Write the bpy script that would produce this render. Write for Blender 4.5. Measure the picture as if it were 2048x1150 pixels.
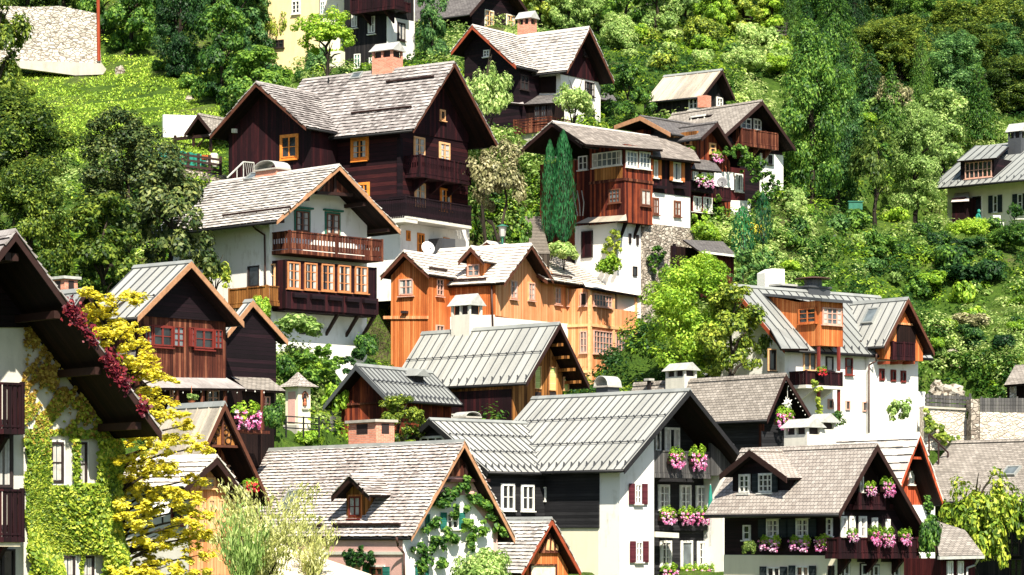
import bpy, math, random
import numpy as np
from mathutils import Vector
R = math.radians
for o in list(bpy.data.objects): bpy.data.objects.remove(o)
SC = bpy.context.scene
COL = SC.collection
# ---------------------------------------------------------------- camera, sky, sun
F, HZ, CX = 5689.0, 1080.0, 1024.0          # focal length and horizon row in photo pixels (2048 wide)
cd = bpy.data.cameras.new('camera'); cam = bpy.data.objects.new('camera', cd); COL.objects.link(cam)
cd.sensor_width = 36; cd.lens = F / 2048 * 36; cd.shift_y = (HZ - 575) / 2048
cd.clip_start = 1; cd.clip_end = 4000
cam.location = (0, 0, 0); cam.rotation_euler = (R(90), 0, 0); SC.camera = cam
SUN = Vector((0.20, -0.98, 0)).normalized() * math.cos(R(49)) + Vector((0, 0, math.sin(R(49))))
W = bpy.data.worlds.new('World'); SC.world = W; W.use_nodes = True
nt = W.node_tree; bg = nt.nodes['Background']; sky = nt.nodes.new('ShaderNodeTexSky')
sky.sky_type = 'NISHITA'; sky.sun_disc = False; sky.sun_elevation = R(49); sky.sun_rotation = math.atan2(SUN.x, SUN.y)
nt.links.new(sky.outputs[0], bg.inputs[0]); bg.inputs[1].default_value = 0.07
ld = bpy.data.lights.new('sun', 'SUN'); ld.energy = 5.0; ld.angle = R(0.6); ld.color = (1, .92, .77)
sun = bpy.data.objects.new('sun', ld); COL.objects.link(sun); sun.rotation_euler = SUN.to_track_quat('Z', 'Y').to_euler()
SC.view_settings.view_transform = 'Standard'; SC.view_settings.look = 'None'
SC.view_settings.exposure = 1.08; SC.view_settings.gamma = 1
SC.render.engine = 'CYCLES'
SC.cycles.max_bounces = 5; SC.cycles.diffuse_bounces = 2; SC.cycles.transmission_bounces = 2; SC.cycles.glossy_bounces = 2
SC.render.resolution_x = 1024; SC.render.resolution_y = 575

# ---------------------------------------------------------------- materials
def newmat(name):
    m = bpy.data.materials.new(name); m.use_nodes = True
    return m, m.node_tree, m.node_tree.nodes['Principled BSDF']
class NG:
    def __init__(s, nt): s.nt = nt
    def n(s, t, **kw):
        nd = s.nt.nodes.new('ShaderNode' + t)
        for k, v in kw.items(): setattr(nd, k, v)
        return nd
    def l(s, a, b): s.nt.links.new(a, b)
    def put(s, v, sock):
        if hasattr(v, 'is_output'): s.l(v, sock)
        else: sock.default_value = v
    def math(s, op, a, b=0.0, clamp=False):
        nd = s.n('Math', operation=op, use_clamp=clamp); s.put(a, nd.inputs[0]); s.put(b, nd.inputs[1]); return nd.outputs[0]
    def comb(s, x, y, z=0.0):
        nd = s.n('CombineXYZ'); s.put(x, nd.inputs[0]); s.put(y, nd.inputs[1]); s.put(z, nd.inputs[2]); return nd.outputs[0]
    def uv(s):
        t = s.n('TexCoord'); sp = s.n('SeparateXYZ'); s.l(t.outputs['UV'], sp.inputs[0]); return sp.outputs[0], sp.outputs[1], t.outputs['UV']
    def pos(s): return s.n('NewGeometry').outputs['Position']
    def noise(s, vec, scale, detail=3, rough=.55):
        nd = s.n('TexNoise'); s.put(vec, nd.inputs['Vector']); nd.inputs['Scale'].default_value = scale
        nd.inputs['Detail'].default_value = detail; nd.inputs['Roughness'].default_value = rough; return nd.outputs[0]
    def white(s, v, dim='1D'):
        nd = s.n('TexWhiteNoise', noise_dimensions=dim); s.put(v, nd.inputs['W' if dim == '1D' else 'Vector']); return nd.outputs[0]
    def ramp(s, fac, stops):
        nd = s.n('ValToRGB'); e = nd.color_ramp.elements
        while len(e) < len(stops): e.new(.5)
        for el, (p, c) in zip(e, stops): el.position = p; el.color = (*c, 1)
        s.put(fac, nd.inputs[0]); return nd.outputs[0]
    def mix(s, fac, a, b, mode='MIX'):
        nd = s.n('Mix', data_type='RGBA', blend_type=mode); s.put(fac, nd.inputs[0])
        for v, i in ((a, 6), (b, 7)): s.put((*v, 1) if isinstance(v, tuple) and len(v) == 3 else v, nd.inputs[i])
        return nd.outputs[2]
    def bump(s, h, strength, dist, bs):
        nd = s.n('Bump'); s.l(h, nd.inputs['Height']); nd.inputs['Strength'].default_value = strength
        nd.inputs['Distance'].default_value = dist; s.l(nd.outputs[0], bs.inputs['Normal'])
def scl(c, k): return tuple(x * k for x in c)
def wood(name, dark, mid, light, plank=.17, vertical=True, rough=.75, groove=.25, pos=(.3, .55, .8)):
    m, nt, bs = newmat(name); g = NG(nt); u, v, uv = g.uv()
    if not vertical: u, v = v, u
    p = g.math('DIVIDE', u, plank); idn = g.math('FLOOR', p); fr = g.math('FRACT', p)
    r1 = g.white(idn)
    st = g.noise(g.comb(g.math('MULTIPLY', u, 22), g.math('MULTIPLY', v, .9), g.math('MULTIPLY', idn, 3.7)), 1, 4)
    pt = g.noise(uv, .55, 4, .65)
    f = g.math('ADD', g.math('MULTIPLY', r1, .30), g.math('ADD', g.math('MULTIPLY', st, .45), g.math('MULTIPLY', pt, .35)))
    c = g.ramp(f, [(pos[0], dark), (pos[1], mid), (pos[2], light)])
    gr = g.math('LESS_THAN', fr, .09)
    c = g.mix(gr, c, scl(dark, groove)); g.l(c, bs.inputs['Base Color']); bs.inputs['Roughness'].default_value = rough
    bs.inputs['Specular IOR Level'].default_value = .2
    g.bump(g.math('ADD', g.math('SUBTRACT', 1.0, gr), g.math('MULTIPLY', st, .3)), .6, .02, bs)
    return m
def plaster(name, c, dirt=.25, dc=None):
    m, nt, bs = newmat(name); g = NG(nt); u, v, uv = g.uv()
    a = g.noise(uv, .8, 5, .65); b = g.noise(g.comb(g.math('MULTIPLY', u, 2.5), g.math('MULTIPLY', v, .35)), 1.2, 5, .6); d = g.noise(uv, 14, 3)
    f = g.math('ADD', g.math('MULTIPLY', a, .5), g.math('MULTIPLY', b, .5))
    col = g.ramp(f, [(.30 if dc else .34, dc or scl(c, 1 - dirt)), (.47 if dc else .56, c)])
    g.l(col, bs.inputs['Base Color']); bs.inputs['Roughness'].default_value = .9; bs.inputs['Specular IOR Level'].default_value = .1
    g.bump(g.math('ADD', d, a), .35, .02, bs); return m
def metalroof(name, c, rough=.5, var=.25):
    m, nt, bs = newmat(name); g = NG(nt); u, v, uv = g.uv()
    a = g.noise(g.comb(g.math('MULTIPLY', u, 1.2), g.math('MULTIPLY', v, .35)), 1, 5, .6); b = g.noise(uv, 9, 4)
    pid = g.white(g.math('FLOOR', g.math('DIVIDE', u, .6)))
    f = g.math('ADD', g.math('MULTIPLY', a, .5), g.math('ADD', g.math('MULTIPLY', b, .25), g.math('MULTIPLY', pid, .25)))
    col = g.ramp(f, [(.3, scl(c, 1 - var)), (.52, c), (.75, scl(c, 1 + var * .5))])
    g.l(col, bs.inputs['Base Color']); bs.inputs['Roughness'].default_value = rough; bs.inputs['Metallic'].default_value = .15
    g.bump(a, .15, .02, bs); return m
def shingle(name, stops, rough=.85):
    m, nt, bs = newmat(name); g = NG(nt); u, v, uv = g.uv()
    rnd = g.n('NewGeometry').outputs['Random Per Island']
    st = g.noise(g.comb(g.math('MULTIPLY', u, 14), g.math('MULTIPLY', v, 2)), 1, 4); a = g.noise(g.pos(), .45, 5, .65)
    f = g.math('ADD', g.math('MULTIPLY', rnd, .24), g.math('ADD', g.math('MULTIPLY', st, .38), g.math('MULTIPLY', a, .5)))
    g.l(g.ramp(f, stops), bs.inputs['Base Color']); bs.inputs['Roughness'].default_value = rough
    bs.inputs['Specular IOR Level'].default_value = .25
    g.bump(st, .4, .015, bs); return m
def tiles(name, stops, w=.3, h=.3, gapc=(.03, .03, .03)):
    m, nt, bs = newmat(name); g = NG(nt); u, v, uv = g.uv()
    b = g.n('TexBrick'); g.l(uv, b.inputs['Vector']); b.inputs['Scale'].default_value = 1; b.inputs['Brick Width'].default_value = w
    b.inputs['Row Height'].default_value = h; b.inputs['Mortar Size'].default_value = .012; b.inputs['Color1'].default_value = (0, 0, 0, 1); b.inputs['Color2'].default_value = (1, 1, 1, 1)
    b.inputs['Mortar'].default_value = (.5, .5, .5, 1)
    a = g.noise(uv, .6, 5, .6); d = g.noise(uv, 12, 3)
    f = g.math('ADD', g.math('MULTIPLY', b.outputs[0], .3), g.math('ADD', g.math('MULTIPLY', a, .5), g.math('MULTIPLY', d, .25)))
    g.l(g.mix(b.outputs[1], g.ramp(f, stops), gapc), bs.inputs['Base Color']); bs.inputs['Roughness'].default_value = .8
    row = g.math('FRACT', g.math('DIVIDE', v, h))
    g.bump(g.math('SUBTRACT', g.math('ADD', g.math('MULTIPLY', row, -.6), g.math('MULTIPLY', d, .3)), b.outputs[1]), .7, .03, bs); return m
def stone(name, stops, scale=2.2, mortar=(.3, .28, .25), sq=.6):
    m, nt, bs = newmat(name); g = NG(nt); u, v, uv = g.uv()
    w = g.noise(uv, 3, 3); vec = g.comb(g.math('ADD', u, g.math('MULTIPLY', w, .25)), g.math('ADD', g.math('MULTIPLY', v, 1 / sq), g.math('MULTIPLY', w, .3)))
    vo = g.n('TexVoronoi'); g.l(vec, vo.inputs['Vector']); vo.inputs['Scale'].default_value = scale
    ve = g.n('TexVoronoi', feature='DISTANCE_TO_EDGE'); g.l(vec, ve.inputs['Vector']); ve.inputs['Scale'].default_value = scale
    id_ = g.white(vo.outputs['Color'], '3D'); a = g.noise(uv, .5, 5, .6); d = g.noise(uv, 9, 4)
    f = g.math('ADD', g.math('MULTIPLY', id_, .4), g.math('ADD', g.math('MULTIPLY', a, .35), g.math('MULTIPLY', d, .3)))
    e = g.math('LESS_THAN', ve.outputs[0], .05)
    g.l(g.mix(e, g.ramp(f, stops), mortar), bs.inputs['Base Color']); bs.inputs['Roughness'].default_value = .9
    bs.inputs['Specular IOR Level'].default_value = .1
    g.bump(g.math('ADD', g.math('MINIMUM', ve.outputs[0], .15), g.math('MULTIPLY', d, .12)), 1, .25, bs); return m
def flat(name, c, rough=.6, metal=0, var=.2, spec=.3):
    m, nt, bs = newmat(name); g = NG(nt); a = g.noise(g.pos(), 5, 4)
    g.l(g.ramp(a, [(.35, scl(c, 1 - var)), (.65, scl(c, 1 + var * .5))]), bs.inputs['Base Color'])
    bs.inputs['Roughness'].default_value = rough; bs.inputs['Metallic'].default_value = metal; bs.inputs['Specular IOR Level'].default_value = spec; return m
def glass(name, c, rough=.08):
    m, nt, bs = newmat(name); g = NG(nt); a = g.noise(g.pos(), .9, 3)
    g.l(g.ramp(a, [(.35, scl(c, .45)), (.65, scl(c, 1.7))]), bs.inputs['Base Color']); bs.inputs['Roughness'].default_value = rough
    bs.inputs['Specular IOR Level'].default_value = .6
    g.bump(g.noise(g.pos(), 2.5, 2), .08, .05, bs); return m
def leaf(name, c1, c2, c3, trans=.44, scale=.35, pos=(.3, .52, .75)):
    m, nt, bs = newmat(name); g = NG(nt)
    rnd = g.n('NewGeometry').outputs['Random Per Island']; oi = g.n('ObjectInfo').outputs['Random']
    a = g.noise(g.pos(), scale, 4, .6)
    f = g.math('ADD', g.math('MULTIPLY', rnd, .4), g.math('ADD', g.math('MULTIPLY', a, .62), g.math('MULTIPLY', g.math('SUBTRACT', oi, .5), .14)))
    k = 1.6; c1, c2, c3 = (tuple(min(.85, x * k) for x in c) for c in (c1, c2, c3))
    col = g.ramp(f, [(pos[0], c1), (pos[1], c2), (pos[2], c3)])
    g.l(col, bs.inputs['Base Color']); bs.inputs['Roughness'].default_value = .5; bs.inputs['Specular IOR Level'].default_value = .28
    tr = g.n('BsdfTranslucent'); hs = g.n('HueSaturation'); hs.inputs['Value'].default_value = 1.25; hs.inputs['Hue'].default_value = .485
    g.l(col, hs.inputs['Color']); g.l(hs.outputs[0], tr.inputs[0])
    mx = g.n('MixShader'); mx.inputs[0].default_value = trans; g.l(bs.outputs[0], mx.inputs[1]); g.l(tr.outputs[0], mx.inputs[2])
    g.l(mx.outputs[0], nt.nodes['Material Output'].inputs[0]); return m

M = {}
M['plum'] = wood('plum_wood', (.005, .0015, .0025), (.016, .003, .006), (.06, .011, .013), .22, True)
M['plumh'] = wood('plum_log_wood', (.006, .0018, .003), (.020, .004, .007), (.065, .014, .014), .26, False)
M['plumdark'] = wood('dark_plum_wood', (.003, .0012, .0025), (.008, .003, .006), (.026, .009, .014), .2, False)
M['brown'] = wood('brown_board', (.016, .004, .003), (.085, .022, .013), (.34, .13, .07), .16, True)
M['red'] = wood('red_brown_board', (.012, .002, .002), (.075, .012, .008), (.34, .075, .028), .16, True, pos=(.3, .5, .75))
M['redwood'] = wood('red_painted_board', (.025, .003, .005), (.055, .007, .009), (.11, .018, .018), .16, True)
M['scarlet'] = wood('rust_red_board', (.22, .035, .015), (.42, .075, .03), (.55, .12, .05), .16, True)
M['black'] = wood('black_board', (.008, .008, .010), (.016, .016, .019), (.04, .04, .044), .15, False)
M['blackv'] = wood('black_upright_board', (.006, .006, .008), (.013, .012, .014), (.035, .03, .03), .16, True)
M['grey'] = wood('grey_weathered_board', (.04, .04, .042), (.08, .078, .078), (.15, .145, .14), .16, True)
M['orange'] = wood('orange_larch_board', (.30, .07, .02), (.54, .155, .042), (.72, .30, .11), .15, True, groove=.45)
M['honey'] = wood('honey_larch_board', (.50, .17, .06), (.70, .31, .14), (.80, .45, .24), .15, True, groove=.6)
M['ochre'] = wood('scorched_larch_board', (.03, .011, .004), (.30, .12, .03), (.52, .25, .08), .22, True, groove=.12)
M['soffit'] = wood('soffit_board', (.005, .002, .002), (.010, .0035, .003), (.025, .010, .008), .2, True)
M['barge'] = flat('brown_trim', (.10, .035, .02)); M['bargelight'] = flat('tan_trim', (.42, .22, .12)); M['bargered'] = flat('red_trim', (.30, .06, .025))
M['bargeblack'] = flat('black_trim', (.014, .014, .016)); M['bargedark'] = flat('dark_brown_trim', (.03, .012, .010))
M['white'] = plaster('white_plaster', (.82, .81, .77), .2, (.50, .47, .40)); M['dull'] = plaster('off_white_plaster', (.66, .64, .57), .22)
M['cream'] = plaster('cream_plaster', (.82, .77, .60), .1); M['pink'] = plaster('pink_plaster', (.70, .42, .38), .12)
M['yellow'] = plaster('yellow_plaster', (.84, .66, .36), .2); M['greyplaster'] = plaster('grey_plaster', (.45, .43, .38), .35)
M['metal'] = metalroof('pale_sheet_metal', (.43, .435, .41)); M['metalgrey'] = metalroof('grey_sheet_metal', (.30, .315, .305)); M['metaldark'] = metalroof('dark_sheet_metal', (.07, .075, .085))
M['metalrust'] = metalroof('stained_sheet_metal', (.50, .44, .36), .6, .5)
M['shg'] = shingle('silver_wood_shingle', [(.28, (.11, .095, .09)), (.5, (.39, .365, .345)), (.75, (.66, .635, .61))])
M['shp'] = shingle('rosy_grey_shingle', [(.28, (.14, .112, .105)), (.5, (.42, .37, .35)), (.75, (.70, .66, .63))])
M['shd'] = shingle('brown_grey_shingle', [(.28, (.055, .048, .048)), (.5, (.235, .212, .207)), (.75, (.48, .45, .44))])
M['shpale'] = shingle('pale_slab_tile', [(.25, (.34, .30, .27)), (.5, (.58, .53, .48)), (.8, (.76, .72, .68))])
M['tile'] = tiles('grey_slate_tile', [(.25, (.16, .14, .12)), (.5, (.27, .24, .21)), (.8, (.42, .38, .34))], .28, .16)
M['tiled'] = tiles('dark_slate_tile', [(.25, (.06, .055, .055)), (.5, (.11, .10, .10)), (.8, (.18, .17, .165))], .28, .18)
M['tilep'] = tiles('rosy_slate_tile', [(.25, (.22, .185, .165)), (.5, (.34, .30, .27)), (.8, (.46, .42, .385))], .24, .2)
M['tilew'] = tiles('pale_shingle_tile', [(.25, (.09, .075, .065)), (.5, (.22, .19, .165)), (.8, (.42, .37, .33))], .3, .26, (.05, .04, .035))
M['shbuttpale'] = flat('pale_shingle_end', (.26, .235, .21), .9)
M['stepstone'] = flat('worn_step_stone', (.24, .21, .18), .9)
M['shbutt'] = flat('dark_shingle_end', (.035, .028, .025), .9)  # lower end faces of the shingles, darker than their tops
M['brick'] = tiles('brick', [(.25, (.42, .12, .07)), (.5, (.60, .20, .12)), (.8, (.72, .33, .22))], .25, .075, (.5, .36, .28))
M['stonew'] = stone('pale_wall_stone', [(.25, (.30, .27, .23)), (.5, (.54, .50, .45)), (.8, (.74, .71, .66))], 2.6, (.20, .17, .14), .5)
M['stoneg'] = stone('rubble_stone', [(.25, (.16, .13, .11)), (.5, (.36, .31, .26)), (.8, (.60, .55, .48))], 3.6, (.14, .12, .10), .7)
M['stonel'] = stone('limestone_masonry', [(.25, (.38, .33, .27)), (.5, (.64, .58, .50)), (.8, (.80, .75, .68))], 3.4, (.42, .37, .31), .6)
M['rock'] = stone('limestone_rock', [(.25, (.28, .25, .20)), (.5, (.58, .54, .48)), (.8, (.80, .77, .72))], .9, (.16, .13, .10), .8)
M['fw'] = flat('white_window_paint', (.80, .79, .74)); M['fo'] = flat('orange_window_paint', (.80, .27, .045)); M['fp'] = flat('peach_window_paint', (.80, .45, .22))
M['fr'] = flat('red_window_paint', (.17, .026, .02)); M['famber'] = flat('amber_window_paint', (.52, .21, .085)); M['fg'] = flat('green_window_paint', (.03, .16, .11)); M['fb'] = flat('brown_window_paint', (.16, .06, .035))
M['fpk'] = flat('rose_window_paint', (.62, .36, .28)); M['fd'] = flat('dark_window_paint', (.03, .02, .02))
M['shut_plum'] = wood('plum_shutter', (.06, .01, .018), (.10, .02, .03), (.14, .03, .04), .07, False)
M['shut_green'] = wood('green_shutter', (.01, .09, .075), (.02, .15, .12), (.04, .22, .18), .07, False)
M['shut_lime'] = wood('lime_shutter', (.40, .50, .14), (.58, .68, .24), (.70, .78, .36), .09, False)
M['shut_dark'] = wood('dark_shutter', (.01, .015, .018), (.02, .03, .035), (.04, .05, .055), .07, False)
M['shut_or'] = wood('orange_shutter', (.40, .11, .03), (.58, .19, .06), (.7, .28, .1), .12, True)
M['gl'] = glass('window_glass', (.022, .024, .026)); M['glb'] = glass('pale_window_glass', (.10, .12, .13), .15)
M['cur'] = flat('lace_curtain', (.50, .48, .45), .9)
M['iron'] = flat('dark_iron', (.02, .02, .022), .5, .4); M['zinc'] = flat('zinc_sheet', (.52, .52, .49), .5, .2); M['copper'] = flat('brown_downpipe', (.07, .035, .028), .5)
M['dish'] = flat('dish_white', (.78, .78, .76), .5); M['dishg'] = flat('dish_grey', (.16, .16, .17), .5)
M['concrete'] = plaster('concrete', (.48, .45, .40), .3); M['canvas'] = flat('beige_canvas', (.78, .68, .50), .9)
M['tarp'] = flat('green_tarpaulin', (.02, .22, .17), .5); M['terra'] = flat('terracotta', (.5, .16, .08), .8)
M['bark'] = wood('bark', (.015, .012, .009), (.04, .03, .022), (.09, .07, .055), .09, True)
M['pink_bl'] = leaf('pink_blossom', (.52, .08, .22), (.74, .22, .42), (.86, .55, .68), .25, 3); M['red_bl'] = leaf('red_blossom', (.5, .01, .02), (.7, .03, .05), (.8, .1, .1), .25, 3)
# foliage
M['lf_mid'] = leaf('mid_green_leaf', (.008, .032, .008), (.045, .12, .018), (.18, .30, .045))
M['lf_lime'] = leaf('lime_leaf', (.05, .11, .010), (.16, .29, .022), (.36, .47, .06))
M['lf_olive'] = leaf('olive_leaf', (.020, .045, .010), (.07, .12, .022), (.20, .26, .055))
M['lf_dark'] = leaf('dark_green_leaf', (.004, .018, .007), (.014, .05, .014), (.05, .12, .026))
M['lf_blue'] = leaf('blue_green_leaf', (.010, .04, .013), (.045, .12, .032), (.16, .28, .075))
M['lf_yellow'] = leaf('yellow_leaf', (.24, .21, .010), (.56, .48, .03), (.80, .70, .12), .35, .8)
M['lf_deep'] = leaf('deep_yellow_green_leaf', (.008, .026, .005), (.055, .10, .013), (.25, .31, .045))
M['lf_gold'] = leaf('gold_green_leaf', (.025, .055, .008), (.13, .19, .02), (.36, .40, .06), .3, .6)
M['lf_pale'] = leaf('pale_green_leaf', (.05, .10, .02), (.19, .30, .075), (.46, .55, .22))
M['lf_straw'] = leaf('straw_green_leaf', (.13, .15, .035), (.33, .35, .11), (.58, .57, .28), .35, .9)
M['lf_cyp'] = leaf('cypress_needle', (.003, .024, .008), (.010, .07, .022), (.025, .14, .04), .12)
M['lf_yew'] = leaf('yew_needle', (.010, .026, .008), (.045, .07, .018), (.15, .17, .045), .15, .9)
M['lf_ivy'] = leaf('ivy_leaf', (.012, .035, .004), (.095, .165, .012), (.32, .36, .04), .25, .7)
M['lf_ivyr'] = leaf('autumn_ivy_leaf', (.10, .05, .012), (.26, .17, .03), (.40, .33, .06), .25, .9)
M['lf_red'] = leaf('crimson_creeper_leaf', (.025, .002, .006), (.085, .006, .016), (.22, .03, .03), .25, 1.2)
M['lf_rust'] = leaf('rusty_leaf', (.05, .055, .02), (.17, .165, .075), (.40, .37, .22), .25, .7)
M['grassl'] = leaf('meadow_grass', (.08, .15, .012), (.20, .32, .03), (.38, .48, .07), .3, .5)

# ---------------------------------------------------------------- mesh builder
class MB:
    def __init__(s): s.v = []; s.f = []; s.m = []
    def add(s, vs, fs, m=0):
        o = len(s.v); s.v += [tuple(p) for p in vs]; s.f += [tuple(i + o for i in f) for f in fs]
        s.m += (m if isinstance(m, list) else [m] * len(fs))
    def hexa(s, p, m=0): s.add(p, [(3, 2, 1, 0), (4, 5, 6, 7), (0, 1, 5, 4), (1, 2, 6, 5), (2, 3, 7, 6), (3, 0, 4, 7)], m)
    def box(s, x0, x1, y0, y1, z0, z1, m=0):
        if x0 > x1: x0, x1 = x1, x0
        if y0 > y1: y0, y1 = y1, y0
        if z0 > z1: z0, z1 = z1, z0
        s.hexa([(x0, y0, z0), (x1, y0, z0), (x1, y1, z0), (x0, y1, z0), (x0, y0, z1), (x1, y0, z1), (x1, y1, z1), (x0, y1, z1)], m)
    def prism(s, A, B, m=0):                        # two matching polygons joined
        n = len(A); s.add(list(A) + list(B), [tuple(range(n))[::-1], tuple(range(n, 2 * n))] + [(i, (i + 1) % n, n + (i + 1) % n, n + i) for i in range(n)], m)
    def tube(s, p0, p1, r0, r1=None, n=7, m=0):
        r1 = r0 if r1 is None else r1; p0 = Vector(p0); p1 = Vector(p1); d = (p1 - p0)
        if d.length < 1e-6: return
        q = d.to_track_quat('Z', 'Y'); a = [q @ Vector((math.cos(t), math.sin(t), 0)) for t in [2 * math.pi * i / n for i in range(n)]]
        s.prism([p0 + v * r0 for v in a], [p1 + v * r1 for v in a], m)
    def path(s, pts, r, n=6, m=0):
        for a, b in zip(pts, pts[1:]): s.tube(a, b, r, r, n, m)
    def lathe(s, c, prof, n=12, m=0):               # prof: (radius, z)
        c = Vector(c); vs = []; fs = []
        for r, z in prof:
            for i in range(n): t = 2 * math.pi * i / n; vs.append((c.x + r * math.cos(t), c.y + r * math.sin(t), c.z + z))
        for k in range(len(prof) - 1):
            for i in range(n): j = (i + 1) % n; fs.append((k * n + i, k * n + j, (k + 1) * n + j, (k + 1) * n + i))
        fs.append(tuple(range(n))[::-1]); fs.append(tuple((len(prof) - 1) * n + i for i in range(n))); s.add(vs, fs, m)
    def build(s, name, mats, parent=None, smooth=False):
        me = bpy.data.meshes.new(name); me.from_pydata(s.v, [], s.f)
        if not isinstance(mats, (list, tuple)): mats = [mats]
        for k in mats: me.materials.append(M[k] if isinstance(k, str) else k)
        if len(mats) > 1: me.polygons.foreach_set('material_index', s.m)
        if smooth: me.polygons.foreach_set('use_smooth', [True] * len(s.f))
        me.update()
        uvl = me.uv_layers.new(name='UVMap'); n = len(me.loops)
        nor = np.empty(len(me.polygons) * 3); me.polygons.foreach_get('normal', nor); nor = nor.reshape(-1, 3)
        lt = np.empty(len(me.polygons), dtype=np.int32); me.polygons.foreach_get('loop_total', lt)
        vi = np.empty(n, dtype=np.int32); me.loops.foreach_get('vertex_index', vi)
        P_ = np.array(s.v)[vi]; N_ = np.repeat(nor, lt, axis=0)
        t = np.stack([-N_[:, 1], N_[:, 0], np.zeros(n)], 1); ln = np.linalg.norm(t, axis=1); fl = ln < .05
        t[fl] = (1, 0, 0); ln[fl] = 1; t /= ln[:, None]; b = np.cross(N_, t)
        uvl.data.foreach_set('uv', np.stack([(P_ * t).sum(1), (P_ * b).sum(1)], 1).astype(np.float32).ravel())
        o = bpy.data.objects.new(name, me); COL.objects.link(o)
        if parent: o.parent = parent
        return o
def tag(o, label=None, cat=None, group=None, kind=None):
    if label: o['label'] = label
    if cat: o['category'] = cat
    if group: o['group'] = group
    if kind: o['kind'] = kind
    return o
def empty(name, loc, rz=0): 
    o = bpy.data.objects.new(name, None); COL.objects.link(o); o.location = loc; o.rotation_euler = (0, 0, rz); o.empty_display_size = .3; return o
def thing(name, label, cat, loc, rz=0, group=None): return tag(empty(name, loc, rz), label, cat, group)
def copy_tree(o, parent=None):
    c = o.copy(); COL.objects.link(c); c.parent = parent
    for ch in [k for k in o.children]: copy_tree(ch, c)
    return c
def P(px, py, Y): return Vector(((px - CX) / F * Y, Y, (HZ - py) / F * Y))
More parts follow.
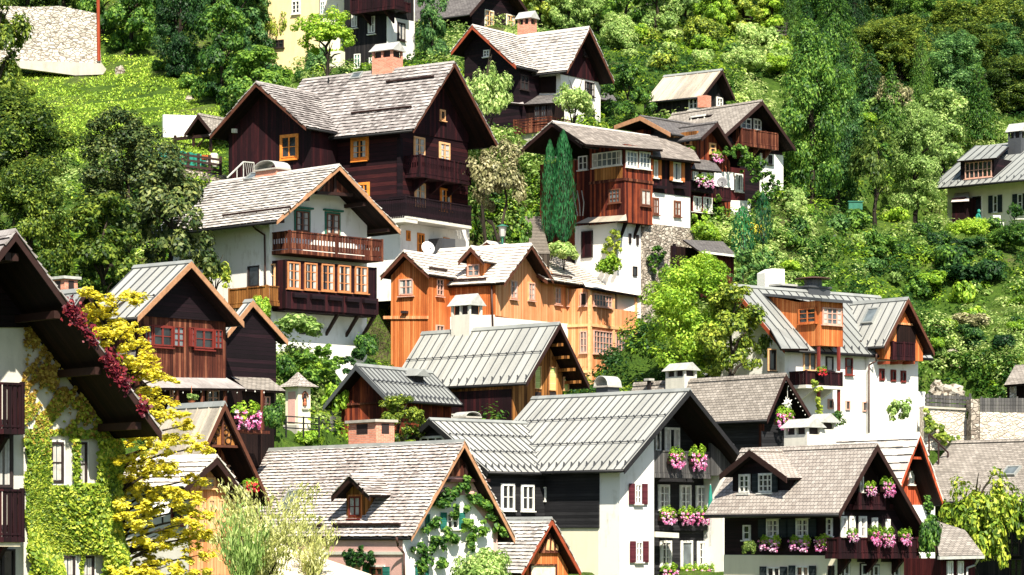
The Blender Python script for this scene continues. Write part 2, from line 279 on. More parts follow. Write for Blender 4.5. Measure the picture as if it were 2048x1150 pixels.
# ---------------------------------------------------------------- houses
RNG = random.Random(5)
class House:
    """Near vertical corner at the local origin; face G (gable side) runs along +x to the right, face E along +y to the left."""
    def __init__(s, name, label, px, py, Y, a, cat='house'):
        s.O = P(px, py, Y); s.a = R(a); s.ux = Vector((math.cos(s.a), math.sin(s.a), 0)); s.uy = Vector((-math.sin(s.a), math.cos(s.a), 0))
        s.root = thing(name, label, cat, s.O, s.a); s.roofs = []
    def pt(s, face, px, py, off=0.0):
        d = Vector(((px - CX) / F, 1, (HZ - py) / F)); n = s.uy if face == 'G' else s.ux
        t = (off + s.O.dot(n)) / d.dot(n); p = d * t - s.O
        return (p.dot(s.ux if face == 'G' else s.uy), p.z)
    def loc(s, face, q, z, d): return (q, d, z) if face == 'G' else (d, q, z)      # d: coordinate across the face plane
    def world(s, p): return s.O + s.ux * p[0] + s.uy * p[1] + Vector((0, 0, p[2]))
    def fbox(s, mb, face, s0, s1, z0, z1, d0, d1, m=0):
        if face == 'G': mb.box(s0, s1, d0, d1, z0, z1, m)
        else: mb.box(d0, d1, s0, s1, z0, z1, m)
    def rect(s, face, r, off=0.0):
        x0, y0, x1, y1 = r; xm, ym = (x0 + x1) / 2, (y0 + y1) / 2
        a = s.pt(face, x0, ym, off)[0]; b = s.pt(face, x1, ym, off)[0]
        return min(a, b), max(a, b), s.pt(face, xm, y1, off)[1], s.pt(face, xm, y0, off)[1]
    # -- polygon panel given by photo points on a wall plane, d0..d1 are coordinates relative to the plane (negative = outward)
    def poly(s, name, face, pts, mat, off=0.0, d0=-.06, d1=.02, parent=None):
        q = [s.pt(face, *p, off) for p in pts]; mb = MB()
        mb.prism([s.loc(face, u, z, off + d0) for u, z in q], [s.loc(face, u, z, off + d1) for u, z in q])
        return fixn(mb.build(name, mat, parent or s.root))
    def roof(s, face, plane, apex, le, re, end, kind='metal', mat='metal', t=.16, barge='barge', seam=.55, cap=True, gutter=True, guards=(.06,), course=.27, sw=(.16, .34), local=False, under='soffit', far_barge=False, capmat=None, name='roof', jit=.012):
        g = (lambda p: p) if local else (lambda p: s.pt(face, p[0], p[1], plane))
        (ar, zr), (a0, z0), (a1, z1) = g(apex), g(le), g(re)
        if a0 > a1: (a0, z0), (a1, z1) = (a1, z1), (a0, z0)
        mb = MB(); L = lambda a, b, z: s.loc(face, a, z, b); rd = {'face': face, 'pl': plane, 'end': end, 'r': (ar, zr), 'e': [(a0, z0), (a1, z1)], 't': t}
        for ae, ze in ((a0, z0), (a1, z1)):
            dv = Vector((ar - ae, zr - ze)); ln = dv.length; d = dv / ln; n = Vector((-d.y, d.x)); n = n if n.y > 0 else -n
            off = lambda q, h: (ae + d.x * q + n.x * h, ze + d.y * q + n.y * h)
            A = [off(0, 0), off(ln, 0), (ar, zr - t / abs(n.y)), off(0, -t)]
            vs = [L(a, plane, z) for a, z in A] + [L(a, end, z) for a, z in A]
            mb.add(vs, [(0, 1, 5, 4), (2, 3, 7, 6), (0, 3, 2, 1), (4, 5, 6, 7), (0, 4, 7, 3)], [0, 1, 1, 1, 1])
            def slab(q0, q1, b0, b1, h0, h1, h2, h3, m=0):          # q along slope, b along ridge; heights at lower(0:bottom,1:top) and upper ends
                c = [off(q0, h0), off(q1, h2), off(q1, h3), off(q0, h1)]
                mb.hexa([L(*((c[0][0], b0, c[0][1]))), L(c[1][0], b0, c[1][1]), L(c[2][0], b0, c[2][1]), L(c[3][0], b0, c[3][1]),
                         L(c[0][0], b1, c[0][1]), L(c[1][0], b1, c[1][1]), L(c[2][0], b1, c[2][1]), L(c[3][0], b1, c[3][1])], m)
            if kind == 'shingle':
                k = 0; q = -.04
                while q < ln - .05:
                    b = plane - .03 - RNG.random() * .1
                    while b < end:
                        w = RNG.uniform(*sw); h = .028 + RNG.random() * jit * 2; dq = RNG.uniform(-.014, .014)
                        slab(max(q + dq, -.07), min(q + course * 1.35, ln), b + .004, min(b + w - .004, end + .03), .004, .022 + h + .016, .0, .008, [0, 0, 0, 0, 0, 2]); b += w
                    q += course
            if kind == 'metal':
                b = plane + .12
                while b < end:
                    slab(-.02, ln, b - .018, b + .018, -.01, .05, -.01, .05, 2); b += seam
                for gq in guards:
                    b = plane + .12
                    while b < end - .05:
                        if gq < .1: slab(gq * ln, gq * ln + .16, b - .03, b + .03, .04, .06, .04, .20, 2)
                        else: slab(gq * ln, gq * ln + .06, b - .035, b + .035, .04, .15, .04, .15, 2)
                        b += seam
                    if gq > .1: slab(gq * ln + .015, gq * ln + .05, plane + .1, end - .1, .07, .10, .07, .10, 2)
            if gutter:
                q = off(-.07, -.06); gm = MB(); gm.tube(L(q[0], plane + .02, q[1]), L(q[0], end - .02, q[1]), .075, .075, 8); rd.setdefault('gut', []).append(gm)
            rd.setdefault('off', []).append((ae, ze, d, n, ln))
        sm = {'metal': 'metaldark', 'metalgrey': 'metaldark'}.get(mat, mat)
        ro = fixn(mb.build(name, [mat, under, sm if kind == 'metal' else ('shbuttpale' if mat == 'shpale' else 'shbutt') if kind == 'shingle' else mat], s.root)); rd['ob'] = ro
        # barge boards
        for pl, sg in ([(plane, -1)] + ([(end, 1)] if far_barge else [])):
            bm_ = MB()
            for ae, ze in ((a0, z0), (a1, z1)):
                c = [(ae, ze + .03), (ar, zr + .03), (ar, zr - .26), (ae + (0.0), ze - .24)]
                bm_.prism([L(a, pl, z) for a, z in c], [L(a, pl + sg * .05, z) for a, z in c])
            fixn(bm_.build('bargeboard', barge, ro))
        if cap:
            cm = MB(); w = .16
            for (ae, ze, d, n, ln) in rd['off']:
                q0 = (ar - d.x * w, zr - d.y * w); h = .045
                c = [(q0[0] + n.x * .0, q0[1] + n.y * .03), (q0[0] + n.x * h, q0[1] + n.y * (h + .03)), (ar, zr + .11), (ar, zr + .04)]
                cm.prism([L(a, plane - .04, z) for a, z in c], [L(a, end + .02, z) for a, z in c])
            fixn(cm.build('ridge_cap', capmat or ('metalgrey' if kind == 'metal' else mat), ro))
        for gm in rd.get('gut', ()): gm.build('gutter', 'iron', ro, True)
        s.roofs.append(rd); return rd
    def zroof(s, rd, a):                            # underside height of a roof at position a across the ridge
        (ar, zr) = rd['r']; ae, ze = rd['e'][0] if a <= ar else rd['e'][1]
        k = (zr - ze) / (ar - ae); return zr + k * (a - ar) - rd['t'] * math.sqrt(1 + k * k) - .02
    def block(s, rd, plane, a0, a1, end, mat, zb=-4, name='wall', z_top=None):
        f = rd['face']; ar = rd['r'][0]; pts = [(a0, zb), (a1, zb), (a1, s.zroof(rd, a1))] + ([(ar, s.zroof(rd, ar))] if a0 < ar < a1 else []) + [(a0, s.zroof(rd, a0))]
        mb = MB(); mb.prism([s.loc(f, a, z, plane) for a, z in pts], [s.loc(f, a, z, end) for a, z in pts]); return fixn(mb.build(name, mat, s.root))
    def boxpart(s, name, x0, x1, y0, y1, z0, z1, mat, parent=None):
        mb = MB(); mb.box(x0, x1, y0, y1, z0, z1); return mb.build(name, mat, parent or s.root)
    # -- windows
    def win(s, face, r, frame='fw', nx=2, ny=2, off=0.0, case=None, shut=None, curtain=0, sill=True, fw=.065, name='window', pane='gl', cw=.13, sw=.5, top=None, tilt=False, shutlabel=None, parent=None):
        s0, s1, z0, z1 = s.rect(face, r, off); mb = MB(); B = lambda a, b, c, d, e, f, m=0: s.fbox(mb, face, a, b, c, d, off - f, off - e, m)
        w = s1 - s0
        B(s0, s0 + fw, z0, z1, -.02, .09); B(s1 - fw, s1, z0, z1, -.02, .09); B(s0 + fw, s1 - fw, z1 - fw, z1, -.02, .09); B(s0 + fw, s1 - fw, z0, z0 + fw, -.02, .09)
        for i in range(1, nx): x = s0 + w * i / nx; t = .045 if nx == 2 else .03; B(x - t, x + t, z0 + fw, z1 - fw, 0, .07)
        for j in range(1, ny): z = z0 + (z1 - z0) * j / ny; B(s0 + fw, s1 - fw, z - .02, z + .02, 0, .06)
        if case:
            c = cw; B(s0 - c, s0 - .003, z0 - c, z1 + c, -.02, .06, 1); B(s1 + .003, s1 + c, z0 - c, z1 + c, -.02, .06, 1)
            B(s0 - .003, s1 + .003, z1 + .003, z1 + c, -.02, .06, 1); B(s0 - .003, s1 + .003, z0 - c, z0 - .003, -.02, .06, 1)
        if top: B(s0 - .22, s1 + .22, z1 + .14, z1 + .24, -.02, .2, 1)
        if sill: B(s0 - .08, s1 + .08, z0 - .06 - (cw if case else 0), z0 - .004 - (cw if case else 0), -.02, .16)
        fr = mb.build(name, [frame, case or frame], parent or s.root)
        pb = MB(); s.fbox(pb, face, s0 + fw * .8, s1 - fw * .8, z0 + fw * .8, z1 - fw * .8, off - .025, off - .003); pb.build('pane', pane, fr)
        if curtain:
            a = w * curtain
            for (p, q) in ((s0 + fw, s0 + fw + a), (s1 - fw - a, s1 - fw)):
                cb = MB()
                k = max(2, int((q - p) / .07))
                for i in range(k): s.fbox(cb, face, p + (q - p) * i / k, p + (q - p) * (i + .93) / k, z0 + fw + .02, z1 - fw, off - .032 - .012 * (i % 2), off - .02)
                cb.build('curtain', 'cur', fr)
        if shut:
            for (p, q) in ((s0 - w * sw - .03, s0 - .03), (s1 + .03, s1 + w * sw + .03)):
                sb = MB(); s.fbox(sb, face, p, q, z0 - .02, z1 + .02, off - .10, off - .062); s.fbox(sb, face, p + .05, q - .05, z0 + .06, z1 - .06, off - .118, off - .10); sb.build('shutter', shut, fr)
        return fr
    # -- balcony with floor, posts and a boarded or balustered railing
    def balcony(s, face, px0, px1, pt_, pb_, depth, mat='plum', style='board', off=0.0, floor=.18, brackets=2, pitch=.15, gap=.03, name='balcony', rail=None, floormat=None, sides=True, posts=3):
        pl = off - depth; a, b, z0, z1 = s.rect(face, (px0, pt_, px1, pb_), pl)
        fb = MB(); s.fbox(fb, face, a, b, z0 - floor, z0, pl, off - .003)
        for i in range(brackets):
            x = a + (b - a) * (i + .5) / brackets
            fb.prism([s.loc(face, x - .07, z0 - floor - .003, off - .003), s.loc(face, x - .07, z0 - floor - .003, pl + .15), s.loc(face, x - .07, z0 - floor - .1, pl + .15), s.loc(face, x - .07, z0 - floor - .75, off - .003)],
                     [s.loc(face, x + .07, z0 - floor - .003, off - .003), s.loc(face, x + .07, z0 - floor - .003, pl + .15), s.loc(face, x + .07, z0 - floor - .1, pl + .15), s.loc(face, x + .07, z0 - floor - .75, off - .003)])
        fo = fixn(fb.build(name, floormat or mat, s.root)); rb = MB(); h = z1 - z0
        def run(p, q, fixed, along):                 # along: 'f' front, 's' side
            def bx(u0, u1, za, zb_, t0, t1):
                if along == 'f': s.fbox(rb, face, u0, u1, za, zb_, t0, t1)
                else: s.fbox(rb, face, t0, t1, za, zb_, u0, u1)
            bx(p, q, z1 - .07, z1, fixed - .05, fixed + .05)
            bx(p, q, z0 + .05, z0 + .12, fixed - .03, fixed + .03)
            if style == 'solid': bx(p, q, z0 - .1, z1 - .07, fixed - .02, fixed + .02); return
            if style == 'slat':
                z = z0 + .2
                while z < z1 - .12: bx(p, q, z, z + .12, fixed - .018, fixed + .018); z += .2
                return
            if style == 'bar':
                u = p + .06
                while u < q: bx(u - .012, u + .012, z0 + .12, z1 - .07, fixed - .012, fixed + .012); u += .12
                return
            u = p; k = 0
            while u < q - .02:
                w = pitch - gap
                if style == 'baluster':              # cut-out boards: wide-narrow-wide
                    bx(u, min(u + w, q), z0 + .12, z0 + h * .36, fixed - .015, fixed + .015); bx(u + w * .3, min(u + w * .7, q), z0 + h * .36, z0 + h * .62, fixed - .015, fixed + .015)
                    bx(u, min(u + w, q), z0 + h * .62, z1 - .07, fixed - .015, fixed + .015)
                else: bx(u, min(u + w, q), z0 + .0, z1 - .07, fixed - .015 - .004 * (k % 2), fixed + .015)
                u += pitch; k += 1
        run(a, b, pl + .06, 'f')
        if sides: run(pl + .12, off - .01, a + .06, 's'); run(pl + .12, off - .01, b - .06, 's')
        for i in range(posts):
            x = a + .06 + (b - a - .12) * i / max(1, posts - 1); s.fbox(rb, face, x - .055, x + .055, z0 - .02, z1 + .03, pl + .0, pl + .115)
        rb.build('railing', rail or mat, fo); return (a, b, z0, z1, pl)
    def downpipe(s, pts, mat='copper', r=.05):
        mb = MB(); mb.path(pts, r, 7); return mb.build('downpipe', mat, s.root, True)
    def chimney(s, rd, face, px0, px1, pt_, pb_, off, mat='brick', cap='gable', name='chimney', depth=None, capmat='zinc', label=None):
        # rectangle in the photo on the plane off of that face
        a, b, z0, z1 = s.rect(face, (px0, pt_, px1, pb_), off); k = depth or (b - a); h = z1 - z0; mb = MB(); z0 -= .9
        F2 = lambda p, q, za, zb_, d0, d1, m=0: s.fbox(mb, face, p, q, za, zb_, d0, d1, m)
        if cap == 'gable':
            zc = z1 - h * .46; F2(a, b, z0, zc, off, off + k); zo = z1 - h * .26
            for (p, q) in ((a, a + .14), (b - .14, b), ((a + b) / 2 - .06, (a + b) / 2 + .06)):
                F2(p, q, zc, zo, off, off + .13); F2(p, q, zc, zo, off + k - .13, off + k)
            F2(a + .15, b - .15, zc, zo - .01, off + .15, off + k - .15, 2)
            e = .16; c = [(off - e, zo), (off + k + e, zo), (off + k / 2, z1 + .02)]
            mb.prism([s.loc(face, a - e, z, d_) for d_, z in c], [s.loc(face, b + e, z, d_) for d_, z in c], 1)
        elif cap == 'slab':
            F2(a, b, z0, z1 - .12, off, off + k); F2(a - .12, b + .12, z1 - .117, z1, off - .12, off + k + .12, 1)
            F2(a + (b - a) * .3, b - (b - a) * .3, z1 - .62, z1 - .18, off - .012, off + .02, 2)
            F2(a - .02, a + .02, z1 - .62, z1 - .18, off + k * .3, off + k * .7, 2)
        elif cap == 'arch':
            zc = z1 - h * .45; F2(a, b, z0, zc - .08, off, off + k); F2(a - .1, b + .1, zc - .078, zc, off - .1, off + k + .1, 3)
            for i in range(8):
                t0, t1 = math.pi * i / 8, math.pi * (i + 1) / 8; w = (b - a) / 2 + .06; cx = (a + b) / 2; hh = h * .36
                q = [(cx - w * math.cos(t0), zc + .03 + hh * math.sin(t0)), (cx - w * math.cos(t1), zc + .03 + hh * math.sin(t1)), (cx - w * math.cos(t1), zc + .0 + hh * math.sin(t1)), (cx - w * math.cos(t0), zc + .0 + hh * math.sin(t0))]
                mb.prism([s.loc(face, u, z, off - .1) for u, z in q], [s.loc(face, u, z, off + k + .1) for u, z in q], 1)
        elif cap == 'hat':
            zc = z1 - h * .55; F2(a, b, z0, zc, off, off + k); F2(a - .08, b + .08, zc + .002, zc + .1, off - .08, off + k + .08)
            c = s.loc(face, (a + b) / 2, 0, off + k / 2); w = (b - a); mb.lathe((c[0], c[1], zc + .1), [(w * .3, 0), (w * .3, h * .3)], 10, 0); mb.lathe((c[0], c[1], zc + .1 + h * .33), [(w * .62, 0), (w * .58, .05), (.05, h * .14)], 12, 1)
        ob = fixn(mb.build(name, [mat, capmat, 'fd', 'concrete'], rd['ob'] if rd else s.root))
        if label: ob['label'] = label
        return ob
    def skylight(s, rd, side, r, mat='glb', name='skylight'):
        ae, ze, d, n, ln = rd['off'][side]; f = rd['face']; o = 'E' if f == 'G' else 'G'
        # photo points onto the roof slope
        def hit(px, py):
            D = Vector(((px - CX) / F, 1, (HZ - py) / F)); ac = s.ux if f == 'G' else s.uy; al = s.uy if f == 'G' else s.ux
            nn = ac * n.x + Vector((0, 0, n.y)); p0 = s.O + ac * ae + Vector((0, 0, ze)); t = p0.dot(nn) / D.dot(nn); p = D * t - s.O
            return p.dot(al), Vector((p.dot(ac) - ae, p.z - ze)).dot(d)
        b, q = hit(*r[:2]); w, h = r[2], r[3]
        mb = MB(); Pn = lambda bb, qq, hh: s.loc(f, ae + d.x * qq + n.x * hh, ze + d.y * qq + n.y * hh, bb)
        def bx(m_, b0, b1, q0, q1, h0, h1): m_.hexa([Pn(b0, q0, h0), Pn(b1, q0, h0), Pn(b1, q1, h0), Pn(b0, q1, h0), Pn(b0, q0, h1), Pn(b1, q0, h1), Pn(b1, q1, h1), Pn(b0, q1, h1)])
        t = .09
        for (b0, b1, q0, q1) in ((b - w / 2, b - w / 2 + t, q - h / 2, q + h / 2), (b + w / 2 - t, b + w / 2, q - h / 2, q + h / 2), (b - w / 2 + t, b + w / 2 - t, q - h / 2, q - h / 2 + t), (b - w / 2 + t, b + w / 2 - t, q + h / 2 - t, q + h / 2)): bx(mb, b0, b1, q0, q1, 0, .14)
        fr = fixn(mb.build(name, 'metalgrey', rd['ob'])); pb = MB(); bx(pb, b - w / 2 + t, b + w / 2 - t, q - h / 2 + t, q + h / 2 - t, .02, .1); fixn(pb.build('pane', mat, fr)); return b, q
    def bar_on_roof(s, rd, side, q, b0, b1, name='snow_guard', mat='bargedark', hh=.16, posts=True):
        ae, ze, d, n, ln = rd['off'][side]; f = rd['face']; mb = MB()
        Pn = lambda bb, qq, h_: s.loc(f, ae + d.x * qq + n.x * h_, ze + d.y * qq + n.y * h_, bb)
        mb.tube(Pn(b0, q, hh), Pn(b1, q, hh), .06, .06, 8); k = max(2, int((b1 - b0) / 1.2))
        for i in range(k + 1): bb = b0 + .05 + (b1 - b0 - .1) * i / k; mb.tube(Pn(bb, q - .05, 0), Pn(bb, q, hh), .025, .025, 5)
        return fixn(mb.build(name, mat, rd['ob']))
def fixn(o):
    import bmesh
    b = bmesh.new(); b.from_mesh(o.data); bmesh.ops.recalc_face_normals(b, faces=b.faces); b.to_mesh(o.data); b.free()
    # uv were laid from unsigned normals; redo with the corrected ones
    me = o.data; n = len(me.loops); nor = np.empty(len(me.polygons) * 3); me.polygons.foreach_get('normal', nor); nor = nor.reshape(-1, 3)
    lt = np.empty(len(me.polygons), dtype=np.int32); me.polygons.foreach_get('loop_total', lt); vi = np.empty(n, dtype=np.int32); me.loops.foreach_get('vertex_index', vi)
    co = np.empty(len(me.vertices) * 3); me.vertices.foreach_get('co', co); P_ = co.reshape(-1, 3)[vi]; N_ = np.repeat(nor, lt, axis=0)
    t = np.stack([-N_[:, 1], N_[:, 0], np.zeros(n)], 1); ln = np.linalg.norm(t, axis=1); fl = ln < .05; t[fl] = (1, 0, 0); ln[fl] = 1; t /= ln[:, None]; b2 = np.cross(N_, t)
    me.uv_layers[0].data.foreach_set('uv', np.stack([(P_ * t).sum(1), (P_ * b2).sum(1)], 1).astype(np.float32).ravel()); return o
def slab(h, name, pts, mat, t=.14, parent=None, under='soffit', seam=None):
    # sheet roof through photo points, each lifted onto a named plane of the house: (face, off, px, py); first two = lower edge
    q = []
    for f, off, px, py in pts:
        u, z = h.pt(f, px, py, off); q.append(Vector(h.loc(f, u, z, off)))
    nrm = (q[1] - q[0]).cross(q[2] - q[0]).normalized(); nrm = nrm if nrm.z > 0 else -nrm
    mb = MB(); lo = [p - nrm * t for p in q]; n = len(q)
    mb.add(q + lo, [tuple(range(n)), tuple(range(n, 2 * n))[::-1]] + [(i, (i + 1) % n, n + (i + 1) % n, n + i) for i in range(n)], [0] + [1] * (n + 1))
    if seam and n == 4:
        k = max(2, int((q[1] - q[0]).length / seam))
        for i in range(k + 1):
            a = q[0].lerp(q[1], i / k); b = q[3].lerp(q[2], i / k); d = (q[1] - q[0]).normalized() * .02; u = nrm * .05
            mb.hexa([a - d, a + d, b + d, b - d, a - d + u, a + d + u, b + d + u, b - d + u], 2)
    return fixn(mb.build(name, [mat, under, 'metaldark'], parent or h.root))
def wing(h, main, valley, near, apex, le, kind, mat, ov=.7, wallmat='plum', side=.6, zb=-4, **kw):
    x0 = main['e'][0][0]; yv = h.pt('E', *valley, x0)[0]; xn = h.pt('G', *near, yv)[0]
    rd = h.roof('E', xn, apex, le, near, main['r'][0] - .15, kind, mat, **kw)
    yl = max(rd['e'][0][0], rd['e'][1][0]); w = h.block(rd, xn + ov, yv + side, yl - side, main['r'][0], wallmat, zb)
    return rd, xn + ov, yv + side, yl - side
def chim_box(*a, **k): pass

# ================= white and black house with metal roof (foreground, centre right)
h = House('chalet_house', 'large white and black house with pale metal roof and three flower-hung balconies', 1240, 1150, 135, 43); hO = h
ro = h.roof('G', -.9, (1379, 780), (1248, 938), (1512, 948), h.pt('E', 1065, 797, h.pt('G', 1379, 780, -.9)[0])[0], 'metal', 'metal', barge='bargeblack', guards=(.045, .33, .66), seam=.52)
xr = h.pt('G', 1481, 1040, 0)[0]; ye = ro['end'] - .4
h.block(ro, 1.3, 0.02, xr - .02, ye, 'black', -5)
def wallstrip(h, rd, name, x0, x1, y0, y1, mat, zb=-5, ztop=None):
    z0 = ztop if ztop is not None else h.zroof(rd, x0); z1 = ztop if ztop is not None else h.zroof(rd, x1); mb = MB(); a = [(x0, zb), (x1, zb), (x1, z1 - .01), (x0, z0 - .01)]
    mb.prism([h.loc(rd['face'], u, z, y0) for u, z in a], [h.loc(rd['face'], u, z, y1) for u, z in a]); return fixn(mb.build(name, mat, h.root))
xl = h.pt('G', 1308, 1000, 0)[0]; xp = h.pt('G', 1446, 1000, 0)[0]
wallstrip(h, ro, 'plaster_wall', -.02, xl, 0, 1.42, 'white'); zc = h.pt('G', 1460, 951, 0)[1]
wallstrip(h, ro, 'pillar', xp, xr, 0, 1.6, 'white', -5, zc)
h.poly('gable_boarding', 'G', [(1423, 951), (1423, 886), (1476, 930), (1476, 951)], 'grey', 0, .02, .2)
h.boxpart('plaster_wall', -.03, .4, 1.43, ye - .02, -5, ro['e'][0][1] - .35, 'cream')
h.poly('boarding', 'E', [(1083, 938), (1199, 936), (1199, 1056), (1083, 1056)], 'black', -.03, -.07, .02)
rw, wx, wy0, wy1 = wing(h, ro, (1083, 942), (975, 942), (859, 839), (806, 888), 'metal', 'metal', wallmat='black', ov=.5, side=.35, barge='bargeblack', guards=(.05, .36, .68), seam=.42)
h.win('G', (1003, 969, 1027, 1019), 'fw', 2, 2, off=wy0, case='fw', cw=.05); h.win('G', (1043, 971, 1066, 1020), 'fw', 2, 2, off=wy0, case='fw', cw=.05)
h.win('E', (1080, 974, 1093, 1004), 'fw', 1, 1, off=-.1, sill=False)
h.win('E', (842, 874, 888, 905), 'fw', 3, 2, off=wx, case='fw', cw=.05)
h.win('G', (1268, 968, 1281, 1008), 'fw', 2, 3, case=None, shut='shut_plum', sw=.85); h.win('G', (1270, 1083, 1283, 1124), 'fw', 2, 3, shut='shut_plum', sw=.85)
for r in ((1317, 971, 1337, 1019), (1360, 972, 1380, 1019), (1392, 973, 1411, 1019), (1321, 1083, 1341, 1130), (1395, 1084, 1414, 1130)): h.win('G', r, 'fw', 2, 3, off=1.3, case='fw', cw=.05, curtain=.2)
h.win('G', (1362, 1083, 1383, 1136), 'fw', 1, 1, off=1.3, name='balcony_door', case='fw', cw=.05, pane='glb', sill=False)
h.win('G', (1330, 857, 1357, 902), 'fw', 3, 1, off=1.3, case='fw', cw=.05, curtain=.25); h.win('G', (1310, 858, 1320, 902), 'fw', 1, 1, off=1.3)
bO = [h.balcony('G', 1309, 1422, 902, 948, .1, 'grey', 'solid', off=.2, brackets=0, floor=.2, posts=0), h.balcony('G', 1311, 1452, 1022, 1051, .25, 'black', 'board', off=1.29, brackets=0, posts=4, floor=.25), h.balcony('G', 1311, 1452, 1136, 1165, .25, 'black', 'board', off=1.29, brackets=0, posts=4, floor=.25)]
h.poly('awning', 'G', [(1311, 1063), (1358, 1066), (1358, 1076), (1311, 1074)], 'dull', .3, 0, .5)
h.downpipe([h.loc('E', *h.pt('E', 1083, 945, -.14), -.14), h.loc('E', *h.pt('E', 1079, 960, -.14), -.14), h.loc('E', *h.pt('E', 1079, 1040, -.14), -.14)])
hO_ridge = ro
h.chimney(ro, 'E', 1192, 1216, 748, 800, ro['r'][0] + .5, 'metaldark', 'arch', depth=.8)
h.chimney(rw, 'G', 932, 958, 822, 846, h.roofs[1]['r'][0] + .4, 'concrete', 'arch', depth=.8)

# ================= pink house with weathered shingle roof
h = House('shingle_house', 'pink plaster house with broad weathered shingle roof and small wooden dormer', 808, 1150, 119, 38); hP = h
ro = h.roof('G', -.6, (928, 883), (822, 1072), (1029, 1077), h.pt('E', 501, 903, h.pt('G', 928, 883, -.6)[0])[0], 'shingle', 'shp', barge='bargelight', course=.17, sw=(.11, .26), capmat='metalgrey'); roP = ro
xr = ro['e'][1][0] - .45
h.block(ro, 0, 0, xr, ro['end'] - .4, 'pink', -5)
h.poly('plaster_wall', 'G', [(806, 1150), (806, 1068), (870, 990), (930, 990), (985, 1060), (985, 1150)], 'white', 0, -.05, .02)
h.poly('gable_boarding', 'G', [(896, 952), (926, 902), (964, 952)], 'brown', 0, -.09, .02)
h.poly('gable_beam', 'G', [(884, 958), (972, 958), (972, 964), (884, 964)], 'bargedark', 0, -.3, .02); h.poly('gable_post', 'G', [(925, 905), (930, 905), (930, 956), (925, 956)], 'bargedark', 0, -.2, -.1)
h.poly('cornice_band', 'E', [(560, 1103), (807, 1103), (807, 1109), (560, 1109)], 'dull', 0, -.05, .02)
h.win('G', (850, 1028, 858, 1056), 'fg', 1, 1, off=-.05, pane='shut_green'); h.win('G', (892, 1026, 915, 1058), 'fw', 2, 2, off=-.05, shut='shut_green')
h.win('E', (742, 1134, 768, 1165), 'fb', 2, 2, shut='shut_green', case='fw', cw=.08); h.win('G', (836, 1134, 848, 1165), 'fw', 1, 1, off=-.05, shut='shut_green')
h.downpipe([h.loc('E', *h.pt('E', 793, 1075, -.5), -.5), h.loc('E', *h.pt('E', 796, 1092, -.3), -.3), h.loc('E', *h.pt('E', 808, 1106, -.1), -.1), h.loc('E', *h.pt('E', 809, 1170, -.1), -.1)])
ae, ze, d, n, ln = ro['off'][0]
h.bar_on_roof(ro, 0, .5, .4, h.pt('E', 659, 1056, ae)[0]); h.bar_on_roof(ro, 0, .45, h.pt('E', 640, 1062, ae)[0], h.pt('E', 575, 1064, ae)[0])
h.skylight(ro, 0, (582, 1002, 1.0, 1.05))
# dormer of the shingle house
dx = ae + d.x * .95
q = [h.pt('E', px, py, dx) for px, py in ((693, 1040), (730, 1040))]; a0, a1 = sorted((q[0][0], q[1][0]))
rd = h.roof('E', dx - .45, (702, 951), (664, 993), (741, 991), ro['r'][0] - .9, 'shingle', 'shp', barge='bargedark', course=.2, gutter=False, t=.1, name='dormer_roof', capmat='shp')
h.block(rd, dx, a0, a1, ro['r'][0] - .8, 'ochre', h.pt('E', 710, 1040, dx)[1], name='dormer')
h.win('E', (700, 993, 723, 1033), 'fr', 2, 2, off=dx, case='orange', cw=.08, curtain=.4, pane='gl')
h.chimney(ro, 'E', 697, 752, 840, 905, ro['r'][0] + .35, 'brick', 'slab', depth=1.0, capmat='concrete')

# ================= carved porch gable between pink and white house
h = House('porch_building', 'small shingled porch with carved orange gable between pink house and white house', 1050, 1200, 127, 42, 'porch')
ro = h.roof('G', -.5, (1103, 1038), (1042, 1146), (1161, 1144), h.pt('E', 1005, 1046, h.pt('G', 1103, 1038, -.5)[0])[0] + .8, 'shingle', 'shg', barge='bargered', gutter=False, course=.2, capmat='metalgrey')
h.block(ro, 0, .1, ro['e'][1][0] - .3, ro['end'] - .3, 'orange', -3)
h.poly('carved_panel', 'G', [(1076, 1106), (1103, 1052), (1130, 1106)], 'brown', 0, -.12, -.03)
for k in range(3): h.poly('carved_scroll', 'G', [(1088 + 10 * k, 1100), (1091 + 9 * k, 1078), (1095 + 8 * k, 1080), (1094 + 9 * k, 1101)], 'fp', 0, -.16, -.11)
h.win('G', (1058, 1128, 1112, 1215), 'brown', 1, 1, off=0, pane='canvas', name='porch_opening', sill=False)

# ================= dark chalet bottom right
h = House('dark_chalet', 'dark timber chalet with cream ground floor, rosy slate roof and balcony full of flowers', 1679, 1160, 124, 36); hS = h
ro = h.roof('G', -1.0, (1754, 890), (1678, 1026), (1872, 1097), h.pt('E', 1500, 901, h.pt('G', 1754, 890, -1.0)[0])[0] + .6, 'plain', 'tilep', barge='bargedark'); roS = ro
xr = h.pt('G', 1840, 1100, 0)[0]
h.block(ro, 0, 0, xr, ro['end'] - .3, 'plumdark', -5)
zt = h.pt('E', 1660, 1111, 0)[1]
h.boxpart('ground_floor', -.06, xr + .02, -.06, ro['end'] - .32, -5, zt, 'cream')
h.poly('fascia', 'E', [(1485, 1025), (1678, 1022), (1678, 1029), (1485, 1034)], 'dull', -.25, -.05, .3)
for r in ((1535, 1039, 1560, 1074), (1594, 1038, 1619, 1073)): h.win('E', r, 'fw', 2, 3, case='fw', cw=.04, shut='shut_dark', sw=.6, curtain=.2)
h.win('E', (1655, 1036, 1666, 1072), 'fw', 1, 3); h.win('E', (1488, 1050, 1502, 1080), 'fw', 1, 2)
for r in ((1682, 1034, 1692, 1072), (1699, 1034, 1708, 1072), (1718, 1034, 1731, 1074), (1744, 1037, 1753, 1066), (1772, 1040, 1778, 1062)): h.win('G', r, 'fw', 1, 2, curtain=.25, case='fw', cw=.04)
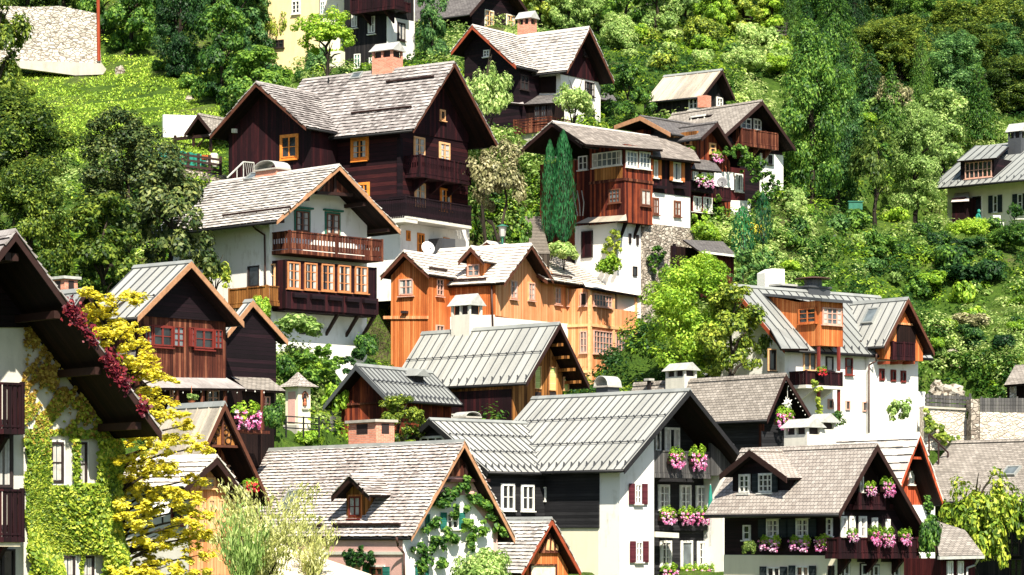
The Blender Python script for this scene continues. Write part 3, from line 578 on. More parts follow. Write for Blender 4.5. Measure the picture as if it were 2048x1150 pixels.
for r in ((1536, 1134, 1562, 1170), (1594, 1132, 1620, 1170)): h.win('E', r, 'fw', 2, 2, off=-.06, shut='shut_dark', sw=.5)
for r in ((1658, 1131, 1669, 1170), ): h.win('E', r, 'fd', 1, 2, off=-.06)
for r in ((1686, 1126, 1697, 1170), (1721, 1128, 1734, 1170), (1744, 1131, 1756, 1170), (1786, 1131, 1797, 1170)): h.win('G', r, 'fw', 1, 2, off=-.06, case='fd', cw=.05)
for x in (1714, 1762): h.poly('beam_end', 'G', [(x, 1112), (x + 20, 1112), (x + 20, 1124), (x, 1124)], 'fd', -.06, -.05, .02)
bS = [h.balcony('G', 1678, 1838, 1075, 1107, .9, 'plum', 'board', off=0, brackets=3, floor=.22, posts=5), h.balcony('G', 1717, 1772, 986, 1011, .5, 'plum', 'board', off=0, brackets=0, posts=3)]
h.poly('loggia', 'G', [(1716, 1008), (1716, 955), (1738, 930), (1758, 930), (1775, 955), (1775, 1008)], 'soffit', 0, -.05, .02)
h.win('G', (1718, 952, 1725, 985), 'fw', 1, 2, off=-.06); h.win('G', (1752, 945, 1762, 985), 'fd', 1, 1, off=-.06)
h.poly('gable_boarding', 'G', [(1693, 1013), (1693, 1008), (1805, 1008), (1808, 1016), (1690, 1020)], 'plum', 0, -.12, .02)
h.poly('gable_boarding', 'G', [(1736, 932), (1755, 905), (1772, 932)], 'plum', 0, -.1, .02)
ae, ze, d, n, ln = ro['off'][0]
dx = ae + d.x * 1.3
rd = h.roof('E', dx - .5, (1500, 901), (1440, 950), (1574, 955), ro['r'][0] - .05, 'plain', 'tilep', barge='bargedark', gutter=False, t=.12, name='dormer_roof')
a1 = rd['e'][1][0] - .3; a0 = rd['e'][0][0] + .35
h.block(rd, dx, a0, a1, ro['r'][0] - .6, 'plumdark', h.pt('E', 1540, 1003, dx)[1], name='dormer')
h.win('E', (1519, 948, 1546, 984), 'fw', 3, 3, off=dx, case='fw', cw=.04, shut='shut_dark', sw=.4); h.win('E', (1480, 950, 1500, 985), 'fw', 2, 3, off=dx, case='fw', cw=.04)
for k, (x0, x1, y0, y1) in enumerate(((1568, 1614, 838, 906), (1616, 1643, 828, 895))): h.chimney(ro, 'E', x0, x1, y0, y1, ro['r'][0] + .15 + .9 * k, 'dull', 'gable', depth=.9, capmat='zinc')

# ================= red gabled house behind the dark chalet
h = House('red_gable_house', 'narrow house with steep pale slab roof and rust red boarded gable', 1803, 1060, 136, 36); hT = h
ro = h.roof('G', -1.2, (1838, 868), (1788, 1003), (1886, 1006), h.pt('E', 1645, 879, h.pt('G', 1838, 868, -1.2)[0])[0], 'shingle', 'shpale', barge='scarlet', course=.42, sw=(.35, .6), jit=.02)
xr = h.pt('G', 1868, 990, 0)[0]; h.block(ro, 0, ro['e'][0][0] + .5, xr, ro['end'] - .3, 'scarlet', -5)
h.poly('plaster_wall', 'G', [(1800, 1010), (1868, 1010), (1868, 1200), (1800, 1200)], 'white', 0, -.07, .02)
h.poly('loggia', 'G', [(1826, 915), (1838, 885), (1846, 915)], 'fp', 0, -.2, .02); h.poly('gable_beam', 'G', [(1822, 913), (1852, 914), (1852, 919), (1822, 918)], 'scarlet', -1.0, 0, .15)
h.win('G', (1817, 942, 1826, 969), 'fw', 2, 3)

# ================= annex with small roof right of the dark chalet
h = House('annex_building', 'low annex with faded shingle lean-to roof and two white windows beside the dark chalet', 1880, 1170, 119, 30, 'annex')
slab(h, 'roof', [('G', -.5, 1878, 1112), ('G', -.5, 1968, 1110), ('G', 1.6, 1930, 1060), ('G', 2.6, 1868, 1040)], 'tile', .2)
h.boxpart('wall', .05, h.pt('G', 1950, 1140, 0)[0], 0, 2.5, -2, h.pt('G', 1920, 1117, 0)[1], 'redwood')
h.poly('gutter', 'G', [(1878, 1113), (1968, 1111), (1968, 1117), (1878, 1119)], 'zinc', -.55, -.05, .1)
for r in ((1893, 1122, 1904, 1165), (1914, 1122, 1925, 1165)): h.win('G', r, 'fw', 2, 4)
h.downpipe([h.loc('G', *h.pt('G', 1958, 1116, -.4), -.4), h.loc('G', *h.pt('G', 1950, 1130, -.1), -.1), h.loc('G', *h.pt('G', 1934, 1136, -.1), -.1), h.loc('G', *h.pt('G', 1934, 1170, -.1), -.1)], 'zinc')

# ================= grey-roofed building at the bottom right edge
h = House('grey_roof_house', 'dark house with wide worn grey roof and skylight at the right edge of the picture', 2130, 1160, 147, 44); hX = h
ro = h.roof('G', -.6, (2210, 876), (2110, 1000), (2310, 1000), h.pt('E', 1905, 889, h.pt('G', 2210, 876, -.6)[0])[0], 'plain', 'tile', barge='bargedark')
h.block(ro, 0, .3, ro['e'][1][0] - .5, ro['end'] - .4, 'blackv', -4); h.skylight(ro, 0, (2023, 944, .9, .8))
h.win('E', (2010, 1062, 2040, 1110), 'fd', 2, 2, off=.3); h.win('E', (2020, 1118, 2046, 1160), 'fd', 2, 2, off=.3, name='door')

# ================= grey slate roofed dark house with paper star
h = House('slate_house', 'dark timber house with grey slate roof and white paper star in its gable', 1523, 910, 148, 39); hU = h
ro = h.roof('G', -1.2, (1571, 749), (1534, 838), (1640, 862), h.pt('E', 1268, 769, h.pt('G', 1571, 749, -1.2)[0])[0], 'plain', 'tile', barge='bargedark'); roU = ro
xr = ro['e'][1][0] - .5; h.block(ro, 0, 0, xr, ro['end'] - .4, 'black', -4)
h.chimney(ro, 'E', 1331, 1369, 726, 785, ro['r'][0] - .35, 'dull', 'gable', depth=.9); h.chimney(ro, 'E', 1294, 1298, 757, 778, ro['r'][0] - .4, 'iron', 'slab')
h.boxpart('corner_post', -.1, .1, -.1, .1, -3, ro['e'][0][1] - .2, 'brown')
h.poly('railing', 'G', [(1524, 862), (1580, 868), (1580, 900), (1524, 900)], 'black', -.7, 0, .06)
mb = MB(); c = h.loc('G', *h.pt('G', 1575, 808, -1.0), -1.0)
for k in range(10):
    t = math.pi * 2 * k / 10; e = Vector((math.cos(t), 0, math.sin(t))); s_ = Vector((-math.sin(t), 0, math.cos(t))) * .11; c0 = Vector(c); r_ = .42 if k % 2 else .34
    mb.add([c0 + e * r_, c0 + e * .1 + s_, c0 + e * .1 - s_, c0 + e * .1 + Vector((0, -.1, 0)), c0 + e * .1 + Vector((0, .1, 0))], [(0, 1, 3), (0, 3, 2), (0, 2, 4), (0, 4, 1), (1, 2, 3), (1, 4, 2)])
mb.tube(Vector(c) + Vector((0, 0, .3)), Vector(c) + Vector((0, 0, .95)), .012)
st = thing('paper_star', 'white many-pointed paper star hanging in the gable of the slate roofed house', 'star', h.world(c), h.a); so = mb.build('star', 'fw', st); so.location = (-Vector(c)).to_tuple()
fixn(so)
hm = flat('string_bulb', (.8, .8, .75))
bl = MB()
for i in range(11): t = i / 10; bl.lathe(h.loc('G', *h.pt('G', 1572 + 48 * t, 764 + 82 * t, -1.15), -1.15), [(.01, .03), (.035, 0), (.01, -.04)], 6)
lo = bl.build('string_lights', hm); lo.location = h.O; lo.rotation_euler.z = h.a; tag(lo, 'string of small white bulbs along the slate roofed gable', 'string lights')

# ================= white house with orange timber dormers
h = House('white_dormer_house', 'white house with grey metal roof and two orange timber dormers on the right', 1740, 866, 160, 40); hV = h
yw = 0.0
xL = h.pt('G', 1530, 760, 0)[0]; xR = h.pt('G', 1827, 760, 0)[0]
zE = h.pt('G', 1700, 706, -.5)[1]
pl = h.pt('G', 1556, 696, -.5)[0]
# main roof: ridge along x, seen slope faces the lake
pk = h.pt('G', 1464, 571, 3.6); r0 = ('l', 3.6, pk[1])
ro = h.roof('E', pk[0], (3.6, pk[1]), (-.5, zE), (7.7, zE), h.pt('G', 1760, 600, 3.6)[0], 'metal', 'metalgrey', barge='bargered', guards=(.05,), local=True, seam=.6); roV = ro
h.block(ro, pk[0] + .5, 0, 7.2, xR - .1, 'white', -4)
h.poly('gable_boarding', 'E', [(1466, 580), (1466, 640), (1505, 640)], 'orange', pk[0] + .5, -.06, .02)
h.boxpart('plaster_wall', h.pt('G', 1740, 800, -.35)[0], xR, -.35, 4, -4, zE - .1, 'white')
# cross gable on the right
gp = -1.5
rg = h.roof('G', gp, (1816, 597), (1769, 691), (1868, 704), 4.5, 'metal', 'metal', barge='barge', guards=(.05,), seam=.6, under='soffit')
gx0 = h.pt('G', 1770, 690, -1.0)[0]; gx1 = h.pt('G', 1846, 690, -1.0)[0]; zf = h.pt('G', 1805, 720, -1.0)[1]
h.block(rg, -1.0, gx0, gx1, 4.3, 'orange', zf, name='gable_room')
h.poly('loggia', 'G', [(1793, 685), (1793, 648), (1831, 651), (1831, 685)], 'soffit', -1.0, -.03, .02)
h.poly('gable_beam', 'G', [(1786, 644), (1835, 648), (1835, 652), (1786, 648)], 'honey', -1.0, -.09, .02)
h.balcony('G', 1786, 1831, 684, 714, .25, 'plum', 'board', off=-1.0, brackets=0)
h.poly('vent', 'G', [(1810, 616), (1814, 616), (1814, 624), (1810, 624)], 'fd', -1.0, -.04, .02)
for x in (1772, 1797, 1822): h.poly('bracket', 'G', [(x, 722), (x + 8, 722), (x + 8, 728), (x, 728)], 'bargered', -1.0, .0, .65)
h.skylight(rg, 0, (1742, 633, .9, 1.1)); h.bar_on_roof(rg, 0, .3, .3, 1.5)
# box dormer: corner at px 1640
cx_, cz = h.pt('G', 1641, 690, -1.0); hx1 = h.pt('G', 1686, 690, -1.0)[0]; zt = h.pt('G', 1660, 602, -1.0)[1]; zb_ = h.pt('G', 1660, 692, -1.0)[1]
ax = h.pt('E', 1597, 680, cx_)[0]
h.boxpart('bay', cx_, hx1, -1.0, ax, zb_, zt, 'orange')
q0 = h.pt('E', 1535, 592, cx_)
mb = MB(); A = [(ax, zb_ + .3), (ax, zt), (q0[0], q0[1]), ]; mb.prism([h.loc('E', u, z, cx_) for u, z in A], [h.loc('E', u, z, hx1) for u, z in A]); fixn(mb.build('dormer', 'orange', h.root))
zs = zt + .02; rs = MB(); back = q0[0] + .5; rs.hexa([(cx_ - .3, -1.4, zs - .12), (hx1 + .35, -1.4, zs - .12), (hx1 + .35, back, q0[1] + .06), (cx_ - .3, back, q0[1] + .06), (cx_ - .3, -1.4, zs + .04), (hx1 + .35, -1.4, zs + .04), (hx1 + .35, back, q0[1] + .2), (cx_ - .3, back, q0[1] + .2)])
fixn(rs.build('dormer_roof', ['metaldark'], h.root))
h.win('E', (1598, 616, 1634, 647), 'orange', 2, 3, off=cx_, fw=.09); h.win('G', (1644, 616, 1682, 650), 'fpk', 4, 3, off=-1.0, curtain=.2, pane='glb')
h.chimney(ro, 'G', 1563, 1591, 568, 590, 4.4, 'metaldark', 'slab', depth=.8); h.chimney(ro, 'G', 1618, 1660, 551, 596, 3.4, 'metaldark', 'hat', depth=1.0, capmat='copper')
h.balcony('G', 1612, 1686, 743, 771, 1.3, 'plum', 'board', off=0, brackets=2, posts=4, floormat='dull')
slab(h, 'porch_roof', [('G', -2.2, 1562, 697), ('G', -2.2, 1617, 697), ('G', .6, 1586, 658), ('G', .6, 1540, 658)], 'metalgrey', .12, seam=.6)
for r in ((1606, 704, 1631, 742),): h.win('G', r, 'fp', 2, 1, name='balcony_door', pane='glb', sill=False)
h.win('G', (1651, 713, 1665, 742), 'fd', 1, 1, pane='cur', name='door'); h.win('G', (1690, 716, 1704, 750), 'fr', 1, 2)
for r in ((1759, 739, 1767, 760), (1782, 741, 1790, 762), (1802, 743, 1810, 764)): h.win('G', r, 'fr', 1, 1, off=-.35, sill=False, case='fr', cw=.05)
for r in ((1690, 801, 1699, 820), (1724, 803, 1733, 823), (1655, 798, 1665, 818)): h.win('G', r, 'fpk', 1, 1, sill=False)
h.win('G', (1537, 700, 1550, 740), 'fd', 1, 1, case='fp', cw=.06)
for x in (1637, 1677):
    for (y0, y1, dd) in ((693, 742, -1.2), (776, 840, -1.2)): h.poly('post', 'G', [(x, y0), (x + 4, y0), (x + 4, y1), (x, y1)], 'fr', dd, 0, .12)
h.downpipe([h.loc('G', *h.pt('G', 1753, 708, -.9), -.9), h.loc('G', *h.pt('G', 1752, 722, -.8), -.8), h.loc('G', *h.pt('G', 1738, 730, -.42), -.42), h.loc('G', *h.pt('G', 1738, 866, -.42), -.42)])
h.boxpart('annex', xR + .01, h.pt('G', 1851, 800, .2)[0], .2, 4, -4, h.pt('G', 1840, 783, .2)[1], 'white')

# ================= orange larch house
h = House('larch_house', 'orange larch-clad house with pale shingle roofs, small dormer and glazed end bay', 990, 800, 163, 58); hL = h
ro = h.roof('G', -.8, (1062, 489), (1008, 565), (1106, 560), h.pt('E', 880, 499, h.pt('G', 1062, 489, -.8)[0])[0], 'shingle', 'shpale', barge='barge', course=.3, gutter=False); roL = ro
h.block(ro, 0, 0, ro['e'][1][0] + .2, ro['end'] - .3, 'orange', -3)
h.poly('boarding', 'G', [(991, 575), (991, 568), (1063, 505), (1120, 562), (1120, 655), (991, 631)], 'honey', 0, -.05, .02)
rw, wx, wy0, wy1 = wing(h, ro, (905, 556), (858, 549), (808, 503), (762, 553), 'shingle', 'shpale', wallmat='orange', ov=.5, side=.35, barge='barge', course=.3, gutter=False)
h.win('E', (799, 558, 827, 590), 'fpk', 2, 2, off=wx, case='orange', cw=.06, pane='glb', curtain=.2); h.win('G', (872, 558, 885, 591), 'fpk', 2, 3, off=wy0, case='orange', cw=.05)
h.poly('sill_band', 'E', [(768, 632), (857, 632), (857, 638), (768, 638)], 'honey', wx, -.08, .02); h.poly('lamp', 'E', [(806, 622), (817, 622), (817, 627), (806, 627)], 'fd', wx, -.25, .02)
h.win('G', (871, 650, 886, 665), 'fpk', 2, 1, off=wy0, sill=False)
h.boxpart('plaster_wall', -.05, .3, .02, wy0 - .02, -3, h.pt('E', 940, 632, 0)[1], 'white')
h.poly('plaster_wall', 'G', [(990, 634), (1158, 650), (1158, 800), (990, 800)], 'white', 0, -.055, .02)
# extension with lean roof to the right
xe0 = ro['e'][1][0] - .1; xe1 = h.pt('G', 1158, 600, 0)[0]; xb1 = h.pt('G', 1271, 700, -1.0)[0]
ze_ = h.pt('G', 1110, 562, -.8)[1]; zk = h.pt('G', 1085, 514, 2.6)[1]
rx = h.roof('E', xe0 - .5, (3.4, zk + .5), (-.8, ze_), (7.4, ze_), xb1 - 2.2, 'shingle', 'shpale', local=True, barge='barge', course=.3, cap=True, gutter=False)
h.block(rx, xe0 - .3, 0.0, 6.8, xb1 - 2.6, 'honey', -3)
slab(h, 'roof', [('G', -1.9, 1171, 573), ('G', -1.9, 1287, 592), ('G', 2.6, 1228, 556), ('G', .6, 1160, 556)], 'shpale', .15)
for r in ((1020, 562, 1033, 597), (1056, 566, 1068, 600), (1109, 575, 1120, 608), (1134, 578, 1145, 611)): h.win('G', r, 'fpk', 2, 3, off=-.05, case='fp', cw=.05, curtain=.2)
h.win('G', (1136, 668, 1148, 692), 'fo', 2, 2, off=-.06)
bx0 = h.pt('G', 1180, 700, -1.6)[0]; zT = h.pt('G', 1225, 584, -1.6)[1]; byb = .5
mb = MB()
zs_ = [h.pt('G', 1225, y, -1.6)[1] for y in (586, 617, 655, 661, 709, 747, 755, 790)]
def bx(a, b, y0, y1, z0, z1): mb.box(a, b, y0, y1, z0, z1)
xm = h.pt('G', 1226, 700, -1.6)[0]; xq = h.pt('G', 1271, 700, -1.6)[0]
bx(bx0, xm, -1.6, byb, zs_[1], zs_[0] + .1); bx(bx0, xq, -1.6, 3.0, -4, zs_[1] - .003)
h_b = mb.build('bay', 'honey', h.root)
mb = MB()
for x in (bx0, xm, xq):
    mb.box(x - .1, x + .1, -1.68, -1.5, -4, zs_[0] + .1)
for z in (zs_[2], zs_[5]): mb.box(bx0 - .05, xq + .05, -1.7, -1.55, z - .1, z + .06); mb.box(bx0 - .08, bx0 + .1, -1.55, .4, z - .1, z + .06)
mb.box(xq - .1, xq + .1, 2.8, 3.0, zs_[1], zs_[0] + .6)
mb.build('bay_frame', 'fp', h.root)
h.win('G', (1186, 589, 1222, 614), 'fpk', 6, 2, off=-1.6, pane='glb'); h.win('G', (1186, 662, 1223, 709), 'fpk', 6, 4, off=-1.6, pane='glb'); h.win('G', (1230, 667, 1267, 713), 'fpk', 6, 4, off=-1.6, pane='glb')
h.win('E', (1161, 585, 1175, 612), 'fpk', 1, 1, off=bx0); h.win('E', (1161, 662, 1175, 706), 'fpk', 2, 3, off=bx0, pane='glb')
h.chimney(rx, 'G', 1128, 1153, 508, 535, 2.4, 'copper', 'slab', depth=.8); h.chimney(rx, 'G', 1100, 1107, 500, 520, 2.2, 'concrete', 'slab', depth=.3)
ae, ze, d, n, ln = ro['off'][0]; dx = ae + d.x * .75
rd = h.roof('E', dx - .4, (942, 494), (917, 523), (969, 523), ro['r'][0] - .3, 'shingle', 'shpale', barge='barge', course=.25, gutter=False, t=.1, name='dormer_roof')
h.block(rd, dx, rd['e'][0][0] + .3, rd['e'][1][0] - .3, ro['r'][0] - .7, 'orange', h.pt('E', 945, 556, dx)[1], name='dormer'); h.win('E', (936, 529, 960, 553), 'fpk', 2, 2, off=dx, case='orange', cw=.05, pane='glb')
h.bar_on_roof(ro, 0, .3, .5, h.pt('E', 905, 565, ae)[0]); h.bar_on_roof(rw, 0 if rw['off'][0][0] < rw['off'][1][0] else 1, .5, wx, wx + 1.8); h.bar_on_roof(rx, 0, .6, xe0 + .6, xe0 + 3)
h.downpipe([h.loc('E', *h.pt('E', 983, 570, -.12), -.12), h.loc('E', *h.pt('E', 986, 660, -.12), -.12)])

# ================= barn with metal roof and lime shutters
h = House('metal_roof_barn', 'timber barn with pale standing-seam roof and lime green shutters in a scorched gable', 1025, 850, 149, 46); hM = h
ro = h.roof('G', -1.3, (1119, 647), (1053, 764), (1178, 771), h.pt('E', 844, 666, h.pt('G', 1119, 647, -1.3)[0])[0], 'metal', 'metal', barge='bargedark', guards=(.05, .5), seam=.62); roM = ro
xr = ro['e'][1][0] - .7; h.block(ro, 0, 0, xr, ro['end'] - .5, 'ochre', -4)
h.boxpart('boarding', -.06, .2, .05, ro['end'] - .52, -4, ro['e'][0][1] - .3, 'plum')
for r in ((1068, 732, 1081, 778), (1098, 734, 1110, 781), (1126, 754, 1136, 782)): h.win('G', r, 'fp', 1, 1, pane='shut_lime', name='shuttered_window', sill=False, fw=.03)
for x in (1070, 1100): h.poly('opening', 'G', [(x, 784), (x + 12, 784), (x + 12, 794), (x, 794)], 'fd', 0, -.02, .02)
for k in range(5):
    t = .12 + .2 * k
    for (ae, ze, d, n, ln) in ro['off'][1:]: mb = MB(); p = (ae + d.x * ln * t - n.x * .3, ze + d.y * ln * t - n.y * .3); mb.box(p[0] - .07, p[0] + .07, -1.15, .0, p[1] - .1, p[1] + .06); mb.build('purlin', 'ochre', ro['ob'])
h.chimney(ro, 'E', 902, 939, 588, 678, ro['r'][0] - .25, 'dull', 'gable', depth=1.0, capmat='zinc')
h.win('E', (885, 828, 911, 843), 'fw', 4, 1, off=-.06, sill=False)

# ================= small dark barn left of it
h = House('small_barn', 'small dark red barn with grey metal roof and tiny metal dormer behind the brick chimney', 762, 880, 145, 60, 'barn'); hN = h
yg = h.pt('E', 712, 730, -.9)
ro = h.roof('E', -.9, (712, 730), (647, 812), (776, 797), h.pt('G', 925, 816, h.pt('E', 776, 797, -.9)[0])[0], 'metal', 'metalgrey', barge='metaldark', guards=(.06, .5), seam=.42)
h.block(ro, 0, ro['e'][0][0] + .5, ro['e'][1][0] - .5, ro['end'] - .3, 'red', -4); h.poly('gable_beam', 'E', [(664, 809), (762, 803), (762, 807), (664, 813)], 'brown', 0, -.1, .02)
ae, ze, d, n, ln = ro['off'][0]; px_, pz = h.pt('G', 838, 783, ae + d.x * 1.6)
mb = MB(); yy = ae + d.x * 1.6; x0 = px_ - .55; x1 = px_ + .45; zz = h.pt('G', 838, 752, yy)[1]; zr_ = h.pt('G', 838, 738, yy)[1]
mb.box(x0, x1, yy, yy + 1.8, pz - .3, zz); c = [(x0 - .25, zz - .02), (x1 + .25, zz - .02), ((x0 + x1) / 2, zr_)]; mb.prism([(u, yy - .35, z) for u, z in c], [(u, yy + 2.0, z) for u, z in c], 1)
fixn(mb.build('dormer', ['black', 'metalgrey'], ro['ob']))
h.downpipe([h.loc('E', *h.pt('E', 652, 815, -.2), -.2), h.loc('E', *h.pt('E', 664, 822, -.05), -.05), h.loc('E', *h.pt('E', 665, 880, -.05), -.05)], 'zinc')
# ================= brown chalet left
h = House('brown_chalet', 'brown boarded chalet with metal roof, casements open and a lower side gable on the left', 276, 880, 126, 49); hC = h
ro = h.roof('G', -.9, (382, 524), (275, 633), (487, 645), h.pt('E', 268, 532, h.pt('G', 382, 524, -.9)[0])[0], 'metal', 'metal', barge='bargelight', guards=(.35,), seam=.6); roC = ro
xr = h.pt('G', 452, 700, 0)[0]; h.block(ro, 0, 0, xr, ro['end'] - .4, 'brown', -6)
h.poly('gable_boarding', 'G', [(278, 628), (382, 538), (455, 640), (452, 644), (282, 632)], 'plumdark', 0, -.1, .02)
for r, s_ in (((305, 653, 343, 692), .45), ((388, 659, 425, 697), .35)): h.win('G', r, 'fr', 2, 2, case='fr', cw=.05, shut=None)
for (x0, x1, y0, y1) in ((288, 303, 650, 690), (346, 366, 654, 693), (378, 387, 655, 693), (428, 443, 660, 697)): h.win('G', (x0, y0, x1, y1), 'fr', 2, 3, off=-.1, fw=.035, pane='glb', name='casement', sill=False)
# side gable
rs = h.roof('G', .9, (505, 602), (455, 665), (575, 681), ro['end'] - 1.5, 'metal', 'metal', barge='bargelight', guards=(), seam=.6)
x2 = h.pt('G', 535, 720, 1.7)[0]; h.block(rs, 1.7, xr - .3, x2, ro['end'] - 1.8, 'plumdark', -6)
h.win('G', (471, 672, 494, 718), 'fr', 1, 1, off=1.7, case='fr', cw=.07, curtain=.2); h.win('G', (463, 672, 470, 714), 'fr', 1, 3, off=1.6, fw=.035, pane='glb', name='casement', sill=False); h.win('G', (495, 674, 507, 716), 'fr', 1, 3, off=1.6, fw=.035, pane='glb', name='casement', sill=False)
slab(h, 'skirt_roof', [('G', -1.3, 300, 775), ('G', -1.3, 492, 777), ('G', .1, 452, 755), ('G', .1, 276, 752)], 'shd', .12); slab(h, 'skirt_roof', [('G', -.6, 493, 778), ('G', -.6, 572, 782), ('G', 1.7, 528, 748), ('G', 1.7, 452, 745)], 'tile', .12)
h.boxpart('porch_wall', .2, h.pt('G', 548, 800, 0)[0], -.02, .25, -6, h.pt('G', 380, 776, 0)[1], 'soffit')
for x in (354, 405, 450, 525): h.poly('post', 'G', [(x, 780), (x + 4, 780), (x + 4, 860), (x, 860)], 'brown', -1.1, 0, .12)
for r in ((413, 781, 436, 810), (338, 776, 350, 806), (522, 793, 538, 822)): h.win('G', r, 'fpk', 2, 2, off=-.02, fw=.04)
h.poly('flower_shelf', 'G', [(478, 858), (540, 862), (540, 868), (478, 864)], 'brown', -1.6, 0, .9)
h.poly('gallery', 'G', [(300, 835), (478, 842), (478, 880), (300, 880)], 'plumdark', -1.2, 0, .1)
bm_ = MB()
for i in range(12): bm_.lathe(h.loc('G', *h.pt('G', 330 + 18 * i, 781 + (i % 3) * 2, -1.2), -1.2), [(.01, .04), (.03, 0), (.01, -.04)], 6)
lo = bm_.build('string_lights', hm); lo.location = h.O; lo.rotation_euler.z = h.a; tag(lo, 'row of pale bulbs under the porch eaves of the brown chalet', 'string lights')
slab(h, 'skirt_roof', [('E', -1.6, 190, 742), ('E', -1.6, 268, 730), ('E', .0, 272, 700), ('E', .0, 215, 705)], 'tiled', .12)

# ================= roof glimpsed left of the brown chalet
h = House('low_house', 'low metal-roofed house glimpsed between the ivy house and the brown chalet', 205, 760, 122, 46)
ro = h.roof('G', -.5, (172, 580), (120, 660), (224, 668), 6, 'metal', 'metalgrey', barge='bargedark', guards=(), gutter=False)
h.block(ro, 0, ro['e'][0][0] + .3, ro['e'][1][0] - .3, 5.6, 'plumdark', -6)
h.chimney(ro, 'E', 103, 129, 553, 590, ro['r'][0] + .2, 'brick', 'slab', depth=.7, capmat='zinc')

# ================= steep carved gable, left foreground
h = House('carved_gable_house', 'steep brown gable with carved fretwork triangle and pale metal roof, left foreground', 402, 1120, 111, 42); hQ = h
ro = h.roof('G', -1.3, (449, 807), (362, 1000), (542, 1008), h.pt('E', 338, 814, h.pt('G', 449, 807, -1.3)[0])[0], 'metal', 'metalrust', barge='barge', guards=(), seam=.75, gutter=False)
h.block(ro, 0, ro['e'][0][0] + .5, ro['e'][1][0] - .4, ro['end'] - .3, 'brown', -4)
h.poly('carved_panel', 'G', [(414, 891), (448, 830), (474, 893)], 'ochre', -1.0, -.03, .05); h.poly('gable_beam', 'G', [(412, 889), (476, 891), (476, 896), (412, 894)], 'barge', -1.0, -.14, .1); h.poly('gable_post', 'G', [(441, 830), (445, 830), (445, 889), (441, 889)], 'barge', -1.0, -.10, -.03)
for (cx0, cy0, r_) in ((427, 880, 7), (434, 864, 6), (438, 848, 4), (456, 881, 7), (463, 872, 4), (451, 864, 6), (448, 850, 4), (420, 886, 4)):
    mb = MB(); c = h.pt('G', cx0, cy0, -1.04); rr = r_ / 50
    for k in range(12): t0, t1 = k * math.pi / 6.5, (k + 1) * math.pi / 6.5; mb.tube((c[0] + rr * math.cos(t0), -1.06, c[1] + rr * math.sin(t0)), (c[0] + rr * math.cos(t1), -1.06, c[1] + rr * math.sin(t1)), .025, .025, 5)
    mb.build('fretwork', 'bargedark', h.root)

h.win('G', (453, 930, 466, 955), 'fpk', 1, 1)
# ================= lower gable with glazed front
h = House('glazed_gable_house', 'low house with bright shingle roof and orange-framed glazed gable behind the golden maple', 378, 1130, 99, 46)
ro = h.roof('G', -.7, (433, 914), (368, 974), (492, 992), h.pt('E', 285, 918, h.pt('G', 433, 914, -.7)[0])[0] + .6, 'shingle', 'shpale', barge='bargedark', course=.3, gutter=False)
xr = ro['e'][1][0] - .5; h.block(ro, 0, 0, xr, ro['end'] - .4, 'dull', -4)
h.poly('timber_front', 'G', [(378, 1150), (378, 972), (433, 922), (474, 975), (474, 1150)], 'honey', 0, -.06, .02)
for r in ((384, 1008, 392, 1062), (396, 1000, 409, 1068), (414, 998, 428, 1068), (432, 998, 446, 1068), (400, 955, 428, 976), (434, 950, 452, 976)): h.win('G', r, 'fp', 2, 2, off=-.06, pane='glb', curtain=.2)
h.win('E', (345, 1010, 366, 1050), 'fr', 1, 1)

# ================= ivy-covered house, left foreground
h = House('ivy_house', 'tall dark-gabled house overgrown with ivy and red creeper, left foreground', -300, 1180, 80, 40); hA = h
ro = h.roof('G', -2.5, (30, 464), (-268, 850), (322, 866), 9, 'shingle', 'shd', barge='bargedark', course=.26, gutter=False, under='soffit'); roA = ro
xw = h.pt('G', 240, 950, 0)[0]
h.block(ro, 0, 0.5, xw, 8.6, 'dull', -5)
h.poly('gable_boarding', 'G', [(-180, 655), (-20, 470), (60, 560), (150, 655)], 'plumdark', 0, -.08, .02); h.poly('gable_boarding', 'G', [(40, 540), (130, 600), (250, 872), (216, 868), (160, 720), (64, 656)], 'plumdark', 0, -.05, .02)  # second, lower dark panel stands in for the roof overhang's shade on the wall
for (ae, ze, d, n, ln) in ro['off']:
    for t in (.08, .36, .64, .92): mb = MB(); p = (ae + d.x * ln * t - n.x * .35, ze + d.y * ln * t - n.y * .35); mb.box(p[0] - .1, p[0] + .1, -2.3, .1, p[1] - .12, p[1] + .1); mb.build('purlin', 'bargedark', ro['ob'])
for r in ((99, 884, 125, 966), (146, 884, 172, 972), (120, 1112, 148, 1190), (160, 1112, 186, 1190)): h.win('G', r, 'fd', 1, 2, off=0, case='fw', cw=.06, curtain=.3, fw=.07, pane='glb')
for (y0, y1) in ((762, 856), (977, 1074)): h.balcony('G', -140, 50, y0, y1, .9, 'plum', 'board', off=0, brackets=3, floor=.15, pitch=.17, gap=.05, posts=4)
h.win('G', (-10, 873, 22, 975), 'fd', 1, 1, case='fd', cw=.05, name='balcony_door', curtain=.3, sill=False); h.win('G', (-20, 1098, 28, 1190), 'fd', 2, 1, name='balcony_door', sill=False)
h.poly('valance', 'G', [(-140, 1079), (40, 1080), (40, 1093), (-140, 1092)], 'canvas', -.8, -.02, .02)

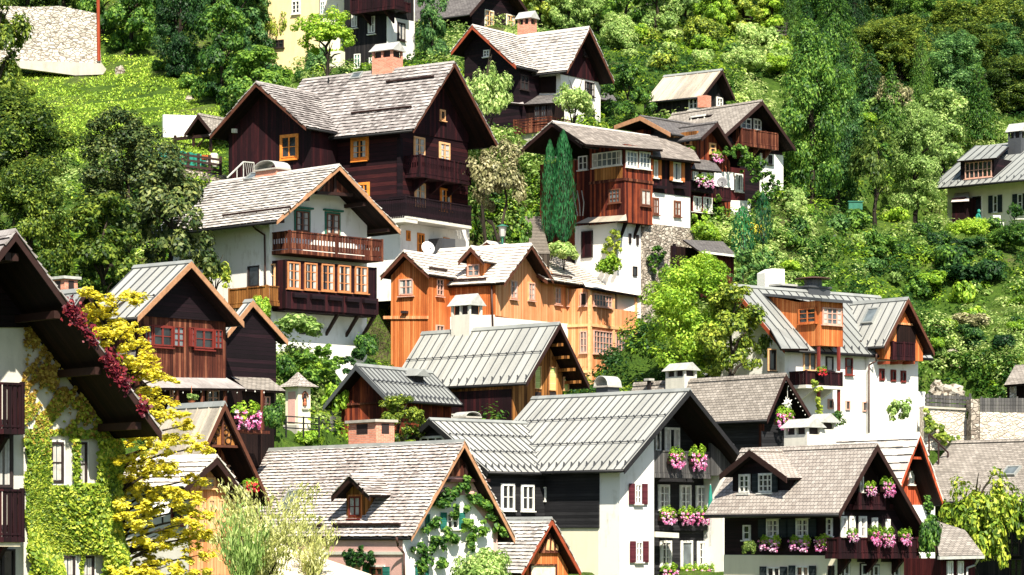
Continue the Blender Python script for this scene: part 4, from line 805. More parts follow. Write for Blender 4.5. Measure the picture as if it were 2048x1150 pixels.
# ================= white chalet with two balconies
h = House('white_chalet', 'white chalet with silvery shingle roof, carved balcony and enclosed timber bay of five windows', 539, 720, 151, 45); hD = h
ro = h.roof('G', -1.8, (678, 331), (553, 440), (800, 461), h.pt('E', 424, 362, h.pt('G', 678, 331, -1.8)[0])[0], 'shingle', 'shg', barge='bargelight', course=.3); roD = ro
xr = h.pt('G', 734, 480, 0)[0]; h.block(ro, 0, 0, xr, ro['end'] - .6, 'white', -4)
h.poly('gable_boarding', 'G', [(638, 384), (666, 352), (699, 386)], 'brown', -1.2, 0, .08); h.poly('gable_beam', 'G', [(632, 382), (704, 387), (704, 393), (632, 388)], 'bargedark', -1.2, -.1, .15); h.poly('gable_post', 'G', [(666, 345), (671, 345), (671, 385), (666, 385)], 'bargedark', -1.2, -.08, 0)
for (ae, ze, d, n, ln) in ro['off']:
    for t in (.1, .5): mb = MB(); p = (ae + d.x * ln * t - n.x * .32, ze + d.y * ln * t - n.y * .32); mb.box(p[0] - .09, p[0] + .09, -1.6, .1, p[1] - .14, p[1] + .06); mb.build('purlin', 'bargedark', ro['ob'])
for r in ((591, 423, 617, 463), (652, 428, 677, 469)): h.win('G', r, 'fb', 2, 3, case='fg', cw=.1, top=True, curtain=.25)
h.win('E', (497, 532, 520, 573), 'fd', 1, 1, case='fw', cw=.06)
bD = h.balcony('G', 579, 767, 470, 507, 1.45, 'brown', 'baluster', off=0, brackets=0, floor=.2, posts=3, pitch=.2)
# enclosed bay
yb = -1.1; x0, z1 = h.pt('G', 571, 524, yb); x1 = h.pt('G', 753, 600, yb)[0]; z0 = h.pt('G', 660, 627, yb)[1]; z1 = h.pt('G', 660, 527, yb)[1]
h.boxpart('bay', x0, x1, yb, -.005, z0, z1, 'plum'); zm = h.pt('G', 660, 590, yb)[1]; h.boxpart('bay_parapet', x0 - .05, x1 + .05, yb - .1, -.006, z0 + .1, zm, 'plum')
mb = MB()
for k in range(6): x = x0 + (x1 - x0) * (.02 + .192 * k); mb.box(x, x + .1, yb - .06, yb + .02, zm + .003, z1)
for k in range(5): x = x0 + (x1 - x0) * (.04 + .192 * k); mb.box(x + .1, x + 1.0, yb - .32, yb - .11, zm - .3, zm - .05)
mb.build('bay_frame', 'plumdark', h.root)
for i in range(5): X = (574, 608, 642, 675, 709)[i]; h.win('G', (X, 524 + 2.2 * i, X + 25, 578 + 2.2 * i), 'famber', 2, 3, off=yb, curtain=.2, fw=.075)
h.win('E', (541, 528, 551, 575), 'fp', 1, 2, off=x0)
mb = MB()
for X in (660, 700, 732):
    a, z = h.pt('G', X, 632, -.3); mb.prism([h.loc('G', a - .07, z0, -1.05), h.loc('G', a - .07, z0, -.8), h.loc('G', a - .07, z0 - .9, .0), h.loc('G', a - .07, z0 - 1.1, .0)], [h.loc('G', a + .07, z0, -1.05), h.loc('G', a + .07, z0, -.8), h.loc('G', a + .07, z0 - .9, .0), h.loc('G', a + .07, z0 - 1.1, .0)])
fixn(mb.build('bracket', 'bargedark', h.root))
for r in ((598, 644, 610, 668), (627, 646, 640, 670)): h.win('G', r, 'fd', 1, 1, sill=False)
h.downpipe([h.loc('E', *h.pt('E', 503, 448, -.3), -.3), h.loc('E', *h.pt('E', 511, 458, -.1), -.1), h.loc('E', *h.pt('E', 529, 470, -.1), -.1), h.loc('E', *h.pt('E', 531, 600, -.1), -.1)])
h.balcony('E', 456, 533, 574, 607, .9, 'ochre', 'board', off=0, brackets=2)
ae, ze, d, n, ln = ro['off'][0]; h.bar_on_roof(ro, 0, 1.0, h.pt('E', 560, 420, ae)[0], h.pt('E', 425, 430, ae)[0])
h.chimney(ro, 'E', 511, 552, 318, 362, ro['r'][0] - .15, 'brick', 'arch', depth=.9); h.skylight(ro, 0, (505, 355, .8, .7))

# ================= tall plum-brown house with orange windows
h = House('tall_brown_house', 'tall plum-brown log house with orange windows, brick chimney and two dark balconies', 800, 500, 170, 55); hE = h
ro = h.roof('G', -1.6, (908, 125), (826, 258), (994, 289), h.pt('E', 606, 151, h.pt('G', 908, 125, -1.6)[0])[0], 'shingle', 'shd', barge='barge', course=.3, sw=(.14, .34), jit=.016); roE = ro
xr = h.pt('G', 936, 330, 0)[0]; h.block(ro, 0, 0, xr, ro['end'] - .5, 'plumh', -3)
zw_ = h.pt('G', 870, 440, 0)[1]; h.boxpart('ground_floor', -.08, xr + .03, -.08, ro['end'] - .55, -3, zw_, 'white')
h.poly('gable_boarding', 'G', [(803, 262), (905, 140), (935, 230), (936, 285)], 'plum', 0, -.06, .02); h.boxpart('corner_post', -.1, .15, -.1, .15, zw_, ro['e'][0][1] - .3, 'plumdark')
rw, wx, wy0, wy1 = wing(h, ro, (671, 266), (612, 253), (513, 165), (421, 271), 'shingle', 'shd', wallmat='plum', ov=1.1, side=.5, zb=-2, barge='barge', course=.3, sw=(.14, .34), jit=.016)
h.win('E', (564, 273, 594, 315), 'fo', 2, 2, off=wx, case='fo', cw=.13); h.win('E', (706, 280, 734, 317), 'fo', 2, 3, case='fo', cw=.15, curtain=.25); h.win('E', (720, 368, 737, 396), 'fo', 2, 2, case='fo', cw=.1)
h.win('G', (880, 221, 889, 240), 'fp', 1, 1, off=-.06, case='fp', cw=.05); h.win('G', (813, 228, 819, 242), 'fp', 1, 1, off=-.06, sill=False)
for r in ((828, 276, 848, 318), (879, 287, 898, 326), (830, 368, 849, 410)): h.win('G', r, 'fp', 2, 3, case='fp', cw=.06, curtain=.3)
h.win('G', (881, 379, 900, 420), 'fo', 2, 3, case='fo', cw=.06, curtain=.2)
h.balcony('G', 841, 943, 318, 356, 1.2, 'brown', 'baluster', off=0, brackets=3, pitch=.17, gap=.03, posts=4, floormat='plum', rail='plum'); h.balcony('G', 811, 943, 401, 442, 1.3, 'plumdark', 'board', off=-.08, brackets=0, pitch=.16, gap=.06, posts=4, floormat='dull', rail='plumdark')
mb = MB(); yb0, zz = h.pt('E', 752, 440, -1.3); z2 = h.pt('E', 780, 397, -1.3)[1]
mb.box(-1.3, -.09, -1.38, yb0, zz - .25, zz); fl = mb.build('balcony', 'dull', h.root); mb = MB()
u = -1.3
while u < yb0: mb.box(-1.3, -1.26, u, u + .1, zz, z2 - .08); u += .14
mb.box(-1.33, -1.2, -1.3, yb0, z2 - .07, z2 + .02); mb.build('railing', 'plumdark', fl)
h.win('G', (813, 463, 819, 480), 'fo', 1, 1, off=-.08, case='fo', cw=.05, sill=False); h.win('G', (835, 468, 847, 506), 'fo', 2, 2, off=-.08, case='fo', cw=.05, name='door', sill=False); h.win('G', (887, 477, 897, 497), 'fo', 1, 1, off=-.08, case='fo', cw=.05, sill=False)
h.poly('porch_box', 'G', [(857, 478), (884, 480), (884, 512), (857, 512)], 'metaldark', -.08, -1.0, .02)
h.chimney(ro, 'E', 744, 784, 84, 152, ro['r'][0] - .3, 'brick', 'gable', depth=1.1, capmat='zinc')
ae, ze, d, n, ln = ro['off'][0]
for (qy, pa, pb) in ((.78, 775, 870), (.33, 705, 825)): h.bar_on_roof(ro, 0, ln * qy, h.pt('E', pb, 200, ae + d.x * ln * qy)[0], h.pt('E', pa, 200, ae + d.x * ln * qy)[0])
h.skylight(ro, 0, (714, 153, .8, .6)); h.poly('lamp', 'E', [(467, 258), (475, 258), (475, 266), (467, 266)], 'fw', wx, -.2, .02)
mb = MB(); p = h.loc('E', *h.pt('E', 657, 155, ro['r'][0] - .5), ro['r'][0] - .5); mb.tube((p[0], p[1], p[2] - .8), p, .06); mb.build('vent_pipe', 'iron', ro['ob'])

# ================= yellow and cream house top left
h = House('yellow_house', 'yellow and cream plaster house with green shutters at the top edge, left of centre', 688, 135, 204, 62)
h.boxpart('wall', 0, 7, 0, h.pt('E', 640, 60, 0)[0], -4, 9, 'cream'); h.boxpart('wall', .4, 7, h.pt('E', 640, 60, 0)[0] + .01, h.pt('E', 536, 60, .4)[0], -4, 9, 'yellow')
for r, pn in (((641, 3, 651, 29), 'shut_green'), ((667, 8, 675, 33), 'glb'), ((644, 97, 653, 117), 'shut_green')): h.win('E', r, 'fw', 2, 3, pane=pn)
h.win('E', (585, 2, 600, 27), 'fw', 2, 3, off=.4, case='fw', cw=.05); h.win('E', (548, 80, 568, 96), 'fd', 2, 2, off=.4)
ro = h.roof('G', -1, (3.5, 12.5), (-.8, 8.6), (7.8, 8.6), h.pt('E', 536, 60, .4)[0] + .8, 'shingle', 'shd', local=True)
h.boxpart('porch', -2.2, -.01, .3, h.pt('E', 681, 110, -2.2)[0], -4, h.pt('E', 715, 98, -2.2)[1], 'cream'); h.win('E', (709, 108, 721, 136), 'fw', 2, 3, off=-2.2, pane='shut_green'); h.win('E', (739, 115, 745, 132), 'fw', 1, 2, off=-2.2, pane='shut_green')
# ================= dark house beside it
h = House('dark_balcony_house', 'dark boarded house with plum balcony and white corner wall at the top edge', 774, 128, 200, 56)
x1 = h.pt('G', 828, 80, 0)[0]; yl = h.pt('E', 688, 60, 0)[0]
h.boxpart('wall', 0.02, x1 - .02, 0.02, yl, -4, 9, 'blackv'); h.poly('plaster_wall', 'G', [(774, 33), (827, 43), (827, 140), (774, 140)], 'white', 0, -.06, .03)
ro = h.roof('G', -1, (x1 / 2, 11), (-1, 8.2), (x1 + 1, 8.2), yl + .5, 'shingle', 'shd', local=True)
for r in ((737, 33, 751, 66), (704, 27, 715, 54)): h.win('E', r, 'fw', 2, 2, curtain=.2, case='fd', cw=.08)
h.win('G', (795, 47, 809, 80), 'fd', 1, 1, off=-.06, case='fd', cw=.05, curtain=.3)
h.balcony('E', 700, 790, -8, 18, 1.2, 'plum', 'board', off=0, brackets=2); h.balcony('G', 801, 822, 4, 18, .7, 'plum', 'board', off=0, brackets=0)
h.downpipe([h.loc('G', x1 - .1, 8, -.1), h.loc('G', x1 - .1, -2, -.1)], 'zinc')

# ================= dark timber house at the top edge
h = House('dark_timber_house', 'dark timber house with two white windows cut by the top edge', 944, 70, 214, 52)
ro = h.roof('G', -.9, (1006, -50), (940, 27), (1076, 53), 9, 'plain', 'tiled', barge='bargedark')
x1 = ro['e'][1][0] - .6; h.block(ro, 0, 0, x1, 8.5, 'plumdark', -4)
for r in ((970, 22, 986, 53), (1013, 31, 1028, 62)): h.win('G', r, 'fp', 2, 3, case='fw', cw=.06, curtain=.2)

# ================= L-shaped house with white walls
h = House('cross_gable_house', 'white-walled house with dark timber cross gables and grey shingle roof below the top edge', 1121, 258, 190, 54); hH = h
ro = h.roof('G', -1.1, (1178, 55), (1134, 140), (1227, 162), h.pt('E', 1029, 71, h.pt('G', 1178, 55, -1.1)[0])[0] + .5, 'shingle', 'shg', barge='barge', course=.3); roH = ro
xr = h.pt('G', 1201, 200, 0)[0]; h.block(ro, 0, 0, xr, ro['end'] - .5, 'white', -4)
h.poly('gable_boarding', 'G', [(1120, 148), (1176, 62), (1201, 125), (1201, 165)], 'plum', 0, -.06, .02)
rw, wx, wy0, wy1 = wing(h, ro, (1074, 143), (1032, 131), (945, 51), (903, 104), 'shingle', 'shg', wallmat='plumdark', ov=.9, side=.4, barge='bargered', course=.3)
h.win('G', (1169, 164, 1187, 192), 'fd', 2, 2, curtain=.1); h.win('G', (1168, 218, 1188, 250), 'fd', 2, 2); h.win('G', (1166, 98, 1173, 113), 'fd', 1, 1, off=-.06)
h.win('E', (1042, 150, 1054, 178), 'fd', 2, 2, off=wx + 1.6, curtain=.2); h.win('E', (968, 100, 980, 114), 'fw', 2, 2, off=wx)
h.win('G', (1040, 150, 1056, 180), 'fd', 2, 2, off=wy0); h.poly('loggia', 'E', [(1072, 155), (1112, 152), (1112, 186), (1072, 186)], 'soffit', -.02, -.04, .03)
h.chimney(ro, 'E', 1035, 1060, 22, 80, ro['r'][0] + .2, 'brick', 'gable', depth=.8)
slab(h, 'porch_roof', [('E', -1.8, 1044, 209), ('E', -1.8, 1112, 205), ('E', -.05, 1110, 190), ('E', -.05, 1060, 190)], 'tiled', .12)
h.boxpart('porch', -1.5, -.06, h.pt('E', 1104, 230, -1.5)[0], h.pt('E', 1052, 230, -1.5)[0], -3, h.pt('E', 1080, 208, -1.5)[1], 'soffit')
for r in ((1070, 211, 1080, 242), (1083, 211, 1093, 242), (1096, 209, 1104, 240)): h.win('E', r, 'fd', 2, 3, off=-1.5, pane='glb')
h.poly('annex_wall', 'E', [(1006, 262), (1006, 196), (1040, 204), (1044, 262)], 'white', -2.0, 0, 3); slab(h, 'annex_roof', [('E', -2.5, 1000, 203), ('E', -2.5, 1048, 208), ('E', .6, 1040, 188), ('E', .6, 1004, 180)], 'shd', .12)
h.balcony('E', 1026, 1100, 236, 256, 2.6, 'brown', 'slat', off=-1.5, brackets=0, floor=.3); h.poly('terrace_wall', 'E', [(1026, 258), (1100, 258), (1100, 320), (1026, 320)], 'greyplaster', -3.9, 0, 1)
h.boxpart('shed', xr + .3, xr + 3, 3, 7, -3, h.pt('G', 1214, 200, 3)[1], 'plumdark'); slab(h, 'shed_roof', [('G', 2.5, 1199, 198), ('G', 2.5, 1236, 203), ('G', 7, 1222, 185), ('G', 7, 1190, 185)], 'tiled', .12)

# ================= small metal-roofed house upper right
h = House('small_metal_roof_house', 'small dark timber house with stained pale metal roof on the upper slope', 1424, 240, 197, 54); hI = h
ro = h.roof('G', -.7, (1444, 140), (1404, 192), (1469, 196), h.pt('E', 1328, 149, h.pt('G', 1444, 140, -.7)[0])[0], 'metal', 'metalrust', barge='bargedark', guards=(), seam=.9)
xr = h.pt('G', 1462, 200, 0)[0]; h.block(ro, 0, ro['e'][0][0] + .4, xr, ro['end'] - .3, 'blackv', -4)
h.win('E', (1379, 197, 1396, 218), 'fw', 2, 2, off=ro['e'][0][0] + .4, case='fw', cw=.05); h.win('G', (1433, 196, 1444, 213), 'fw', 2, 2, case='fw', cw=.05)
h.poly('brick_stack', 'E', [(1403, 193), (1422, 192), (1422, 216), (1403, 217)], 'brick', ro['e'][0][0] + .4, -.5, .02)
h.boxpart('lean_to', -1.6, 0, ro['end'] - 2.6, ro['end'] + .5, -4, h.pt('E', 1330, 204, -1)[1], 'blackv')

# ================= gabled house with balcony below it
h = House('balcony_gable_house', 'dark gabled house with carved brown balcony and whitewashed lower wall on the hillside', 1480, 392, 186, 43); hJ = h
ro = h.roof('G', -1.1, (1524, 202), (1449, 270), (1590, 296), h.pt('E', 1371, 222, h.pt('G', 1524, 202, -1.1)[0])[0] + 1.2, 'plain', 'tile', barge='bargedark'); roJ = ro
xr = h.pt('G', 1565, 330, 0)[0]; h.block(ro, 0, 0, xr, ro['end'] - .4, 'plumdark', -4)
x0 = h.pt('G', 1520, 330, 0)[0]; h.poly('plaster_wall', 'G', [(1519, 306), (1565, 311), (1565, 400), (1519, 400)], 'white', 0, -.07, .02)
for r in ((1481, 237, 1501, 258), (1507, 239, 1521, 260)): h.win('G', r, 'fw', 2, 2, case='fw', cw=.04)
h.win('G', (1535, 310, 1543, 328), 'fd', 2, 2, off=-.07, case='fw', cw=.04); h.win('G', (1482, 297, 1494, 313), 'fw', 2, 2)
h.balcony('G', 1483, 1557, 261, 290, .9, 'brown', 'board', off=0, brackets=3, posts=4, gap=.04)
slab(h, 'dormer_roof', [('E', -.2, 1378, 236), ('E', -.2, 1420, 230), ('E', 2.6, 1470, 216), ('E', 2.6, 1400, 222)], 'tiled', .1); h.poly('dormer', 'E', [(1381, 250), (1381, 232), (1414, 229), (1414, 250)], 'soffit', -.1, 0, 2.0); h.win('E', (1383, 232, 1411, 247), 'fw', 2, 1, off=-.1, case='fw', cw=.05)

# ================= red-brown houses of the middle terrace
h = House('terrace_house', 'rambling red-brown house with two small gables, flower balcony and satellite dish', 1394, 430, 181, 45); hK2 = h
zt = h.pt('E', 1345, 268, 0)[1]
ra = h.roof('E', -1.3, (1281, 233), (1229, 252), (1341, 266), h.pt('G', 1434, 244, 4)[0], 'plain', 'tiled', barge='bargelight', t=.12)
rb = h.roof('G', -.8, (1434, 245), (1403, 275), (1465, 294), 5, 'plain', 'tiled', barge='bargedark', t=.12)
xr = h.pt('G', 1461, 320, 0)[0]; h.block(rb, 0, 0, xr, 4.5, 'red', -4)
h.boxpart('wall', 0.03, 4, 4.51, h.pt('E', 1245, 270, 0)[0], -4, h.pt('E', 1300, 256, -.2)[1], 'red'); h.boxpart('wall', -.05, .3, .05, h.pt('E', 1335, 290, 0)[0], h.pt('E', 1360, 330, 0)[1], zt, 'ochre')
for r in ((1350, 273, 1359, 294), (1371, 278, 1383, 300)): h.win('E', r, 'fp', 1, 2, off=-.05, case='fp', cw=.06)
h.win('G', (1419, 288, 1430, 306), 'fp', 1, 2, case='fp', cw=.06)
slab(h, 'skirt_roof', [('G', -1.6, 1382, 337), ('G', -1.6, 1444, 343), ('G', 0, 1428, 322), ('G', 0, 1394, 318)], 'tiled', .12)
pr = -1.3
h.boxpart('porch', -.4, h.pt('G', 1426, 380, pr)[0], pr, -.01, -3, h.pt('G', 1405, 341, pr)[1], 'redwood')
for r in ((1384, 343, 1395, 362), (1402, 345, 1413, 364), (1416, 346, 1425, 364)): h.win('G', r, 'fw', 2, 1, off=pr, pane='glb', curtain=.3)
for r in ((1385, 393, 1401, 422), (1405, 395, 1423, 424)): h.win('G', r, 'fw', 3, 1, off=pr, curtain=.25, case='fr', cw=.05)
h.balcony('G', 1381, 1428, 363, 378, .5, 'plumdark', 'board', off=pr, brackets=0)
h.poly('plaster_wall', 'G', [(1427, 343), (1466, 345), (1466, 380), (1427, 378)], 'white', 0, -.08, .02); h.balcony('G', 1430, 1462, 374, 396, .9, 'plum', 'board', off=0, brackets=1)
h.poly('plaster_wall', 'G', [(1430, 400), (1500, 402), (1500, 450), (1430, 450)], 'white', .4, -.08, .3)
h.boxpart('wall', xr + .01, h.pt('G', 1490, 370, .5)[0], .5, 4, -4, h.pt('G', 1475, 336, .5)[1], 'redwood'); h.win('G', (1470, 349, 1484, 382), 'fw', 3, 1, off=.5, case='fw', cw=.05, curtain=.25)
h.balcony('G', 1440, 1464, 434, 452, 1.2, 'plumdark', 'bar', off=.3, brackets=0)

h = House('timber_bay_house', 'red-brown timber house with projecting two-storey bay and white sash windows above a white tower', 1249, 575, 172, 45); hK = h
rk = h.roof('E', -1.4, (1105, 244), (1044, 298), (1165, 290), h.pt('G', 1316, 272, 4)[0], 'shingle', 'shg', barge='bargedark', course=.3, t=.14); roK = rk
yb = h.pt('E', 1178, 350, 0)[0]; xb = h.pt('G', 1305, 370, 0)[0]; z0 = h.pt('G', 1278, 447, 0)[1]; z1 = h.pt('G', 1278, 292, 0)[1]
zmid = h.pt('G', 1278, 362, 0)[1]
h.boxpart('bay', 0, xb, 0, yb, z0, z1, 'red'); h.boxpart('bay_band', -.07, xb + .05, -.07, yb, zmid - .08, zmid + .08, 'brown')
h.poly('bay_front', 'E', [(1190, 336), (1245, 331), (1245, 356), (1190, 362)], 'ochre', 0, -.06, .02)
slab(h, 'bay_roof', [('G', -.6, 1172, 288), ('G', -.6, 1326, 299), ('G', 4.4, 1316, 273), ('G', 4.4, 1108, 246)], 'tilew', .14)
slab(h, 'roof', [('G', -.3, 1300, 312), ('G', -.3, 1402, 323), ('G', 4.4, 1380, 288), ('G', 4.4, 1300, 272)], 'tilew', .14)
h.boxpart('rear_wall', .5, 3.2, yb + .01, h.pt('E', 1080, 320, .5)[0], -2, z1 - .5, 'red')
xd = h.pt('G', 1382, 370, .5)[0]; zd0 = h.pt('G', 1345, 389, .5)[1]; zd1 = h.pt('G', 1345, 312, .5)[1]
h.boxpart('timber_wall', xb + .01, xd, .5, 6, zd0, zd1, 'plum'); h.boxpart('plaster_wall', xb + .01, xd - .02, .55, 6, h.pt('G', 1345, 453, .5)[1], zd0 - .003, 'white'); h.boxpart('stone_base', xb - .4, xd + .1, .3, 5, -3, h.pt('G', 1345, 453, .5)[1] - .003, 'stoneg')
for r in ((1186, 304, 1244, 333),): h.win('E', r, 'fw', 6, 2, off=0, pane='glb', curtain=.1)
for r in ((1252, 303, 1273, 334), (1278, 305, 1299, 337)): h.win('G', r, 'fw', 3, 3, pane='glb', case='fw', cw=.04)
h.win('E', (1158, 312, 1176, 340), 'fw', 2, 2, off=.5); h.win('E', (1219, 378, 1241, 406), 'fb', 3, 3, off=0, pane='glb'); h.win('G', (1281, 380, 1300, 411), 'fb', 2, 1, curtain=.35, case='fb', cw=.05)
for r, s_ in (((1306, 320, 1314, 356), .8), ((1345, 325, 1360, 362), .45)): h.win('G', r, 'fw', 1, 1, off=.5, shut='shut_or', sw=s_, curtain=.3)
for r in ((1306, 397, 1316, 428), (1348, 403, 1360, 432)): h.win('G', r, 'fb', 2, 2, off=.55, curtain=.2, case='fb', cw=.05)
for x in (1312, 1352): h.poly('flower_ledge', 'G', [(x - 6, 371), (x + 14, 373), (x + 14, 379), (x - 6, 377)], 'plumdark', .5, -.3, .02)
# white tower under the bay
xt = h.pt('G', 1287, 500, .6)[0]; h.boxpart('tower', .0, xt, .6, h.pt('E', 1150, 480, 0)[0], -4, z0 + .05, 'white')
slab(h, 'tower_roof', [('E', -.6, 1150, 447), ('E', -.6, 1254, 441), ('E', .1, 1252, 428), ('E', .1, 1180, 433)], 'metalrust', .08)
h.win('E', (1164, 462, 1186, 516), 'fd', 1, 1, off=0, pane='plum', name='door', sill=False)
for r in ((1257, 467, 1261, 487), (1272, 470, 1276, 490), (1265, 533, 1273, 552)): h.win('G', r, 'fd', 1, 1, off=.6, sill=False, fw=.03)
mb = MB()
for xx in (.35, 1.5): mb.prism([(xx - .07, .1, z0), (xx - .07, .35, z0), (xx - .07, .6, z0 - .7), (xx - .07, .6, z0 - .9)], [(xx + .07, .1, z0), (xx + .07, .35, z0), (xx + .07, .6, z0 - .7), (xx + .07, .6, z0 - .9)])
fixn(mb.build('bracket', 'soffit', h.root))
mb = MB()
for k in range(3): mb.path([h.loc('E', *h.pt('E', 1150 + 9 * k, 382, .3), .1), h.loc('E', *h.pt('E', 1153 + 9 * k, 405, 0), -.15), h.loc('E', *h.pt('E', 1160 + 5 * k, 432, 0), -.2)], .035)
mb.build('downpipe', 'concrete', h.root)

# ================= house at the right edge
h = House('garden_house', 'cream house with grey metal roof, wide dormer and slim chimney at the right edge', 2110, 460, 205, 48); hW = h
ro = h.roof('G', -.8, (2205, 268), (2112, 352), (2300, 372), h.pt('E', 1950, 289, h.pt('G', 2205, 268, -.8)[0])[0], 'metal', 'metalgrey', barge='bargedark', guards=(.05,), seam=.6)
h.block(ro, 0, .6, ro['e'][1][0] - .5, ro['end'] - .6, 'cream', -3)
ae, ze, d, n, ln = ro['off'][0]; dx = ae + d.x * 1.0
y0 = h.pt('E', 1988, 340, dx)[0]; y1 = h.pt('E', 1921, 340, dx)[0]; zt = h.pt('E', 1950, 319, dx)[1]
h.boxpart('dormer', dx, dx + 4, y0, y1, h.pt('E', 1950, 362, dx)[1], zt, 'plumdark'); slab(h, 'dormer_roof', [('E', dx - .5, 1914, 322), ('E', dx - .5, 1994, 315), ('E', dx + 4.2, 2020, 290), ('E', dx + 4.2, 1952, 291)], 'metalgrey', .12, seam=.6)
h.win('E', (1931, 323, 1984, 356), 'fpk', 6, 2, off=dx)
h.chimney(ro, 'E', 2016, 2042, 246, 312, ae + d.x * ln * .7, 'metaldark', 'gable', depth=.8)
h.win('E', (1946, 393, 1963, 437), 'fd', 1, 1, off=.6, case='fw', cw=.06, name='door', sill=False); h.win('E', (1987, 391, 1996, 425), 'fw', 1, 2, off=.6, shut='shut_dark', sw=.95); h.win('E', (2036, 388, 2046, 422), 'fw', 1, 2, off=.6, shut='shut_dark', sw=.95)
h.boxpart('porch', -.9, .58, h.pt('E', 1935, 400, -.5)[0], h.pt('E', 1910, 400, -.5)[0], -2, h.pt('E', 1920, 396, -.5)[1], 'plum'); slab(h, 'porch_roof', [('E', -1.3, 1902, 404), ('E', -1.3, 1938, 402), ('E', .55, 1938, 384), ('E', .55, 1910, 386)], 'shp', .1)
# ---------------------------------------------------------------- the hillside
CP = []
def cp(px, py, Y, dz=0): p = P(px, py, Y); CP.append((p.x, p.y, p.z + dz))
for x in (-40, -20, 0, 20, 40): CP.append((x, 60, -6)); CP.append((x, 95, -5.2))
for px, py, Y in ((300, 1150, 110), (700, 1150, 118), (1100, 1150, 128), (1400, 1150, 134), (1700, 1150, 123), (2000, 1150, 128), (1900, 1150, 118)): cp(px, py, Y, -2.5)
for a in ((360, 905, 124), (520, 880, 128), (200, 860, 122), (700, 890, 144), (600, 855, 140), (1000, 850, 148), (1215, 790, 161), (800, 735, 160), (640, 695, 150), (450, 700, 154), (760, 700, 152), (1400, 905, 147), (1560, 905, 147),
          (1640, 868, 159), (1830, 868, 159), (1840, 1150, 136), (1270, 578, 171), (1170, 520, 172), (1070, 485, 176), (870, 500, 169), (960, 500, 168), (470, 350, 178), (690, 132, 203), (800, 130, 199), (960, 62, 213),
          (1180, 258, 189), (1080, 262, 188), (1400, 240, 197), (1540, 392, 186), (1400, 430, 181), (1480, 440, 182), (1620, 420, 205), (1700, 440, 208), (1850, 640, 186), (1600, 560, 180), (1900, 780, 168), (1960, 455, 205), (2100, 460, 205), (1850, 470, 205),
          (1700, 170, 255), (2000, 170, 258), (2000, 0, 292), (1300, 60, 238), (1100, 20, 240), (1500, 70, 240), (1400, 140, 212), (120, 145, 214), (220, 190, 205), (330, 218, 198), (60, 180, 208), (400, 335, 183), (340, 300, 186), (100, 500, 160), (60, 700, 140), (250, 560, 150), (20, 820, 128),
          (350, 150, 208), (500, 160, 206), (200, 0, 232), (400, 0, 235), (600, 0, 236), (850, 100, 206), (1000, 300, 184), (1000, 420, 174), (1120, 560, 168), (1350, 640, 166), (1450, 700, 163), (1350, 560, 172),
          (1700, 560, 184), (1950, 890, 160), (1880, 890, 160), (1950, 800, 163.5), (2040, 800, 164), (1990, 700, 176), (1750, 640, 176), (1480, 560, 176)): cp(*a)
for x in (-90, -45, 0, 45, 90): CP.append((x, 300, 68 - 0.00 * x)); CP.append((x, 420, 130)); CP.append((x, 600, 180))
for x in (-90, 90): CP.append((x, 110, -3)); CP.append((x, 150, 9)); CP.append((x, 200, 30)); CP.append((x, 240, 48))
CPA = np.array(CP); A_ = np.c_[np.ones(len(CPA)), CPA[:, :2], CPA[:, 1] ** 2]; COEF, *_ = np.linalg.lstsq(A_, CPA[:, 2], rcond=None); RES = CPA[:, 2] - A_ @ COEF
def gz(x, y):
    x = np.atleast_1d(np.asarray(x, float)); y = np.atleast_1d(np.asarray(y, float)); sh = x.shape; x = x.ravel(); y = y.ravel()
    d2 = (x[:, None] - CPA[None, :, 0]) ** 2 + (y[:, None] - CPA[None, :, 1]) ** 2 + .6; w = d2 ** -1.7
    z = COEF[0] + COEF[1] * x + COEF[2] * y + COEF[3] * y * y + (w * RES).sum(1) / w.sum(1); return z.reshape(sh)
_gz0 = gz
GX = np.linspace(-130, 130, 521); GY = np.linspace(40, 620, 1161); GZ = _gz0(*np.meshgrid(GX, GY))
def gz_grid(x, y):                                  # bilinear look-up of the hill's height
    fx = np.clip((x + 130) * 2, 0, 519.99); fy = np.clip((y - 40) * 2, 0, 1159.99); i = fx.astype(int); j = fy.astype(int); a = fx - i; b = fy - j
    return (GZ[j, i] * (1 - a) + GZ[j, i + 1] * a) * (1 - b) + (GZ[j + 1, i] * (1 - a) + GZ[j + 1, i + 1] * a) * b
PADS = [(hO, -7, 10, -3, 12), (hP, -3, 9, -5, 14), (hS, -4, 9, -4, 12), (hU, -2, 6, -3, 11), (hV, -9, 14, -3.5, 7), (hL, -6, 15, -4, 9), (hM, -2, 7, -2, 11), (hN, -2, 7, -2, 5), (hC, -2, 8, -3, 6), (hQ, -3, 7, -4, 8), (hA, -5, 15, -8, 12), (hD, -4, 9, -4, 12), (hE, -8, 8, -3, 12), (hH, -6, 7, -3, 11), (hJ, -2, 8, -2, 8), (hK, -2, 7, -3, 9), (hK2, -3, 7, -3, 9), (hW, -3, 10, -3, 14), (hI, -2, 5, -2, 8), (hX, -14, 14, -16, 14), (hT, -4, 6, -6, 6)]
def gz(x, y):
    x = np.atleast_1d(np.asarray(x, float)); y = np.atleast_1d(np.asarray(y, float)); z = gz_grid(x, y)
    for h, x0, x1, y0, y1 in PADS:
        dx = x - h.O.x; dy = y - h.O.y; u = dx * h.ux.x + dy * h.ux.y; v = dx * h.uy.x + dy * h.uy.y
        ou = np.maximum(np.maximum(x0 - u, u - x1), 0); ov = np.maximum(np.maximum(y0 - v, v - y1), 0); d = np.sqrt(ou * ou + ov * ov)
        z = np.minimum(z, h.O.z + .1 + np.maximum(d - .3, 0) * 2.6 + np.maximum(v - y1 + 3, 0) * .6)
    return z
def gz1(x, y): return float(gz([x], [y])[0])
